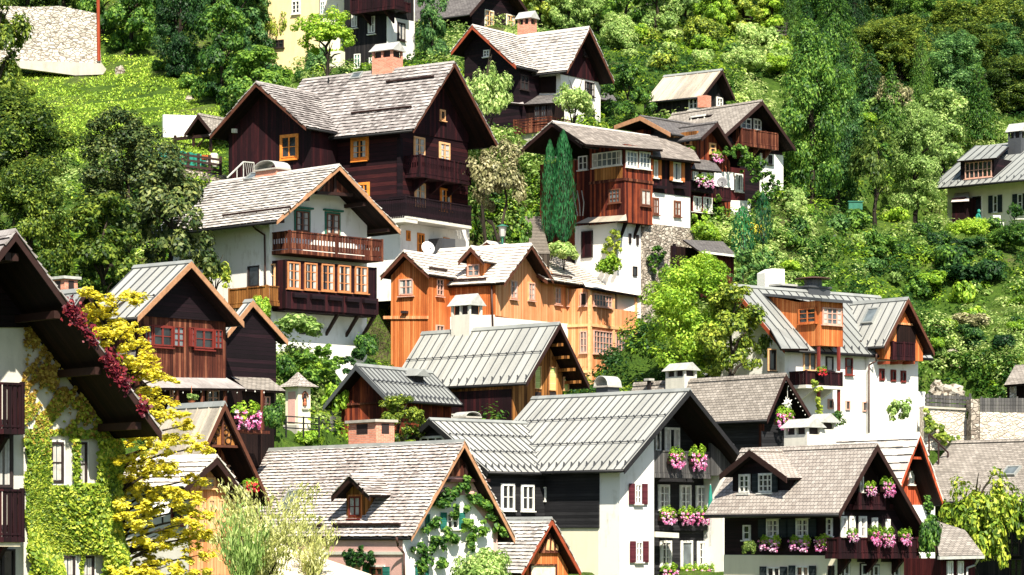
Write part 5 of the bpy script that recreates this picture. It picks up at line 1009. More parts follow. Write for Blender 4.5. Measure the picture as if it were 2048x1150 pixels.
def ground_material():
    m, nt, bs = newmat('hillside_ground'); g = NG(nt); p = g.pos(); a = g.noise(p, .12, 5, .6); b = g.noise(p, 1.6, 5, .65); c = g.noise(p, 7, 3)
    grass = g.ramp(g.math('ADD', g.math('MULTIPLY', b, .5), g.math('MULTIPLY', a, .5)), [(.3, (.02, .045, .008)), (.5, (.055, .105, .014)), (.72, (.14, .20, .03))])
    earth = g.ramp(b, [(.35, (.025, .022, .012)), (.65, (.10, .085, .05))])
    g.l(g.mix(g.ramp(g.math('ADD', g.math('MULTIPLY', a, .6), g.math('MULTIPLY', c, .4)), [(.52, (0, 0, 0)), (.62, (1, 1, 1))]), grass, earth), bs.inputs['Base Color'])
    bs.inputs['Roughness'].default_value = .95; bs.inputs['Specular IOR Level'].default_value = .1
    g.bump(g.math('ADD', b, g.math('MULTIPLY', c, .5)), 1, .35, bs); return m
M['ground'] = ground_material()
def build_terrain():
    xs = np.concatenate([np.linspace(-900, -110, 14)[:-1], np.linspace(-110, 110, 177), np.linspace(110, 900, 14)[1:]]); ys = np.concatenate([np.linspace(-300, 60, 8)[:-1], np.linspace(60, 320, 209), np.linspace(320, 1500, 24)[1:]])
    X, Yg = np.meshgrid(xs, ys); Z = gz(np.clip(X, -110, 110), np.clip(Yg, 60, 600)).reshape(X.shape) + np.maximum(Yg - 600, 0) * .3
    rs = np.random.RandomState(3); Z += rs.normal(0, .10, Z.shape) * (np.abs(X) < 110)
    nx, ny = len(xs), len(ys); me = bpy.data.meshes.new('ground'); V = np.stack([X.ravel(), Yg.ravel(), Z.ravel()], 1)
    i = np.arange(nx * ny).reshape(ny, nx); Q = np.stack([i[:-1, :-1].ravel(), i[:-1, 1:].ravel(), i[1:, 1:].ravel(), i[1:, :-1].ravel()], 1)
    me.from_pydata(V.tolist(), [], Q.tolist()); me.materials.append(M['ground']); me.polygons.foreach_set('use_smooth', [True] * len(Q))
    o = bpy.data.objects.new('ground', me); COL.objects.link(o); tag(o, 'steep grassy hillside the village is built on', 'ground', kind='structure')
build_terrain()
# ---------------------------------------------------------------- plants
def hit(px, py, y0=62.0, y1=330.0):                 # first ground point seen along photo rays
    px = np.atleast_1d(np.asarray(px, float)); py = np.atleast_1d(np.asarray(py, float)); kx = (px - CX) / F; kz = (HZ - py) / F
    Yh = np.full(px.shape, np.nan)
    Ys = np.arange(y0, y1, 1.0)
    for i in range(0, len(px), 400):
        g_ = gz(kx[i:i + 400, None] * Ys, np.broadcast_to(Ys, (len(kx[i:i + 400]), len(Ys)))); ok = g_ >= kz[i:i + 400, None] * Ys
        any_ = ok.any(1); Yh[i:i + 400] = np.where(any_, Ys[ok.argmax(1)], np.nan)
    return Yh
def leaf_arrays(Pt, N, size, rs, asp=.55, tang=None):
    n = len(Pt); N = N / np.maximum(np.linalg.norm(N, axis=1, keepdims=True), 1e-6)
    a = rs.normal(size=(n, 3)) if tang is None else tang + rs.normal(size=(n, 3)) * .25
    t = a - (a * N).sum(1, keepdims=True) * N; t /= np.maximum(np.linalg.norm(t, axis=1, keepdims=True), 1e-6); b = np.cross(N, t); s = size[:, None]
    V = np.stack([Pt - t * s, Pt + b * s * asp + N * s * .12, Pt + t * s - N * s * .15, Pt - b * s * asp + N * s * .12], 1); return V.reshape(-1, 3)
def leaf_mesh(name, V, mat):
    me = bpy.data.meshes.new(name); n = len(V) // 4
    me.vertices.add(n * 4); me.loops.add(n * 4); me.polygons.add(n); me.vertices.foreach_set('co', V.astype(np.float32).ravel())
    me.loops.foreach_set('vertex_index', np.arange(n * 4, dtype=np.int32)); me.polygons.foreach_set('loop_start', np.arange(0, n * 4, 4, dtype=np.int32)); me.polygons.foreach_set('loop_total', np.full(n, 4, dtype=np.int32))
    me.update(calc_edges=True); me.materials.append(M[mat]); return me
def clump_leaves(C, Rr, n, ls, rs, flat=1.0, up=.35, out=.8, shell=.55):
    """n leaves for each clump (centres C, radii Rr), thicker near the clump's skin"""
    k = len(C); d = rs.normal(size=(k, n, 3)); d /= np.linalg.norm(d, axis=2, keepdims=True); r = shell + (1.08 - shell) * rs.rand(k, n, 1) ** .8
    off = d * r; off[:, :, 2] *= flat; Pt = C[:, None, :] + off * np.asarray(Rr)[:, None, None]
    cc = C / np.maximum(np.linalg.norm(C, axis=1, keepdims=True), 1e-6); N = d * out + cc[:, None, :] * .35 + rs.normal(size=d.shape) * .27; N[:, :, 2] += up + .15
    return Pt.reshape(-1, 3), N.reshape(-1, 3), ls * (.6 + .8 * rs.rand(k * n))
SZ = {'S': (2.2, 40, 46), 'M': (4.2, 95, 80), 'L': (7.5, 190, 118), 'X': (12, 300, 145)}
LEAF = .095
PROTO = {}
def crown_proto(style, sc, mat, seed):
    key = (style, sc, mat, seed)
    if key in PROTO: return PROTO[key]
    rs = np.random.RandomState(seed * 77 + len(style)); wid, k, n = SZ[sc]; ls = LEAF / wid * (1 if sc != 'X' else 1.25)
    if style in ('tall', 'spray'):
        nl = {'S': 9, 'M': 13, 'L': 19, 'X': 26}[sc]; zz = (np.arange(nl) + rs.rand(nl) * .8) / nl; prof = np.sin(np.pi * np.clip(zz * .86 + .12, 0, 1)) ** .7; a_ = np.arange(nl) * 2.4 + rs.rand(nl) * 1.2
        rad_ = .30 * prof * (.45 + .65 * rs.rand(nl)); lc = np.stack([np.cos(a_) * rad_, np.sin(a_) * rad_, zz * .86 - .42], 1); lr = .12 + .09 * rs.rand(nl); fz = .8
        if style == 'spray': lr = lr * 1.3; fz = .22
        k = int(k * 1.25); li = rs.randint(0, nl, k); d2 = rs.normal(size=(k, 3)); d2 /= np.linalg.norm(d2, axis=1, keepdims=True); d2[:, 2] = np.where(d2[:, 2] < -.2, -d2[:, 2], d2[:, 2]); d2[:, 2] *= fz
        C = lc[li] + d2 * (lr[li] * (.7 + .45 * rs.rand(k)))[:, None]; rc = .045 + .05 * rs.rand(k)
        Pt, N, s = clump_leaves(C, rc, n, ls, rs, .8 if style == 'tall' else .4); V = leaf_arrays(Pt, N, s, rs)
    elif style in ('round', 'loose', 'shrub'):
        # uneven envelope: a few lobes, clumps on the lobes' skins
        nl = {'S': 5, 'M': 7, 'L': 9, 'X': 12}[sc]; d = rs.normal(size=(nl, 3)); d /= np.linalg.norm(d, axis=1, keepdims=True)
        lc = d * np.array([.24, .24, .26]) * (.5 + .6 * rs.rand(nl, 1)); lr = .17 + .11 * rs.rand(nl)
        if style == 'shrub': lc[:, 2] = np.abs(lc[:, 2]) * .8 - .2
        li = rs.randint(0, nl, k); d2 = rs.normal(size=(k, 3)); d2 /= np.linalg.norm(d2, axis=1, keepdims=True); d2[:, 2] = np.where(d2[:, 2] < -.3, -d2[:, 2], d2[:, 2])
        C = lc[li] + d2 * (lr[li] * (.75 + .4 * rs.rand(k)))[:, None]; rc = (.055 + .06 * rs.rand(k)) * (1.25 if sc == 'S' else 1)
        if style == 'loose': keep = rs.rand(k) < .62; C = C[keep]; rc = rc[keep] * .95
        if style == 'shrub': C[:, 2] = np.maximum(C[:, 2], -.45)
        Pt, N, s = clump_leaves(C, rc, n, ls, rs, .8)
        V = leaf_arrays(Pt, N, s, rs)
    elif style == 'conifer':
        Pt = []; N = []; T = []
        for lv in np.linspace(.06, .98, {'S': 12, 'M': 18, 'L': 26, 'X': 34}[sc]):
            rad = .5 * (1 - lv) ** .8 * (.8 + .35 * rs.rand()) + .02; nb = max(4, int(13 * (1 - lv) + 4)); ph = rs.rand() * 6
            for b in range(nb):
                a = ph + 2 * math.pi * b / nb + rs.normal() * .15; r_ = rad * (.75 + .45 * rs.rand()); m = max(6, int(n * .85 * r_ / .5)); t = rs.rand(m) ** .7; w = (1 - t * .5) * .07
                x = math.cos(a) * r_ * t; y = math.sin(a) * r_ * t; sd = rs.normal(size=m) * w
                z = lv - .5 - .10 * t * t * r_ / .5 + rs.normal(size=m) * .010 - np.abs(sd) * .35
                Pt.append(np.stack([x - math.sin(a) * sd, y + math.cos(a) * sd, z], 1)); N.append(np.stack([np.full(m, math.cos(a) * .35), np.full(m, math.sin(a) * .35), np.full(m, .8)], 1) + rs.normal(size=(m, 3)) * .35)
                T.append(np.stack([np.full(m, math.cos(a)), np.full(m, math.sin(a)), np.full(m, -.3)], 1))
        Pt = np.concatenate(Pt); N = np.concatenate(N); V = leaf_arrays(Pt, N, ls * (.7 + .7 * rs.rand(len(Pt))), rs, .34, np.concatenate(T))
    elif style == 'cypress':
        m = k * n // 2; z = rs.rand(m); prof = .5 * np.minimum(1, (z + .06) * 5) * (1 - z ** 2.6) ** .6; a = rs.rand(m) * 6.283; lump = 1 + .16 * np.sin(a * 3 + z * 19) + .10 * np.sin(a * 5 - z * 41); r = prof * lump * (.72 + .3 * rs.rand(m))
        Pt = np.stack([np.cos(a) * r, np.sin(a) * r, z - .5], 1); N = np.stack([np.cos(a), np.sin(a), np.full(m, .15)], 1) + rs.normal(size=(m, 3)) * .4
        V = leaf_arrays(Pt, N, ls * (.7 + .6 * rs.rand(m)) * 1.1, rs, .4, np.tile([0, 0, 1.0], (m, 1)))
    elif style == 'willow':
        m = k * n; nb = 46; bi = rs.randint(0, nb, m); ba = rs.rand(nb) * 6.283; sp = .10 + .42 * rs.rand(nb) ** .7; hh = .55 + .45 * rs.rand(nb); t = rs.rand(m) ** .75
        r = sp[bi] * (t + .35 * t * t) * .8 + rs.normal(size=m) * .03; Pt = np.stack([np.cos(ba[bi]) * r + rs.normal(size=m) * .025, np.sin(ba[bi]) * r + rs.normal(size=m) * .025, hh[bi] * t - .5], 1); N = rs.normal(size=(m, 3)); N[:, 2] *= .4
        V = leaf_arrays(Pt, N, ls * (.6 + .7 * rs.rand(m)), rs, .28, np.stack([np.cos(ba[bi]) * .4, np.sin(ba[bi]) * .4, np.full(m, .9)], 1))
    PROTO[key] = leaf_mesh('crown', V, mat); return PROTO[key]
def trunk_proto(seed):
    key = ('trunk', seed)
    if key not in PROTO:
        rs = random.Random(seed); mb = MB(); pts = [(0, 0, -.08)]
        for i in range(1, 7): pts.append((rs.uniform(-.02, .02) * i, rs.uniform(-.02, .02) * i, i / 6))
        rr = [.055, .042, .036, .03, .024, .016, .008]
        for a, b, r0, r1 in zip(pts, pts[1:], rr, rr[1:]): mb.tube(a, b, r0, r1, 7)
        for i in range(7):
            j = rs.randint(2, 5); a = rs.uniform(0, 6.28); p = Vector(pts[j]); e = p + Vector((math.cos(a) * .24, math.sin(a) * .24, rs.uniform(.08, .26))); mid = (p + e) / 2 + Vector((0, 0, .03)); mb.tube(p, mid, .018, .012, 5); mb.tube(mid, e, .012, .004, 5)
        o = mb.build('trunk', 'bark'); PROTO[key] = o.data; bpy.data.objects.remove(o)
    return PROTO[key]
PRNG = random.Random(11)
def plant(name, style, mat, L, Rt, top, bot, Y, label, cat='tree', group=None, deep=.9, trunk=True, seed=None):
    """a plant whose crown fills the photo box L..Rt, top..bot at distance Y (None: where the ground shows at its foot)"""
    yy = hit([(L + Rt) / 2], [min(bot, 1140)])[0]
    if Y is None: Y = 250.0 if math.isnan(yy) else float(yy)
    elif yy < Y: Y = float(yy)                     # never behind the slope that shows at its foot
    c = P((L + Rt) / 2, (top + bot) / 2, Y); w = (Rt - L) / F * Y; hgt = (bot - top) / F * Y; g0 = gz1(c.x, c.y)
    zb = min(g0, c.z - hgt / 2 + .2); t = thing(name, label, cat, (c.x, c.y, zb), PRNG.random() * 6.28, group); sd = seed or PRNG.randint(1, 2)
    m_ = max(w, hgt * .7); sc = 'S' if m_ < 2.9 else 'M' if m_ < 5.4 else 'L' if m_ < 9.5 else 'X'
    o = bpy.data.objects.new('foliage' if cat in ('shrub', 'bush', 'plant') else 'crown', crown_proto(style, sc, mat, sd)); COL.objects.link(o); o.parent = t; o.location = (0, 0, c.z - zb)
    k = {'round': 1.12, 'loose': 1.1, 'shrub': 1.12, 'tall': 1.1, 'spray': 1.1}.get(style, 1.0); o.scale = (w * k, w * k * deep, hgt * (1.12 if k > 1 and style not in ('tall', 'spray') else 1.0) * (1.25 if style == 'shrub' else 1))
    if trunk:
        q = bpy.data.objects.new('trunk' if cat in ('tree', 'conifer') else 'stem', trunk_proto(sd)); COL.objects.link(q); q.parent = t; q.location = (0, 0, 0); hh = max(c.z - zb + hgt * .3, .5); q.scale = (w * .8, w * .8, hh)
    return t
# ---- trees one can tell apart
TREES = [
 ('broadleaf_tree','tall','lf_deep',-80,72,-20,235,168,'dark tree cut by the left edge beside the pale stone wall'),
 ('broadleaf_tree','tall','lf_deep',-110,172,195,440,146,'large yellow-green tree rising at the left edge under the stone wall'),
 ('broadleaf_tree','tall','lf_deep',-70,175,330,640,142,'lower yellow-green tree at the left edge directly behind the ivy house gable'),
 ('yew_tree','tall','lf_yew',125,385,238,510,153,'big dark brownish yew in front of the meadow, left of the silver-roofed white chalet'),
 ('yew_tree','tall','lf_yew',240,440,330,600,148,'feathery dark yew whose branches reach the side wall of the white chalet'),
 ('broadleaf_tree','tall','lf_deep',110,300,390,610,143,'dark yellow-green tree in the shade behind the brown chalet'),
 ('broadleaf_tree','loose','lf_gold',395,470,500,610,149,'small yellow-green tree against the left wall of the white chalet'),
 ('broadleaf_tree','tall','lf_mid',195,330,-70,112,224,'dark leafy tree right behind the end of the pale stone wall'),
 ('broadleaf_tree','tall','lf_dark',290,430,-70,160,220,'tall dark tree on the wooded bank above the meadow, left of the yellow house'),
 ('broadleaf_tree','tall','lf_mid',375,510,10,212,211,'mid green tree above the open shed roof'),
 ('broadleaf_tree','tall','lf_blue',420,560,-40,160,222,'bluish green tree touching the left edge of the yellow house'),
 ('broadleaf_tree','loose','lf_gold',515,610,-30,150,212,'thin yellow-green tree half covering the yellow house wall'),
 ('broadleaf_tree','loose','lf_lime',590,722,15,140,194,'airy lime green tree in front of the cream wall with green shutters'),
 ('broadleaf_tree','tall','lf_mid',440,600,100,260,205,'dense green tree behind the left gable of the tall brown house'),
 ('broadleaf_tree','tall','lf_blue',826,905,-30,130,212,'blue-green tree between the white corner wall and the dark timber house'),
 ('broadleaf_tree','loose','lf_pale',910,1025,98,300,181,'pale loose-leaved tree between tall brown house and cross-gabled house'),
 ('broadleaf_tree','loose','lf_rust',935,1068,275,480,174,'rusty grey-green tree right of the dark balconies of the tall brown house'),
 ('broadleaf_tree','loose','lf_pale',1095,1205,150,265,184,'light garden tree in front of the white walls of the cross-gabled house'),
 ('broadleaf_tree','tall','lf_mid',1200,1315,130,262,194,'round green tree right of the white cross-gabled house'),
 ('broadleaf_tree','tall','lf_lime',1268,1500,525,775,157,'large bright lime green tree right of the orange larch house'),
 ('broadleaf_tree','tall','lf_gold',1390,1540,575,760,155,'yellow-green loose tree hiding the left gable of the white dormer house'),
 ('broadleaf_tree','tall','lf_mid',1535,1715,60,415,214,'tall dark green tree standing right of the gabled house with brown balcony'),
 ('broadleaf_tree','tall','lf_blue',1600,1750,150,415,210,'blue-tinged green tree at the middle of the hillside beside the tall dark tree'),
 ('broadleaf_tree','loose','lf_olive',1690,1810,245,450,206,'olive-brown thin-stemmed tree in the hillside garden'),
 ('broadleaf_tree','tall','lf_pale',1760,1905,215,430,209,'spreading pale green tree left of the garden house porch'),
 ('broadleaf_tree','tall','lf_pale',1820,1950,180,340,222,'pale green tree above the garden house dormer'),
 ('broadleaf_tree','loose','lf_rust',1740,1840,140,265,226,'greyish brown-leaved tree below the dark conifers'),
 ('broadleaf_tree','round','lf_ivy',1862,2045,905,1230,126,'yellow-tinged tree in front of the grey-roofed house at the bottom right'),
 ('hazel_bush','tall','lf_gold',738,858,795,905,139,'yellow-leaved bush in front of the small dark barn'),
 ('garden_tree','loose','lf_mid',2005,2050,400,455,199,'small garden tree with white seats below at the garden house'),
]
for (nm, st, mt, L_, R_, T_, B_, Y_, lb) in TREES: plant(nm, st, mt, L_, R_, T_, B_, Y_, lb, 'tree' if 'bush' not in nm else 'bush')
for (L_, R_, T_, B_, Y_, lb) in ((1080, 1120, 282, 482, 172, 'shorter slim cypress, left one of the pair before the timber bay house'), (1102, 1152, 262, 482, 171, 'tall dark column cypress, right one of the pair before the timber bay house'), (1455, 1516, 415, 510, 172, 'broad pointed cypress left of its neighbour on the terrace'), (1504, 1548, 388, 486, 174, 'narrow dark cypress at the right end of the terrace')):
    plant('cypress', 'cypress', 'lf_cyp', L_, R_, T_, B_, Y_, lb, 'conifer')
# ---- the wood at the top right and along the top: each tree its own
WOOD = random.Random(4); n_ = 0
for row, (Yw, yb_, x0, x1, step) in enumerate(((262, 225, 1680, 2100, 50), (262, 165, 1650, 2100, 48), (276, 105, 1610, 2100, 48), (292, 45, 1560, 2110, 52), (308, -5, 1480, 2110, 60))):
    x = x0 + WOOD.uniform(0, 20)
    while x < x1:
        hp = WOOD.uniform(140, 210); wpx = WOOD.uniform(85, 125); dk = WOOD.random(); b = yb_ + WOOD.uniform(-15, 55); Yw = None
        if dk < .62: plant('spruce', 'conifer', WOOD.choice(['lf_dark', 'lf_dark', 'lf_mid']), x - wpx / 2, x + wpx / 2, b - hp, b, Yw, 'dark spruce in the dense wood filling the top right corner', 'conifer', 'spruces in the wood at the top right')
        else: plant('broadleaf_tree', 'tall', WOOD.choice(['lf_mid', 'lf_blue', 'lf_deep']), x - wpx * .8, x + wpx * .8, b - hp * .8, b, Yw, 'broadleaf tree among the spruces in the top right wood', 'tree', 'broadleaf trees in the wood at the top right')
        x += step * WOOD.uniform(.75, 1.3)
for x in range(1080, 1560, 58):
    plant('broadleaf_tree', 'tall', WOOD.choice(['lf_pale', 'lf_lime', 'lf_gold', 'lf_mid']), x - 55, x + 55, -70 + WOOD.uniform(-20, 30), 45 + WOOD.uniform(-10, 40), None, 'light green tree along the top edge above the small metal-roofed house', 'tree', 'light trees along the top edge')
for x in range(-20, 560, 75):
    plant('broadleaf_tree', 'tall', WOOD.choice(['lf_dark', 'lf_mid', 'lf_olive']), x - 65, x + 65, -120, 40 + WOOD.uniform(-20, 40), None, 'dark tree in the wood behind the stone wall at the top left', 'tree', 'dark trees at the top left')
# ---- shrubs on the slopes, placed where the ground shows
SHR = random.Random(9)
def inpoly(x, y, p):
    c = False
    for (x1, y1), (x2, y2) in zip(p, p[1:] + p[:1]):
        if (y1 > y) != (y2 > y) and x < (x2 - x1) * (y - y1) / (y2 - y1) + x1: c = not c
    return c
def inpad(x, y, mg=0):
    for h, x0, x1, y0, y1 in PADS:
        dx = x - h.O.x; dy = y - h.O.y; u = dx * h.ux.x + dy * h.ux.y; v = dx * h.uy.x + dy * h.uy.y
        if x0 + 1 - mg < u < x1 - 1 + mg and y0 + 1.5 - mg < v < y1 + mg: return True
    return False
ZONES = [
 ([(1560, 400), (1800, 440), (1915, 450), (1915, 640), (1830, 590), (1640, 550), (1560, 500)], 34, (38, 75), ['lf_mid', 'lf_lime', 'lf_pale', 'lf_blue', 'lf_mid'], 'bushy green shrub on the wild slope above the white dormer house'),
 ([(1840, 480), (2048, 480), (2048, 730), (1985, 720), (1870, 640)], 30, (40, 80), ['lf_mid', 'lf_dark', 'lf_blue', 'lf_mid', 'lf_lime'], 'deep green shrub on the steep slope below the garden house'),
 ([(1830, 640), (1890, 640), (1990, 740), (1990, 785), (1860, 770)], 14, (24, 45), ['lf_lime', 'lf_pale', 'lf_rust', 'lf_mid'], 'low pale shrub among the rocks right of the white dormer house'),
 ([(1090, 30), (1500, 60), (1640, 130), (1560, 190), (1470, 150), (1300, 140), (1220, 120), (1190, 60)], 40, (38, 80), ['lf_pale', 'lf_lime', 'lf_pale', 'lf_gold', 'lf_mid'], 'pale green shrub on the bright upper slope right of the cross-gabled house'),
 ([(1560, 180), (1900, 230), (1910, 300), (1800, 330), (1680, 330), (1600, 260)], 20, (40, 80), ['lf_lime', 'lf_pale', 'lf_mid'], 'lime green shrub filling the middle of the hillside between the taller trees'),
 ([(280, 110), (420, 130), (520, 200), (440, 212), (370, 180)], 16, (30, 60), ['lf_dark', 'lf_mid', 'lf_gold'], 'dark shrub at the edge of the meadow at the top left'),
 ([(480, 120), (740, 110), (740, 160), (500, 180)], 14, (34, 62), ['lf_mid', 'lf_blue', 'lf_lime'], 'green shrub along the garden below the yellow house'),
 ([(945, 420), (1070, 430), (1060, 490), (960, 490)], 9, (30, 52), ['lf_lime', 'lf_mid', 'lf_pale'], 'garden shrub beside the stone steps'),
 ([(1450, 480), (1600, 470), (1640, 560), (1520, 580)], 18, (34, 60), ['lf_mid', 'lf_pale', 'lf_lime'], 'overhanging green shrub right of the dark garden shed'),
 ([(560, 680), (745, 690), (745, 760), (620, 800), (570, 740)], 14, (34, 62), ['lf_mid', 'lf_dark', 'lf_lime'], 'green shrub on the bank under the white chalet'),
 ([(1290, 560), (1420, 500), (1460, 560), (1320, 640)], 8, (30, 54), ['lf_mid', 'lf_lime'], 'green shrub under the rubble stone base of the timber bay house'),
]
for zp, cnt, (s0_, s1_), mats_, lb in ZONES:
    bxs = [p[0] for p in zp]; bys = [p[1] for p in zp]; k = 0; tries = 0
    while k < cnt and tries < cnt * 12:
        tries += 1; x = SHR.uniform(min(bxs), max(bxs)); y = SHR.uniform(min(bys), max(bys))
        if not inpoly(x, y, zp): continue
        Yh = hit([x], [y])[0]
        if math.isnan(Yh) or inpad((x - CX) / F * Yh, Yh, -1): continue
        s_ = SHR.uniform(s0_, s1_) * SHR.uniform(.8, 1.15); plant('shrub', SHR.choice(['shrub', 'shrub', 'round']), SHR.choice(mats_), x - s_ / 2, x + s_ / 2, y - s_ * SHR.uniform(.6, 1.0), y + s_ * .12, float(Yh) - .5, lb, 'shrub', lb.replace('bushy green shrub', 'shrubs').replace(' shrub ', ' shrubs '), 1.0, trunk=False); k += 1
SINGLES = [
 ('shrub','tall','lf_mid',1026,1072,415,510,168,'narrow green bush at the left side of the stone steps'),
 ('shrub','shrub','lf_deep',-10,70,150,200,206,'dark low bush at the left edge under the pale stone wall'),
 ('shrub','tall','lf_mid',560,640,700,800,146.5,'dark green bush on the bank directly above the wayside shrine'),
 ('shrub','shrub','lf_lime',630,700,735,830,146,'bright bush between shrine and the small dark barn'),
 ('shrub','tall','lf_mid',600,690,690,770,147.5,'green bush under the two small windows of the white chalet'),
 ('shrub','tall','lf_dark',680,752,695,775,147.5,'dark bush on the bank at the right foot of the white chalet'),
 ('shrub','shrub','lf_mid',540,600,690,760,146,'low green bush beside the skirt roof of the brown chalet'),
 ('shrub','shrub','lf_lime',1895,1990,425,475,198,'flowering hedge in front of the garden house door'),
 ('shrub','shrub','lf_mid',1960,2060,445,490,197,'green hedge along the garden house terrace'),
 ('shrub','tall','lf_mid',1300,1345,560,640,166,'dark green bush behind the lime tree at the larch house bay'),
 ('shrub','willow','lf_straw',560,690,1040,1180,101,'straw-coloured bush tip in front of the beige parasol'),

 ('shrub','shrub','lf_pale',1078,1165,470,520,170,'pale feathery shrub between the larch house roof and the white tower'),
 ('shrub','round','lf_lime',1190,1255,500,575,168,'lime green shrub growing up the foot of the white tower'),
 ('shrub','shrub','lf_pale',885,1035,1070,1200,111,'soft bright green bush at the bottom edge before the pink house'),
 ('shrub','round','lf_mid',1640,1702,815,880,151,'green bush under the white dormer house, right of the small chimneys'),
 ('climbing_rose','loose','lf_pale',1765,1835,780,868,155,'light green young tree against the white wall of the dormer house'),
 ('shrub','round','lf_olive',1480,1515,1070,1125,121,'small grey-green shrub between white house pillar and dark chalet'),
 ('shrub','round','lf_mid',1835,1885,1010,1150,117,'tall green shrub at the right corner of the dark chalet'),
 ('shrub','round','lf_mid',525,580,790,895,122,'dark green climber bush below the pink geraniums of the brown chalet'),
 ('shrub','shrub','lf_lime',590,660,840,895,138,'low green bush at the foot of the wayside shrine'),
 ('shrub','round','lf_pale',545,655,612,700,148,'pale vine bush climbing the bay brackets of the white chalet'),
 ('shrub','round','lf_lime',500,545,575,660,147,'leafy shrub at the left corner of the white chalet bay'),
 ('shrub','shrub','lf_mid',700,770,640,720,155,'green bush at the right corner of the white chalet'),
 ('shrub','shrub','lf_lime',1370,1450,430,485,177,'garden plants on the terrace before the flower balcony'),
 ('shrub','round','lf_mid',1310,1360,520,600,168,'dark ivy bush at the foot of the rubble stone base'),
 ('shrub','round','lf_yellow',1480,1530,440,490,183,'yellow-flowered bush beside the narrow cypress'),
 ('shrub','round','lf_lime',900,935,205,275,186,'small green bush under the eaves of the tall brown house'),
 ('shrub','round','lf_rust',1905,1985,615,670,176,'reddish brown bush on the rocky slope'),
 ('shrub','shrub','lf_olive',1500,1560,640,720,157,'pale bush against the left wall of the white dormer house'),
]
for (nm, st, mt, L_, R_, T_, B_, Y_, lb) in SINGLES: plant(nm, st, mt, L_, R_, T_, B_, Y_, lb, 'shrub', trunk=False)
plant('willow_bush', 'willow', 'lf_straw', 385, 660, 955, 1200, 96, 'airy straw-green willow bush at the bottom left', 'bush', trunk=True)
plant('willow_bush', 'willow', 'lf_pale', 425, 545, 1000, 1210, 94, 'denser green willow shoot inside the straw-green bush', 'bush', trunk=True)
# ---- golden maple in the left foreground: trunk with horizontal limbs carrying flat sprays
def maple():
    Y0 = 86.5; t = thing('golden_maple', 'bright golden-yellow maple leaning out between the ivy house and the carved gable', 'tree', P(238, 1180, Y0)); rs = np.random.RandomState(8); o0 = P(238, 1180, Y0)
    sp = [(185, 645, 26, 12), (205, 612, 32, 12), (240, 600, 30, 11), (270, 592, 22, 9), (225, 640, 34, 14), (262, 655, 28, 13), (285, 690, 22, 14), (215, 668, 30, 12), (190, 625, 16, 8), (250, 720, 24, 12), (285, 745, 26, 13), (240, 760, 22, 12), (295, 715, 12, 9),
          (292, 785, 24, 12), (318, 805, 30, 13), (345, 830, 28, 13), (300, 835, 30, 14), (372, 850, 24, 11), (262, 880, 34, 13), (300, 900, 34, 13), (350, 880, 36, 13), (395, 895, 26, 12), (262, 920, 30, 12), (290, 945, 34, 14), (330, 935, 24, 12), (375, 1000, 24, 15), (350, 985, 20, 11),
          (262, 1010, 28, 13), (290, 1030, 30, 13), (262, 1060, 32, 14), (315, 1070, 38, 15), (365, 1085, 38, 15), (400, 1110, 28, 14), (290, 1100, 36, 15), (340, 1130, 40, 16), (265, 1135, 34, 15), (385, 1150, 36, 15), (410, 1070, 16, 10), (255, 975, 24, 12), (262, 842, 22, 12)]
    for i in range(26): sp.append((rs.uniform(240, 400), rs.uniform(868, 1150), 30, 13))
    for i in range(9): q = rs.rand(); sp.append((175 + 130 * q + rs.normal() * 20, 600 + 190 * q + rs.normal() * 14, 26, 12))
    C = []; Rr = []; limb = MB()
    spine = [(240, 1180), (238, 1000), (234, 880), (228, 760), (215, 660), (205, 620)]
    def sp_at(y):
        for (x0, y0), (x1, y1) in zip(spine, spine[1:]):
            if y1 <= y <= y0: return x0 + (x1 - x0) * (y0 - y) / (y0 - y1)
        return 240
    for (a, b), (r0, r1) in zip(zip(spine, spine[1:]), ((.20, .16), (.16, .12), (.12, .08), (.08, .05), (.05, .02))): limb.tube(P(*a, Y0) - o0, P(*b, Y0) - o0, r0, r1, 8)
    for (x, y, rx, ry) in sp:
        yy = min(1178, y + 40); dY = rs.uniform(-1.5, 1.6); a = P(sp_at(yy), yy, Y0) - o0; b = P(x, y, Y0 + dY) - o0; m = a.lerp(b, .55) + Vector((0, 0, .05)); limb.tube(a, m, .05, .035, 5); limb.tube(m, b, .035, .012, 5)
        for k in range(11): C.append((b.x + rs.uniform(-1, 1) * rx / F * Y0 * 1.1, b.y + rs.uniform(-.8, .8), b.z + rs.uniform(-1, 1) * ry / F * Y0 * .75)); Rr.append(rs.uniform(.10, .22))
    C = np.array(C); Pt, N, s = clump_leaves(C, np.array(Rr), 42, .058, rs, .6, .6, .5, .1); V = leaf_arrays(Pt, N, s, rs, .75)
    c = bpy.data.objects.new('crown', leaf_mesh('crown', V, 'lf_yellow')); COL.objects.link(c); c.parent = t; tr = limb.build('trunk', 'bark', t)
maple()
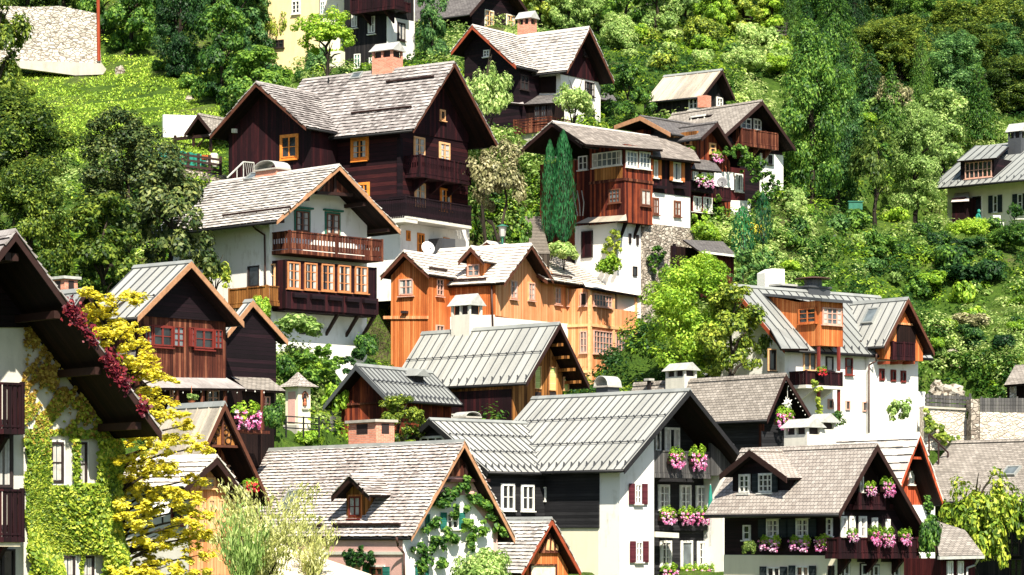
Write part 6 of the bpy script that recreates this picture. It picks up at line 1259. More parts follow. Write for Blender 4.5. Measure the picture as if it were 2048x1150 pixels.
# ---- climbers on walls
def climber(h, face, off, spots, mat, name, label, n=60, ls=.10, thick=.35, cat='climber', group=None):
    rs = np.random.RandomState(len(spots) * 7 + n); C = []; Rr = []
    for (x, y, r) in spots:
        u, z = h.pt(face, x, y, off); rr = r / F * h.O.y
        for k in range(6):
            C.append(h.loc(face, u + rs.normal() * rr * .5, z + rs.normal() * rr * .5, off - thick * rs.uniform(.2, 1))); Rr.append(rr * rs.uniform(.3, .6))
    Pt, N, s = clump_leaves(np.array(C), np.array(Rr), n, ls, rs, 1, .3, .8, .3); N[:, 1 if face == 'G' else 0] -= .7; ax = 1 if face == 'G' else 0; Pt[:, ax] = np.minimum(Pt[:, ax], off - .04)
    t = thing(name, label, cat, h.world(h.loc(face, *h.pt(face, spots[0][0], spots[-1][1], off), off)), h.a, group); inv = h.loc(face, *h.pt(face, spots[0][0], spots[-1][1], off), off)
    o = bpy.data.objects.new('foliage', leaf_mesh('foliage', leaf_arrays(Pt - np.array(inv), N, s, rs, .7), mat)); COL.objects.link(o); o.parent = t; return t
climber(hP, 'G', -.15, [(870, 1010, 14), (885, 1000, 18), (905, 985, 18), (925, 972, 14), (928, 962, 8), (945, 1000, 18), (965, 1010, 18), (980, 1030, 16), (995, 1055, 16), (1005, 1065, 10), (865, 1045, 16), (850, 1080, 18), (875, 1090, 18), (835, 1095, 12), (850, 1110, 16), (880, 1125, 16), (900, 1075, 16), (925, 1050, 14), (935, 1080, 18), (960, 1060, 16), (905, 1030, 12), (845, 1135, 16)], 'lf_mid', 'climbing_vine', 'green vine spreading over the white gable of the pink house', 34, .095)
climber(hP, 'E', -.1, [(705, 1108, 14), (725, 1105, 16), (745, 1110, 14), (735, 1125, 14), (712, 1122, 12), (752, 1120, 8)], 'lf_dark', 'wall_shrub', 'trained dark green shrub on the pink wall under the eaves', 40, .08)
climber(hK2, 'G', -.1, [(1440, 308, 10), (1455, 302, 14), (1470, 315, 16), (1485, 325, 16), (1500, 335, 14), (1515, 350, 14), (1525, 370, 14), (1522, 390, 14), (1510, 405, 14), (1495, 395, 12), (1500, 365, 14), (1480, 340, 10), (1505, 420, 12)], 'lf_mid', 'climbing_vine', 'thick green vine hanging over the red-brown house below the carved balcony', 40, .1, 1.2)
climber(hK, 'E', -.1, [(1215, 500, 10), (1225, 485, 12), (1235, 470, 10), (1230, 510, 12), (1240, 525, 10), (1220, 530, 12), (1240, 490, 8)], 'lf_gold', 'climbing_vine', 'yellow-green vine on the white tower wall beside the plum door', 26, .085)
climber(hK, 'G', .2, [(1300, 520, 10), (1310, 500, 12), (1318, 515, 10), (1305, 540, 10)], 'lf_mid', 'climbing_vine', 'dark vine at the rubble stone base', 30, .09)
climber(hK2, 'G', -1.5, [(1432, 400, 6), (1435, 420, 7), (1432, 440, 8), (1405, 440, 10), (1390, 455, 12), (1415, 460, 12), (1385, 435, 8)], 'lf_lime', 'climbing_vine', 'lime green creeper rising beside the flower balcony', 30, .085)
climber(hV, 'G', -1.2, [(1625, 765, 6), (1632, 780, 7), (1630, 800, 7), (1634, 820, 8), (1640, 838, 8)], 'lf_gold', 'climbing_vine', 'thin creeper on the post under the balcony of the white dormer house', 24, .08)
climber(hS, 'G', -1.1, [(1850, 1010, 14), (1852, 1040, 14), (1850, 1070, 14), (1848, 1100, 14), (1852, 1130, 16)], 'lf_mid', 'climbing_vine', 'green climber hanging at the right edge of the dark chalet roof', 40, .085)
def ivy_house():
    h = hA; rs = np.random.RandomState(21); n = 44000; x = 44 + 206 * rs.rand(n); y = 610 + 560 * rs.rand(n)
    keep = np.ones(n, bool)
    for (a, b, c, d) in ((98, 870, 136, 972), (146, 876, 184, 968), (121, 1108, 158, 1175), (162, 1108, 198, 1175)): keep &= ~((x > a) & (x < b) & (y > c - 0) & (y < d)) if False else ~((x > a) & (x < c) & (y > b) & (y < d))
    nz = np.sin(x * .11 + 2 * np.sin(y * .045)) + np.sin(y * .083 + 1.7 * np.sin(x * .06)) + .9 * np.sin(x * .27 + y * .19); dens = np.where(y > 860, 2.9, np.where(y > 700, .15, -.1)); keep &= nz < dens
    keep &= (y > 615 + (x - 50) * .3) & ((y > 860) | (x < 140 + (y - 640) * .36)) & (x > 47 + 4 * np.sin(y * .09)) & (x < 243 + 4 * np.sin(y * .07)); keep |= (rs.rand(n) < .06) & (y > 640) & (nz < 1.2) & (x < 120 + (y - 640) * .36) & (y < 850)
    x = x[keep]; y = y[keep]; m = len(x); d = np.stack([(x - CX) / F, np.ones(m), (HZ - y) / F], 1); nn = np.array(h.uy); t = (np.array(h.O) @ nn) / (d @ nn); p = d * t[:, None] - np.array(h.O); u = p @ np.array(h.ux); z = p[:, 2]
    bulge = .06 + .30 * (np.sin(u * 2.1 + z * 1.3 + 2 * np.sin(z * .9)) * .5 + .5) * (.4 + .6 * rs.rand(m)); bulge *= np.where(y > 880, 1.6, .7)
    Pt = np.stack([u, -bulge, z], 1); N = np.stack([rs.normal(size=m) * .5, np.full(m, -.8), .35 + rs.normal(size=m) * .45], 1)
    V = leaf_arrays(Pt, N, .062 * (.4 + 1.0 * rs.rand(m)), rs, .8); top = np.repeat((y + rs.normal(size=m) * 45) < 830, 4)
    rt = thing('ivy', 'ivy covering the white wall of the left foreground house, green below and autumn brown above', 'climber', h.O, h.a)
    for nm, msk, mt in (('foliage', ~top, 'lf_ivy'), ('autumn_foliage', top, 'lf_ivyr')): o = bpy.data.objects.new(nm, leaf_mesh(nm, V[msk], mt)); COL.objects.link(o); o.parent = rt
    # crimson creeper along the roof edge
    ae, ze, dd, n_r, ln = roA['off'][1]; k = 2600; q = ln * (.12 + .55 * rs.rand(k) ** .9); lump = np.sin(q * 3.1) + np.sin(q * 7.3) * .6; kk = rs.rand(k) < .5 + .5 * lump; q = q[kk]; k = len(q)
    hh = rs.normal(size=k) * .11 - .02; Pt = np.stack([ae + dd.x * q + n_r.x * hh, -2.58 - .10 * rs.rand(k) + .0 * q, ze + dd.y * q + n_r.y * hh - .1], 1); ntop = rs.rand(k) < .45
    Pt[ntop, 1] += rs.rand(ntop.sum()) * 1.1; Pt[ntop, 0] += n_r.x * .22; Pt[ntop, 2] += n_r.y * .22 + .05
    N = np.stack([rs.normal(size=k) * .6 + .3, np.full(k, -.7), .4 + rs.normal(size=k) * .5], 1)
    rt = thing('red_creeper', 'crimson creeper running down the roof edge of the ivy-covered house', 'climber', h.world(tuple(float(v) for v in Pt[0])), h.a)
    o = bpy.data.objects.new('foliage', leaf_mesh('foliage', leaf_arrays(Pt - Pt[0], N, .07 * (.6 + .7 * rs.rand(k)), rs, .8), 'lf_red')); COL.objects.link(o); o.parent = rt
ivy_house()
# ---- ground cover nobody could count
def undergrowth():
    rs = np.random.RandomState(17); n = 5200; px = rs.uniform(-30, 2080, n); py = rs.uniform(-10, 900, n); Yh = hit(px, py, 100, 320); ok = ~np.isnan(Yh); px, py, Yh = px[ok], py[ok], Yh[ok]
    X = (px - CX) / F * Yh; Y_ = Yh + rs.rand(len(Yh)); keep = np.array([not inpad(a, b, -.5) for a, b in zip(X, Y_)]) & ~((px < 440) & (py > 112) & (py < 335))
    X, Y_, px, py = X[keep], Y_[keep], px[keep], py[keep]; Z = gz(X, Y_); r = rs.uniform(.35, 1.15, len(X)); nz = np.sin(px * .013 + 1) + np.sin(py * .021 + px * .006) + rs.normal(size=len(px)) * .7; dark = (px > 1800) & (py < 250)
    cls = np.where(dark, 2, np.where(nz > .8, 0, np.where(nz > -.5, 1, np.where(nz > -1.2, 3, 2))))
    for c, (nm, mt, lb) in enumerate((('ground_shrubbery', 'lf_pale', 'pale green low growth covering the hillside'), ('ground_shrubbery', 'lf_mid', 'mid green low growth covering the hillside'), ('ground_shrubbery', 'lf_dark', 'dark green low growth covering the hillside'), ('ground_shrubbery', 'lf_lime', 'bright lime low growth covering the hillside'))):
        m = cls == c; C = np.stack([X[m], Y_[m], Z[m] + r[m] * .25], 1); Pt, N, s = clump_leaves(C, r[m], 95, .115, rs, .75, .5, .8, .6); kp = Pt[:, 2] > gz(Pt[:, 0], Pt[:, 1]) - .15 if len(Pt) < 1 else np.ones(len(Pt), bool)
        o = bpy.data.objects.new(nm, leaf_mesh(nm, leaf_arrays(Pt[kp], N[kp], s[kp], rs), mt)); COL.objects.link(o); tag(o, lb, 'ground cover', kind='stuff')
    # meadow grass at the top left
    n = 26000; px = rs.uniform(-10, 450, n); py = rs.uniform(120, 335, n); Yh = hit(px, py, 150, 260); ok = ~np.isnan(Yh); X = (px[ok] - CX) / F * Yh[ok]; Y_ = Yh[ok] + rs.rand(ok.sum()); Z = gz(X, Y_); m = len(X)
    Pt = np.stack([X, Y_, Z + .08], 1); N = np.stack([rs.normal(size=m), rs.normal(size=m) - .4, np.abs(rs.normal(size=m)) * .5 + .9], 1)
    o = bpy.data.objects.new('meadow_grass', leaf_mesh('meadow_grass', leaf_arrays(Pt, N, .11 * (.5 + rs.rand(m)), rs, .4, np.tile([0, 0, 1.0], (m, 1))), 'grassl')); COL.objects.link(o); tag(o, 'lime green grass of the sloping meadow at the top left', 'grass', kind='stuff')
undergrowth()
# ---------------------------------------------------------------- walls, sheds, shrine, steps, lamp and the small things
def wallthing(name, label, cat, px, py, Y, a): h = House(name, label, px, py, Y, a, cat); return h
h = wallthing('retaining_wall', 'tall pale dry-stone wall at the top left corner above the meadow', 'wall', 203, 148, 213, 14); u, z = h.pt('G', 10, 14, 0)
h.poly('masonry', 'G', [(-30, 130), (-30, 10), (60, 14), (120, 12), (196, 27), (203, 128)], 'stonew', 0, 0, 1.6); h.poly('footing', 'G', [(40, 122), (203, 128), (212, 140), (205, 150), (150, 152), (60, 140), (-20, 130), (-20, 118)], 'concrete', -.2, -.3, .19)
mb = MB(); u, z = h.pt('G', 198, 122, -.3); mb.tube((u, -.3, z), (u - .1, -.3, z + 7), .13); o = mb.build('rusty_post', 'scarlet', h.root)
mb = MB(); rs_ = random.Random(3)
h = wallthing('garden_wall', 'limestone retaining wall with grey plank fence right of the white dormer house', 'wall', 1944, 885, 161, 4); hGW = h
h.poly('masonry', 'G', [(1848, 900), (1848, 815), (1944, 820), (1944, 900)], 'stonel', 0, 0, 1.2); h.poly('coping', 'G', [(1848, 812), (1944, 817), (1944, 821), (1848, 816)], 'concrete', -.1, 0, 1.3)
mb = MB()
for k in range(3): a, z = h.pt('G', 1850, 792 + 8 * k, .3); b, z2 = h.pt('G', 1944, 797 + 8 * k, .3); mb.prism([(a, .3, z - .09), (b, .3, z2 - .09), (b, .3, z2 + .09), (a, .3, z + .09)], [(a, .36, z - .09), (b, .36, z2 - .09), (b, .36, z2 + .09), (a, .36, z + .09)])
for x in (1856, 1885, 1915, 1940): a, z = h.pt('G', x, 817, .4); mb.box(a - .06, a + .06, .34, .46, z - .1, z + .85)
fixn(mb.build('plank_fence', 'grey', h.root))
h = wallthing('garden_wall', 'higher limestone wall with board fence on top at the right edge above the grey roof', 'wall', 1960, 885, 160, 4)
h.poly('masonry', 'G', [(1960, 900), (1960, 824), (2075, 826), (2075, 900)], 'stonel', 0, 0, 1.2); h.poly('pillar', 'G', [(1942, 900), (1942, 798), (1959, 798), (1959, 900)], 'stoneg', -.1, 0, 1.2)
mb = MB()
for k in range(4):
    a, z = h.pt('G', 1960, 823 - 7 * k, .2); b, z2 = h.pt('G', 2075, 823 - 7 * k, .2); mb.box(a, b, .2 + .02 * (k % 2), .26 + .02 * (k % 2), z - .02, z + .17)
for x in (1964, 2000, 2035): a, z = h.pt('G', x, 823, .2); mb.box(a - .05, a + .05, .26, .36, z, z + .85)
mb.build('board_fence', 'grey', h.root)
climber(hGW, 'G', -.2, [(1850, 830, 8), (1858, 845, 10), (1868, 858, 12), (1880, 868, 12), (1895, 876, 12), (1855, 860, 8), (1908, 882, 10)], 'lf_gold', 'wall_plant', 'yellow-green plants spilling along the foot of the limestone wall', 36, .09)
climber(hGW, 'G', -.2, [(1946, 828, 6), (1948, 845, 8), (1950, 860, 8), (1952, 875, 8), (1935, 830, 5)], 'lf_olive', 'wall_plant', 'brownish climber on the stone pillar between the limestone walls', 30, .08)
h = wallthing('handrail', 'brown stair handrail going down beside the red gabled house', 'railing', 1858, 900, 154, 20)
mb = MB(); p0 = h.loc('G', *h.pt('G', 1858, 868, 0), 0); p1 = h.loc('G', *h.pt('G', 1896, 905, 0), 0); mb.tube(p0, p1, .05); 
for t in (0, .5, 1): p = Vector(p0).lerp(Vector(p1), t); mb.tube(p, p - Vector((0, 0, 1.2)), .05)
mb.build('rail', 'bargedark', h.root)
# white limewashed wall beside the garden shed
h = wallthing('limewashed_wall', 'bright limewashed wall under the overhanging shrubs, right of the garden shed', 'wall', 1532, 585, 166, 30); h.poly('masonry', 'G', [(1530, 590), (1530, 545), (1545, 537), (1569, 538), (1570, 590)], 'white', 0, 0, .8)
# garden shed
h = wallthing('garden_shed', 'dark red garden shed with black sloping roof below the cypresses', 'shed', 1405, 560, 168, 45)
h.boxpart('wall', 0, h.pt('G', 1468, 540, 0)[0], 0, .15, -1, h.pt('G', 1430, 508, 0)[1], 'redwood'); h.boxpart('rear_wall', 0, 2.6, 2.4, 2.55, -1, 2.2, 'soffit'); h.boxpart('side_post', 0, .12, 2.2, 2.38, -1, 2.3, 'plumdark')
slab(h, 'roof', [('G', -.5, 1402, 504), ('G', -.5, 1476, 513), ('G', 2.9, 1446, 483), ('G', 2.9, 1366, 479)], 'tiled', .1); h.poly('fascia', 'G', [(1404, 502), (1470, 510), (1470, 514), (1404, 506)], 'fw', -.55, -.04, .02)
hSh = h
climber(h, 'G', -.2, [(1470, 510, 12), (1480, 525, 12), (1490, 540, 14), (1500, 555, 14), (1470, 540, 10), (1510, 535, 14), (1485, 565, 14), (1515, 560, 14), (1460, 555, 8), (1500, 515, 14), (1525, 520, 14)], 'lf_blue', 'climbing_vine', 'hanging blue-green creeper covering the right end of the garden shed', 40, .1, 1.0)
# open shed, fence and tarpaulin beside the tall brown house
h = wallthing('open_shed', 'open timber shed with small slate roof left of the tall brown house', 'shed', 424, 322, 186, 55)
ro = h.roof('E', -.4, (397, 229), (369, 269), (424, 263), h.pt('G', 452, 231, 1.8)[0] + 1, 'plain', 'tile', barge='bargedark', t=.1, gutter=False)
for x, y in ((0, .1), (0, 1.6), (0, 3.2), (3, .1), (3, 3.2)): h.boxpart('post', x, x + .14, y, y + .14, -1, ro['e'][0][1] + .1, 'bargedark')
h.boxpart('beam', -.02, .16, -.1, 3.5, ro['e'][0][1] - .25, ro['e'][0][1] - .05, 'bargedark'); mb = MB(); mb.tube((.1, 1.65, .8), (.1, .2, 2.0), .06); mb.build('brace', 'bargedark', h.root)
h = wallthing('plaster_wall', 'low white plaster wall at the foot of the meadow behind the open shed', 'wall', 396, 292, 190, 20); h.poly('masonry', 'G', [(327, 290), (327, 229), (396, 231), (455, 236), (455, 300), (396, 298)], 'white', 0, 0, .4)
h = wallthing('yard_wall', 'rubble yard wall under the rail fence, behind the white chalet roof', 'wall', 470, 375, 176, 20); h.poly('masonry', 'G', [(330, 400), (330, 332), (440, 350), (470, 352), (470, 400)], 'stoneg', 0, 0, .8)
h = wallthing('rail_fence', 'dark wooden rail fence along the yard left of the tall brown house', 'fence', 470, 352, 176, 20); mb = MB()
for y0, y1 in ((305, 320), (315, 330), (327, 341), (336, 349)):
    (a, z), (b, z2) = h.pt('G', 338, y0, .3), h.pt('G', 442, y1, .3); mb.prism([(a, .3, z - .07), (b, .3, z2 - .07), (b, .3, z2 + .07), (a, .3, z + .07)], [(a, .35, z - .07), (b, .35, z2 - .07), (b, .35, z2 + .07), (a, .35, z + .07)])
for x in (338, 356, 376, 397, 419, 441): t_ = (x - 338) / 104; a, z = h.pt('G', x, 338 + 12 * t_, .4); mb.box(a - .08, a + .08, .34, .46, z - .1, z + 1.15)
fixn(mb.build('rails', 'bargedark', h.root))
h = wallthing('tarpaulin', 'green tarpaulin draped over stacked timber behind the rail fence', 'tarpaulin', 412, 335, 178, 20); mb = MB(); n = 18
top = [h.pt('G', 318 + 94 * i / n, 293 + 16 * i / n + (i % 3), 0) for i in range(n + 1)]; bo = [h.pt('G', 318 + 94 * i / n, 322 + 18 * i / n + 2 * (i % 2), 0) for i in range(n + 1)]
for i in range(n):
    d0 = .12 * math.sin(i * 1.9); d1 = .12 * math.sin((i + 1) * 1.9); mb.add([(bo[i][0], d0, bo[i][1]), (bo[i + 1][0], d1, bo[i + 1][1]), (top[i + 1][0], .1 + d1, top[i + 1][1]), (top[i][0], .1 + d0, top[i][1]), (top[i + 1][0], 1.2, top[i + 1][1] + .1), (top[i][0], 1.2, top[i][1] + .1)], [(0, 1, 2, 3), (3, 2, 4, 5)])
mb.build('cloth', 'tarp', h.root)
for k, (x, y) in enumerate(((417, 312), (428, 314), (420, 322), (432, 326))): 
    t = thing('log_pile', ['orange split logs stacked at the end of the rail fence', 'pale barrel at the end of the rail fence', 'white sack low behind the rail fence', 'pale sack low behind the rail fence, nearest the brown house'][k], 'firewood' if k == 0 else 'barrel' if k == 1 else 'sack', P(x, y + 8, 177.5)); mb = MB()
    if k == 0:
        for i in range(7): mb.tube((-.3 + .14 * (i % 4), -.3, .08 + .14 * (i // 4)), (-.3 + .14 * (i % 4), .3, .08 + .14 * (i // 4)), .08)
        mb.box(-.4, .3, -.2, .2, 0, .28)
    else: mb.lathe((0, 0, 0), [(.22, 0), (.27, .15), (.27, .35), (.2, .48)], 10)
    t.name = ['log_pile', 'barrel', 'sack', 'sack'][k]; mb.build('body', ['orange', 'dull', 'fw', 'dull'][k], t)
h = wallthing('stair_railing', 'white metal stair railing beside the arched chimney of the white chalet', 'railing', 470, 356, 172, 30); mb = MB(); g3 = lambda x, y: h.loc('G', *h.pt('G', x, y, 0), 0)
mb.tube(g3(454, 356), g3(487, 324), .06); mb.tube(g3(487, 324), g3(508, 326), .05)
for x, y in ((474, 337), (487, 324), (508, 326)): mb.tube(g3(x, y), g3(x, 358), .035)
for x in (491, 495, 499, 503): mb.tube(g3(x, 326), g3(x + 4, 356), .015)
mb.build('rails', 'zinc', h.root)
# wayside shrine
h = wallthing('wayside_shrine', 'small pink and white wayside shrine with pyramid roof and arched niche', 'shrine', 596, 872, 139, 42)
xs_ = h.pt('G', 621, 820, 0)[0]; ys_ = h.pt('E', 571, 820, 0)[0]; zt = h.pt('G', 600, 773, 0)[1]
h.boxpart('body', 0, xs_, 0, ys_, -.6, zt, 'cream'); h.poly('pink_panel', 'E', [(577, 845), (577, 784), (591, 783), (591, 845)], 'pink', 0, -.03, .02); h.poly('base_course', 'E', [(570, 868), (570, 850), (597, 850), (597, 868)], 'concrete', 0, -.12, .02)
nb_ = [(605, 812), (605, 795)] + [(609 + 4 * math.cos(t), 793 - 6 * math.sin(t)) for t in (math.pi * .8, math.pi * .5, math.pi * .2)] + [(613, 795), (613, 812)]
h.poly('niche', 'G', nb_, 'fd', 0, -.03, .02); h.poly('niche_arch', 'G', [(603, 795), (604, 787), (609, 782), (614, 787), (616, 795), (614.5, 795), (613, 788), (609, 784.5), (605.5, 788), (604.5, 795)], 'fb', 0, -.09, .02); h.poly('niche_sill', 'G', [(603, 816), (615, 816), (615, 819), (603, 819)], 'concrete', 0, -.1, .02)
mb = MB(); a, z = h.pt('G', 609.5, 811, -.06); mb.lathe((a, -.07, z), [(.07, 0), (.09, .12), (.04, .2), (.05, .28), (.02, .34)], 8); mb.build('figurine', 'terra', h.root)
mb = MB(); cx_, cy_ = xs_ / 2, ys_ / 2; za = h.pt('G', 594, 744, xs_ / 2)[1]; e = .3; ring = lambda k, z_: [(cx_ + sx * (xs_ / 2 + e) * k, cy_ + sy * (ys_ / 2 + e) * k, z_) for sx, sy in ((-1, -1), (1, -1), (1, 1), (-1, 1))]
R0, R1, R2 = ring(1, zt), ring(.5, zt + (za - zt) * .38), ring(.03, za); mb.add(R0 + R1 + R2, [(3, 2, 1, 0)] + [(i, (i + 1) % 4, 4 + (i + 1) % 4, 4 + i) for i in range(4)] + [(4 + i, 4 + (i + 1) % 4, 8 + (i + 1) % 4, 8 + i) for i in range(4)] + [(8, 9, 10, 11)]); fixn(mb.build('roof', 'tilep', h.root))
h = wallthing('path_railing', 'thin dark path railing in front of the wayside shrine', 'railing', 606, 875, 136, 30); mb = MB(); g3 = lambda x, y: h.loc('G', *h.pt('G', x, y, 0), 0)
for y in (834, 846, 857): mb.tube(g3(566, y - 2), g3(640, y + 3), .03)
for x in (572, 607, 638): mb.tube(g3(x, 833), g3(x, 875), .045)
mb.build('rails', 'iron', h.root)
h = wallthing('garden_gate', 'weathered plank gate between shrine and small dark barn', 'gate', 642, 885, 141, 30); mb = MB()
for i in range(7): h.fbox(mb, 'G', .12 * i, .12 * i + .1, -.1, 1.3 + .05 * (i % 2), 0, .04)
h.fbox(mb, 'G', 0, .84, .3, .4, -.04, 0); h.fbox(mb, 'G', 0, .84, .95, 1.05, -.04, 0); mb.build('planks', 'grey', h.root)
# steps, lamp
t = thing('stone_steps', 'narrow stone steps climbing between shrubs and cypresses', 'steps', P(1082, 505, 168)); mb = MB(); o0 = P(1082, 505, 168)
for i in range(26):
    f = i / 25; c = P(1082 - 12 * f, 505 - 72 * f, 168 + 7 * f) - o0; mb.box(c.x - .6, c.x + .5 - .2 * f, c.y, c.y + 1.0, c.z - 1.0, c.z - .062, 1); mb.box(c.x - .64, c.x + .54 - .2 * f, c.y - .04, c.y + .95, c.z - .06, c.z)
mb.build('treads', ['stepstone', 'bark'], t)
t = thing('street_lamp', 'green street lamp with frosted lantern standing behind the larch house roof', 'lamp', P(1005, 515, 169)); k = 169 / F
mb = MB(); mb.tube((0, 0, -1.5), (0, 0, 42 * k), .07, .055, 10); mb.build('post', 'fg', t)
mb = MB(); mb.lathe((0, 0, 42 * k), [(5 * k, 0), (8 * k, 20 * k)], 6); mb.build('lantern', 'fp' if False else 'cur', t); mb = MB(); mb.lathe((0, 0, 62 * k), [(12.5 * k, 0), (12 * k, .6 * k), (2 * k, 4.5 * k)], 6); mb.lathe((0, 0, 40 * k), [(4 * k, 0), (5.5 * k, 2 * k)], 6); mb.build('lantern_cap', 'fg', t)
# satellite dishes
def dish(px, py, Y, r, label, mat='dish', az=-10):
    t = thing('satellite_dish', label, 'dish', P(px, py, Y), R(az)); rr = r / F * Y; mb = MB(); n = 18
    prof = [(0.02, 0), (.35, .03), (.7, .12), (1, .25)]; vs = []; fs = []
    for q, dd in prof:
        for i in range(n): a = 2 * math.pi * i / n; vs.append((rr * q * math.cos(a), -rr * dd + .0, rr * q * math.sin(a)))
    for k_ in range(3):
        for i in range(n): fs.append((k_ * n + i, k_ * n + (i + 1) % n, (k_ + 1) * n + (i + 1) % n, (k_ + 1) * n + i))
    fs.append(tuple(range(n))); b_ = len(vs); vs += [(x, y + .03, z) for x, y, z in vs]; fs += [tuple(i + b_ for i in f[::-1]) for f in fs]; fs += [(3 * n + i, 3 * n + (i + 1) % n, b_ + 3 * n + (i + 1) % n, b_ + 3 * n + i) for i in range(n)]
    mb.add(vs, fs); d_ = fixn(mb.build('reflector', mat, t, True)); d_.rotation_euler.x = R(-18)
    mb = MB(); mb.tube((0, -.02, -rr * .85), (0, -rr * 1.0, -rr * .15), .02); mb.box(-.05, .05, -rr * 1.1, -rr * .95, -rr * .22, -rr * .05); mb.build('receiver_arm', 'iron', t)
    mb = MB(); mb.tube((0, .06, -rr * 1.5), (0, .06, 0), .035); mb.tube((0, .06, 0), (0, .5, 0), .03); mb.build('mount', 'iron', t)
dish(324, 1017, 97.2, 19, 'white satellite dish between the golden maple and the glazed gable'); dish(855, 497, 166.5, 14, 'pale grey satellite dish in front of the white ground floor of the tall brown house', 'dish', 25); dish(1445, 365, 179, 11, 'dark grey satellite dish on the white wall of the terrace house', 'dishg'); dish(1440, 1016, 134.6, 11, 'dark satellite dish at the right end of the middle balcony', 'dishg'); dish(665, 316, 175, 12, 'black satellite dish in the inner corner of the tall brown house', 'dishg', -40)
# flower boxes and baskets
def flower_proto(col, seed):
    t = empty('flower_box', (0, 0, -50)); rs = np.random.RandomState(seed); mb = MB(); mb.box(-.5, .5, -.11, .09, -.2, .0); mb.build('box', 'bargedark', t)
    C = np.stack([rs.uniform(-.48, .48, 34), rs.uniform(-.26, .08, 34), rs.uniform(-.05, .36, 34)], 1); Pt, N, s = clump_leaves(C, rs.uniform(.08, .15, 34), 16, .055, rs); o = bpy.data.objects.new('foliage', leaf_mesh('foliage', leaf_arrays(Pt, N, s, rs, .7), 'lf_lime')); COL.objects.link(o); o.parent = t
    C = np.stack([rs.uniform(-.52, .52, 40), rs.uniform(-.34, -.1, 40), rs.uniform(-.36, .16, 40)], 1); Pt, N, s = clump_leaves(C, rs.uniform(.04, .08, 40), 13, .036, rs); o = bpy.data.objects.new('blossoms', leaf_mesh('blossoms', leaf_arrays(Pt, N, s, rs, .85), col)); COL.objects.link(o); o.parent = t; return t
FPRO = {('p', i): flower_proto('pink_bl', 3 + i) for i in range(3)}; FPRO[('r', 0)] = flower_proto('red_bl', 9); FPRO[('r', 1)] = FPRO[('r', 2)] = FPRO[('r', 0)]
FUSED = set()
def flowers(h, face, px0, px1, y0, y1, off, label, col='p', group=None, name='flower_box'):
    a, b, z0, z1 = h.rect(face, (px0, y0, px1, y1), off); key = (col, int(px0) % 3 if col == 'p' else 0); pr = FPRO[key]; t = pr if key not in FUSED else copy_tree(pr); FUSED.add(key)
    c = h.loc(face, (a + b) / 2, z0 + (z1 - z0) * .5, off - .12); t.location = h.world(c); t.rotation_euler = (0, 0, h.a - (math.pi / 2 if face == 'E' else 0)); k = (z1 - z0) / .68; t.scale = ((b - a) * .74, max(.55, min(1.1, k * .85)), k * .88); tag(t, label, 'flower box', group)
ORD = ['leftmost', 'second from left', 'middle', 'second from right', 'rightmost']
for i, (a, b) in enumerate(((1311, 1346), (1352, 1382), (1382, 1415), (1417, 1446), (1447, 1475))):
    flowers(hO, 'G', a, b, 1014, 1050, 1.0, 'pink geranium box, %s of five on the middle balcony' % ORD[i], group='geranium boxes on the middle balcony')
    flowers(hO, 'G', a + 5, b + 5, 1128, 1164, 1.0, 'pink geranium box, %s of five on the lowest balcony' % ORD[i], group='geranium boxes on the lowest balcony')
flowers(hO, 'G', 1329, 1363, 896, 938, .05, 'round pink flower box, left one on the grey attic parapet'); flowers(hO, 'G', 1373, 1407, 893, 941, .05, 'round pink flower box, right one on the grey attic parapet')
for a, b, lb in ((1525, 1571, 'pink geranium box below the left window of the dark chalet side wall'), (1585, 1631, 'pink geranium box below the right window of the dark chalet side wall'), (1638, 1676, 'pink geranium box at the near corner of the dark chalet')): flowers(hS, 'E', a, b, 1070, 1104, -.15, lb, group='geranium boxes on the dark chalet side wall')
flowers(hS, 'E', 1511, 1552, 968, 1003, -.9 + 1.6, 'flower box under the dormer window of the dark chalet'); flowers(hS, 'E', 1478, 1502, 972, 1008, .4, 'flower box beside the white pillar, left of the dark chalet dormer')
for i, (a, b, y0, y1) in enumerate(((1688, 1712, 1058, 1084), (1732, 1752, 1052, 1092), (1757, 1781, 1056, 1094), (1792, 1814, 1058, 1092))): flowers(hS, 'G', a, b, y0, y1, -.95, 'pink flower box, %s on the wide plum balcony of the dark chalet' % ('first from left', 'second from left', 'third from left', 'last on the right')[i], group='flower boxes on the plum balcony')
flowers(hS, 'G', 1724, 1747, 964, 992, -.55, 'pink flower box, left one on the small attic balcony of the dark chalet'); flowers(hS, 'G', 1757, 1781, 952, 994, -.55, 'taller pink flower box, right one on the small attic balcony of the dark chalet')
flowers(hU, 'G', 1542, 1584, 815, 862, -.9, 'pink fuchsia box under the paper star'); flowers(hK2, 'G', 1382, 1428, 350, 376, -1.85, 'long red and pink flower box on the porch balcony of the terrace house')
flowers(hK2, 'E', 1346, 1365, 286, 306, -.1, 'pink flower box at the left orange window of the terrace house'); flowers(hK2, 'E', 1368, 1398, 292, 314, -.1, 'pink flower box at the right orange window of the terrace house'); flowers(hK2, 'G', 1416, 1442, 303, 326, -.1, 'pink flower box under the gable window of the terrace house')
flowers(hQ, 'G', 478, 512, 956, 986, -1.2, 'red geranium basket hanging at the edge of the carved gable', 'r', name='flower_basket'); flowers(hC, 'G', 455, 522, 806, 858, -1.6, 'large mass of pink geraniums on the porch shelf of the brown chalet')
flowers(hV, 'G', 1628, 1648, 732, 752, -1.35, 'small trailing flower box on the balcony of the white dormer house', 'r'); flowers(hA, 'G', 152, 196, 968, 996, -.1, 'red geranium box under the ivy house window', 'r')
for k_ in list(FPRO):
    if k_ not in FUSED and FPRO[k_].get('label') is None:
        for c in list(FPRO[k_].children): bpy.data.objects.remove(c)
        bpy.data.objects.remove(FPRO[k_]); 
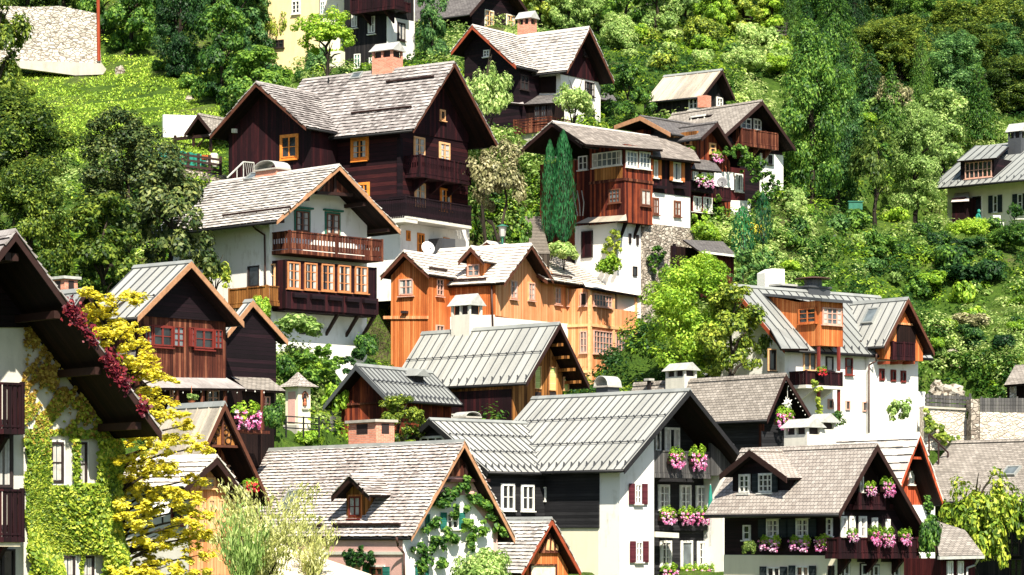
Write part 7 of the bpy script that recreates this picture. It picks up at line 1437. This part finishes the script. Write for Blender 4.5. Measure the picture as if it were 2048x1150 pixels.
# hanging basket
t = thing('hanging_basket', 'green hanging basket under the skirt roof of the brown chalet', 'basket', P(383, 806, 123.6)); o = bpy.data.objects.new('foliage', crown_proto('round', 'S', 'lf_pale', 1)); COL.objects.link(o); o.parent = t; o.scale = (.75, .75, .6); o.location = (0, 0, .2); mb = MB(); mb.lathe((0, 0, 0), [(.06, -.1), (.18, .1)], 8); mb.tube((0, 0, .1), (0, 0, .75), .012); mb.build('bowl', 'terra', t)
# parasols
def parasol(px, pt_, pb_, Y, wpx, label, closed=False, mat='canvas'):
    base = P(px, pb_, Y); t = thing('parasol', label, 'parasol', base); k = Y / F; H_ = (pb_ - pt_) * k; mb = MB(); mb.tube((0, 0, -1), (0, 0, H_), .035); mb.build('pole', 'zinc', t); mb = MB(); w = wpx * k
    if closed: mb.lathe((0, 0, H_ * .25), [(.05, 0), (w / 2, H_ * .12), (w * .32, H_ * .45), (.03, H_ * .75)], 9); mb.build('canopy', mat, t); return t
    n = 8; vs = [(0, 0, H_)] + [(w / 2 * math.cos(2 * math.pi * i / n + .2), w / 2 * math.sin(2 * math.pi * i / n + .2), H_ - w * .17) for i in range(n)]; vs += [(x, y, z - .22) for x, y, z in vs[1:]] + [(0, 0, H_ - .06)]
    fs = [(0, 1 + i, 1 + (i + 1) % n) for i in range(n)] + [(1 + i, 1 + n + i, 1 + n + (i + 1) % n, 1 + (i + 1) % n) for i in range(n)] + [(1 + 2 * n, 1 + n + (i + 1) % n, 1 + n + i) for i in range(n)]; mb.add(vs, fs); fixn(mb.build('canopy', mat, t)); mb = MB()
    for i in range(n): mb.tube((0, 0, H_ - .75), (w / 2 * .9 * math.cos(2 * math.pi * i / n + .2), w / 2 * .9 * math.sin(2 * math.pi * i / n + .2), H_ - w * .17 + .02), .012)
    mb.build('ribs', 'zinc', t); return t
parasol(535, 1078, 1240, 104, 420, 'wide beige parasol behind the willow bush at the bottom edge'); parasol(1421, 968, 1050, 134.4, 12, 'closed green parasol on the middle balcony', True, 'tarp')
# hut, rocks, barriers, washing pole, garden furniture, dish of stones
h = wallthing('stone_hut', 'small hut with pale slab roof cut by the right edge above the limestone wall', 'hut', 2050, 800, 163, 45)
slab(h, 'roof', [('E', -.6, 2008, 770), ('E', -.6, 2056, 766), ('E', 2.0, 2066, 728), ('E', 2.0, 2030, 730)], 'tile', .15); h.boxpart('wall', 0.5, 3, .4, h.pt('E', 2014, 780, .5)[0], -2, h.pt('E', 2030, 772, .5)[1], 'soffit'); h.boxpart('pillar', .2, .45, .9, 1.2, -1, h.pt('E', 2030, 772, .5)[1], 'stonel')
def rock(px, py, Y, wpx, hpx, label, seed, group=None):
    if Y is None: Y = float(hit([px], [py])[0])
    rs = np.random.RandomState(seed); t = thing('rock', label, 'rock', P(px, py, Y) - Vector((0, 0, .3)), rs.rand() * 6, group); k = Y / F; vs = []; fs = []; n, m = 12, 7
    for j in range(m + 1):
        for i in range(n):
            th = math.pi * j / m; ph = 2 * math.pi * i / n; r = .8 + .35 * rs.rand() if 0 < j < m else .9; vs.append((wpx * k * .5 * r * math.sin(th) * math.cos(ph), wpx * k * .4 * r * math.sin(th) * math.sin(ph), hpx * k * (.5 + .55 * r * math.cos(th))))
    for j in range(m):
        for i in range(n): fs.append((j * n + i, (j + 1) * n + i, (j + 1) * n + (i + 1) % n, j * n + (i + 1) % n))
    mb = MB(); mb.add(vs, fs); fixn(mb.build('stone', 'rock', t))
rock(1895, 795, 163.5, 75, 36, 'largest white boulder just behind the plank fence on the limestone wall', 4); rock(1875, 780, 165, 34, 30, 'upright pale boulder left end of the big white boulder', 5)
for i, (x, y, w_, h_) in enumerate(((1852, 712, 20, 14), (1872, 690, 22, 14), (1905, 705, 26, 18), (1925, 725, 22, 16), (1890, 660, 22, 14), (1940, 690, 20, 16), (1960, 735, 24, 18), (1850, 762, 18, 14), (1980, 760, 22, 16), (1868, 640, 18, 12), (1838, 735, 16, 12), (1930, 665, 18, 12))): rock(x, y, None, w_, h_, 'pale limestone outcrop in the scrub right of the white dormer house', 20 + i, 'limestone outcrops on the right slope')
rock(240, 150, None, 22, 26, 'dark mossy rock at the right end of the pale stone wall', 50); rock(380, 205, None, 24, 22, 'small white rock at the upper edge of the meadow', 51)
for i, (x, y, w_) in enumerate(((1492, 48, 26), (1528, 46, 36), (1562, 62, 24), (1310, 8, 40), (1345, 12, 26))):
    Yb = hit([x], [y + 14])[0]; Yb = 235.0 if math.isnan(Yb) else float(Yb) - 1; t = thing('snow_barrier', ['black slatted snow barrier on the upper slope, left one of three in a row', 'widest black slatted snow barrier on the upper slope, middle of three', 'black slatted snow barrier on the upper slope, right one of three', 'black slatted barrier at the top edge above the pale shrubs, wider one', 'black slatted barrier at the top edge above the pale shrubs, narrower one'][i], 'barrier', P(x, y + 14, Yb), R(-14)); k = Yb / F; mb = MB(); w2 = w_ * k
    for j in range(4): mb.tube((-w2 / 2, -.2 + .25 * j, .25 + .36 * j), (w2 / 2, -.2 + .25 * j, .15 + .36 * j), .13, .13, 6)
    for s_ in (-.4, .4): mb.tube((w2 * s_, -.35, -.3), (w2 * s_, .8, 1.7), .09)
    mb.build('slats', 'fd', t)
t = thing('washing_pole', 'white T-shaped washing pole under the trees right of the white corner wall', 'pole', P(857, 118, 204)); mb = MB(); mb.tube((0, 0, -.5), (0, 0, 1.15), .05); mb.tube((-.5, .02, 1.15), (.5, -.02, 1.2), .05); mb.build('frame', 'fw', t)
Yg = 202.5
for i, (x, lb) in enumerate(((1997, 'white garden chair on the terrace of the garden house'),)):
    t = thing('garden_chair', lb, 'chair', P(x, 458, Yg), R(20)); mb = MB(); mb.box(-.3, .3, -.28, .28, .38, .44); mb.build('seat', 'fw', t); mb = MB(); mb.box(-.3, .3, .24, .29, .441, 1.0); mb.build('backrest', 'fw', t)
    for sx in (-1, 1):
        for sy in (-1, 1): mb = MB(); mb.box(sx * .27 - .025, sx * .27 + .025, sy * .24 - .025, sy * .24 + .025, -.3, .379); mb.build('leg', 'fw', t)
t = thing('garden_table', 'round white garden table at the right edge before the garden house', 'table', P(2040, 460, Yg)); mb = MB(); mb.lathe((0, 0, .7), [(.6, 0), (.6, .05)], 16); mb.build('tabletop', 'fw', t); mb = MB(); mb.lathe((0, 0, -.3), [(.3, 0), (.05, .06), (.05, .99)], 10); mb.build('pedestal', 'fw', t)
t = thing('planter', 'dark green tub beside the white garden chair', 'planter', P(1983, 458, Yg)); mb = MB(); mb.lathe((0, 0, -.2), [(.3, 0), (.42, .5), (.38, .5), (.3, .42)], 12); mb.build('tub', 'tarp', t)
t = thing('water_tank', 'small dark teal box under the trees of the hillside garden', 'box', P(1710, 412, 206)); mb = MB(); mb.box(-.5, .5, -.4, .4, -.3, .25); mb.box(-.56, .56, -.46, .46, .253, .32); mb.build('case', 'fg', t)
# person in a hooded green top at the garden house door
def person(px, foot, Y, Hm, label, rz):
    t = thing('person', label, 'person', P(px, foot, Y), rz); s = Hm / 1.75
    J = {'pel': (0, 0, .92), 'ch': (.10, 0, 1.25), 'nk': (.19, 0, 1.45), 'hd': (.25, 0, 1.60), 'ht': (.26, 0, 1.72), 'hl': (0, -.10, .88), 'kl': (.04, -.11, .48), 'al': (-.02, -.11, .06), 'tl': (.14, -.11, .03), 'hr': (0, .10, .88), 'kr': (.06, .11, .48), 'ar': (.0, .11, .06), 'tr': (.16, .11, .03),
         'sl': (.14, -.19, 1.38), 'el': (.22, -.23, 1.12), 'wl': (.40, -.17, .98), 'fl': (.47, -.15, .95), 'sr': (.14, .19, 1.38), 'er': (.22, .23, 1.12), 'wr': (.40, .17, .98), 'fr': (.47, .15, .95)}
    E = [('pel', 'ch'), ('ch', 'nk'), ('nk', 'hd'), ('hd', 'ht'), ('pel', 'hl'), ('hl', 'kl'), ('kl', 'al'), ('al', 'tl'), ('pel', 'hr'), ('hr', 'kr'), ('kr', 'ar'), ('ar', 'tr'), ('ch', 'sl'), ('sl', 'el'), ('el', 'wl'), ('wl', 'fl'), ('ch', 'sr'), ('sr', 'er'), ('er', 'wr'), ('wr', 'fr')]
    rad = {'pel': .15, 'ch': .16, 'nk': .06, 'hd': .095, 'ht': .08, 'hl': .09, 'kl': .06, 'al': .045, 'tl': .035, 'hr': .09, 'kr': .06, 'ar': .045, 'tr': .035, 'sl': .07, 'el': .05, 'wl': .035, 'fl': .03, 'sr': .07, 'er': .05, 'wr': .035, 'fr': .03}
    ks = list(J); me = bpy.data.meshes.new('body'); me.from_pydata([tuple(c * s for c in J[k]) for k in ks], [(ks.index(a), ks.index(b)) for a, b in E], []); o = bpy.data.objects.new('body', me); COL.objects.link(o)
    md = o.modifiers.new('skin', 'SKIN'); 
    for i, k in enumerate(ks): me.skin_vertices[0].data[i].radius = (rad[k] * s, rad[k] * s)
    me.skin_vertices[0].data[0].use_root = True; sb = o.modifiers.new('smooth', 'SUBSURF'); sb.levels = 2; sb.render_levels = 2
    dg = bpy.context.evaluated_depsgraph_get(); me2 = bpy.data.meshes.new_from_object(o.evaluated_get(dg)); bpy.data.objects.remove(o); me2.name = 'body'
    for m_ in (flat('skin', (.62, .34, .24)), M['tarp'], M['fd']): me2.materials.append(m_)
    for p in me2.polygons:
        c = p.center / s; p.use_smooth = True; p.material_index = 0 if (c.z > 1.47 and c.x > .24) or (c.x > .38 and c.z < 1.05) else (1 if c.z > .86 else 2)
    b = bpy.data.objects.new('body', me2); COL.objects.link(b); b.parent = t; hd = MB(); hd.lathe((.235 * s, 0, 1.5 * s), [(.10 * s, -.02), (.13 * s, .05 * s), (.125 * s, .16 * s), (.07 * s, .25 * s), (.01, .27 * s)], 12); hb = hd.build('hood', 'tarp', t, True); hb.location = (-.05 * s, 0, 0)
person(1953, 466, 204, 1.7, 'person in a green hooded top stooping beside the open door of the garden house', R(10))
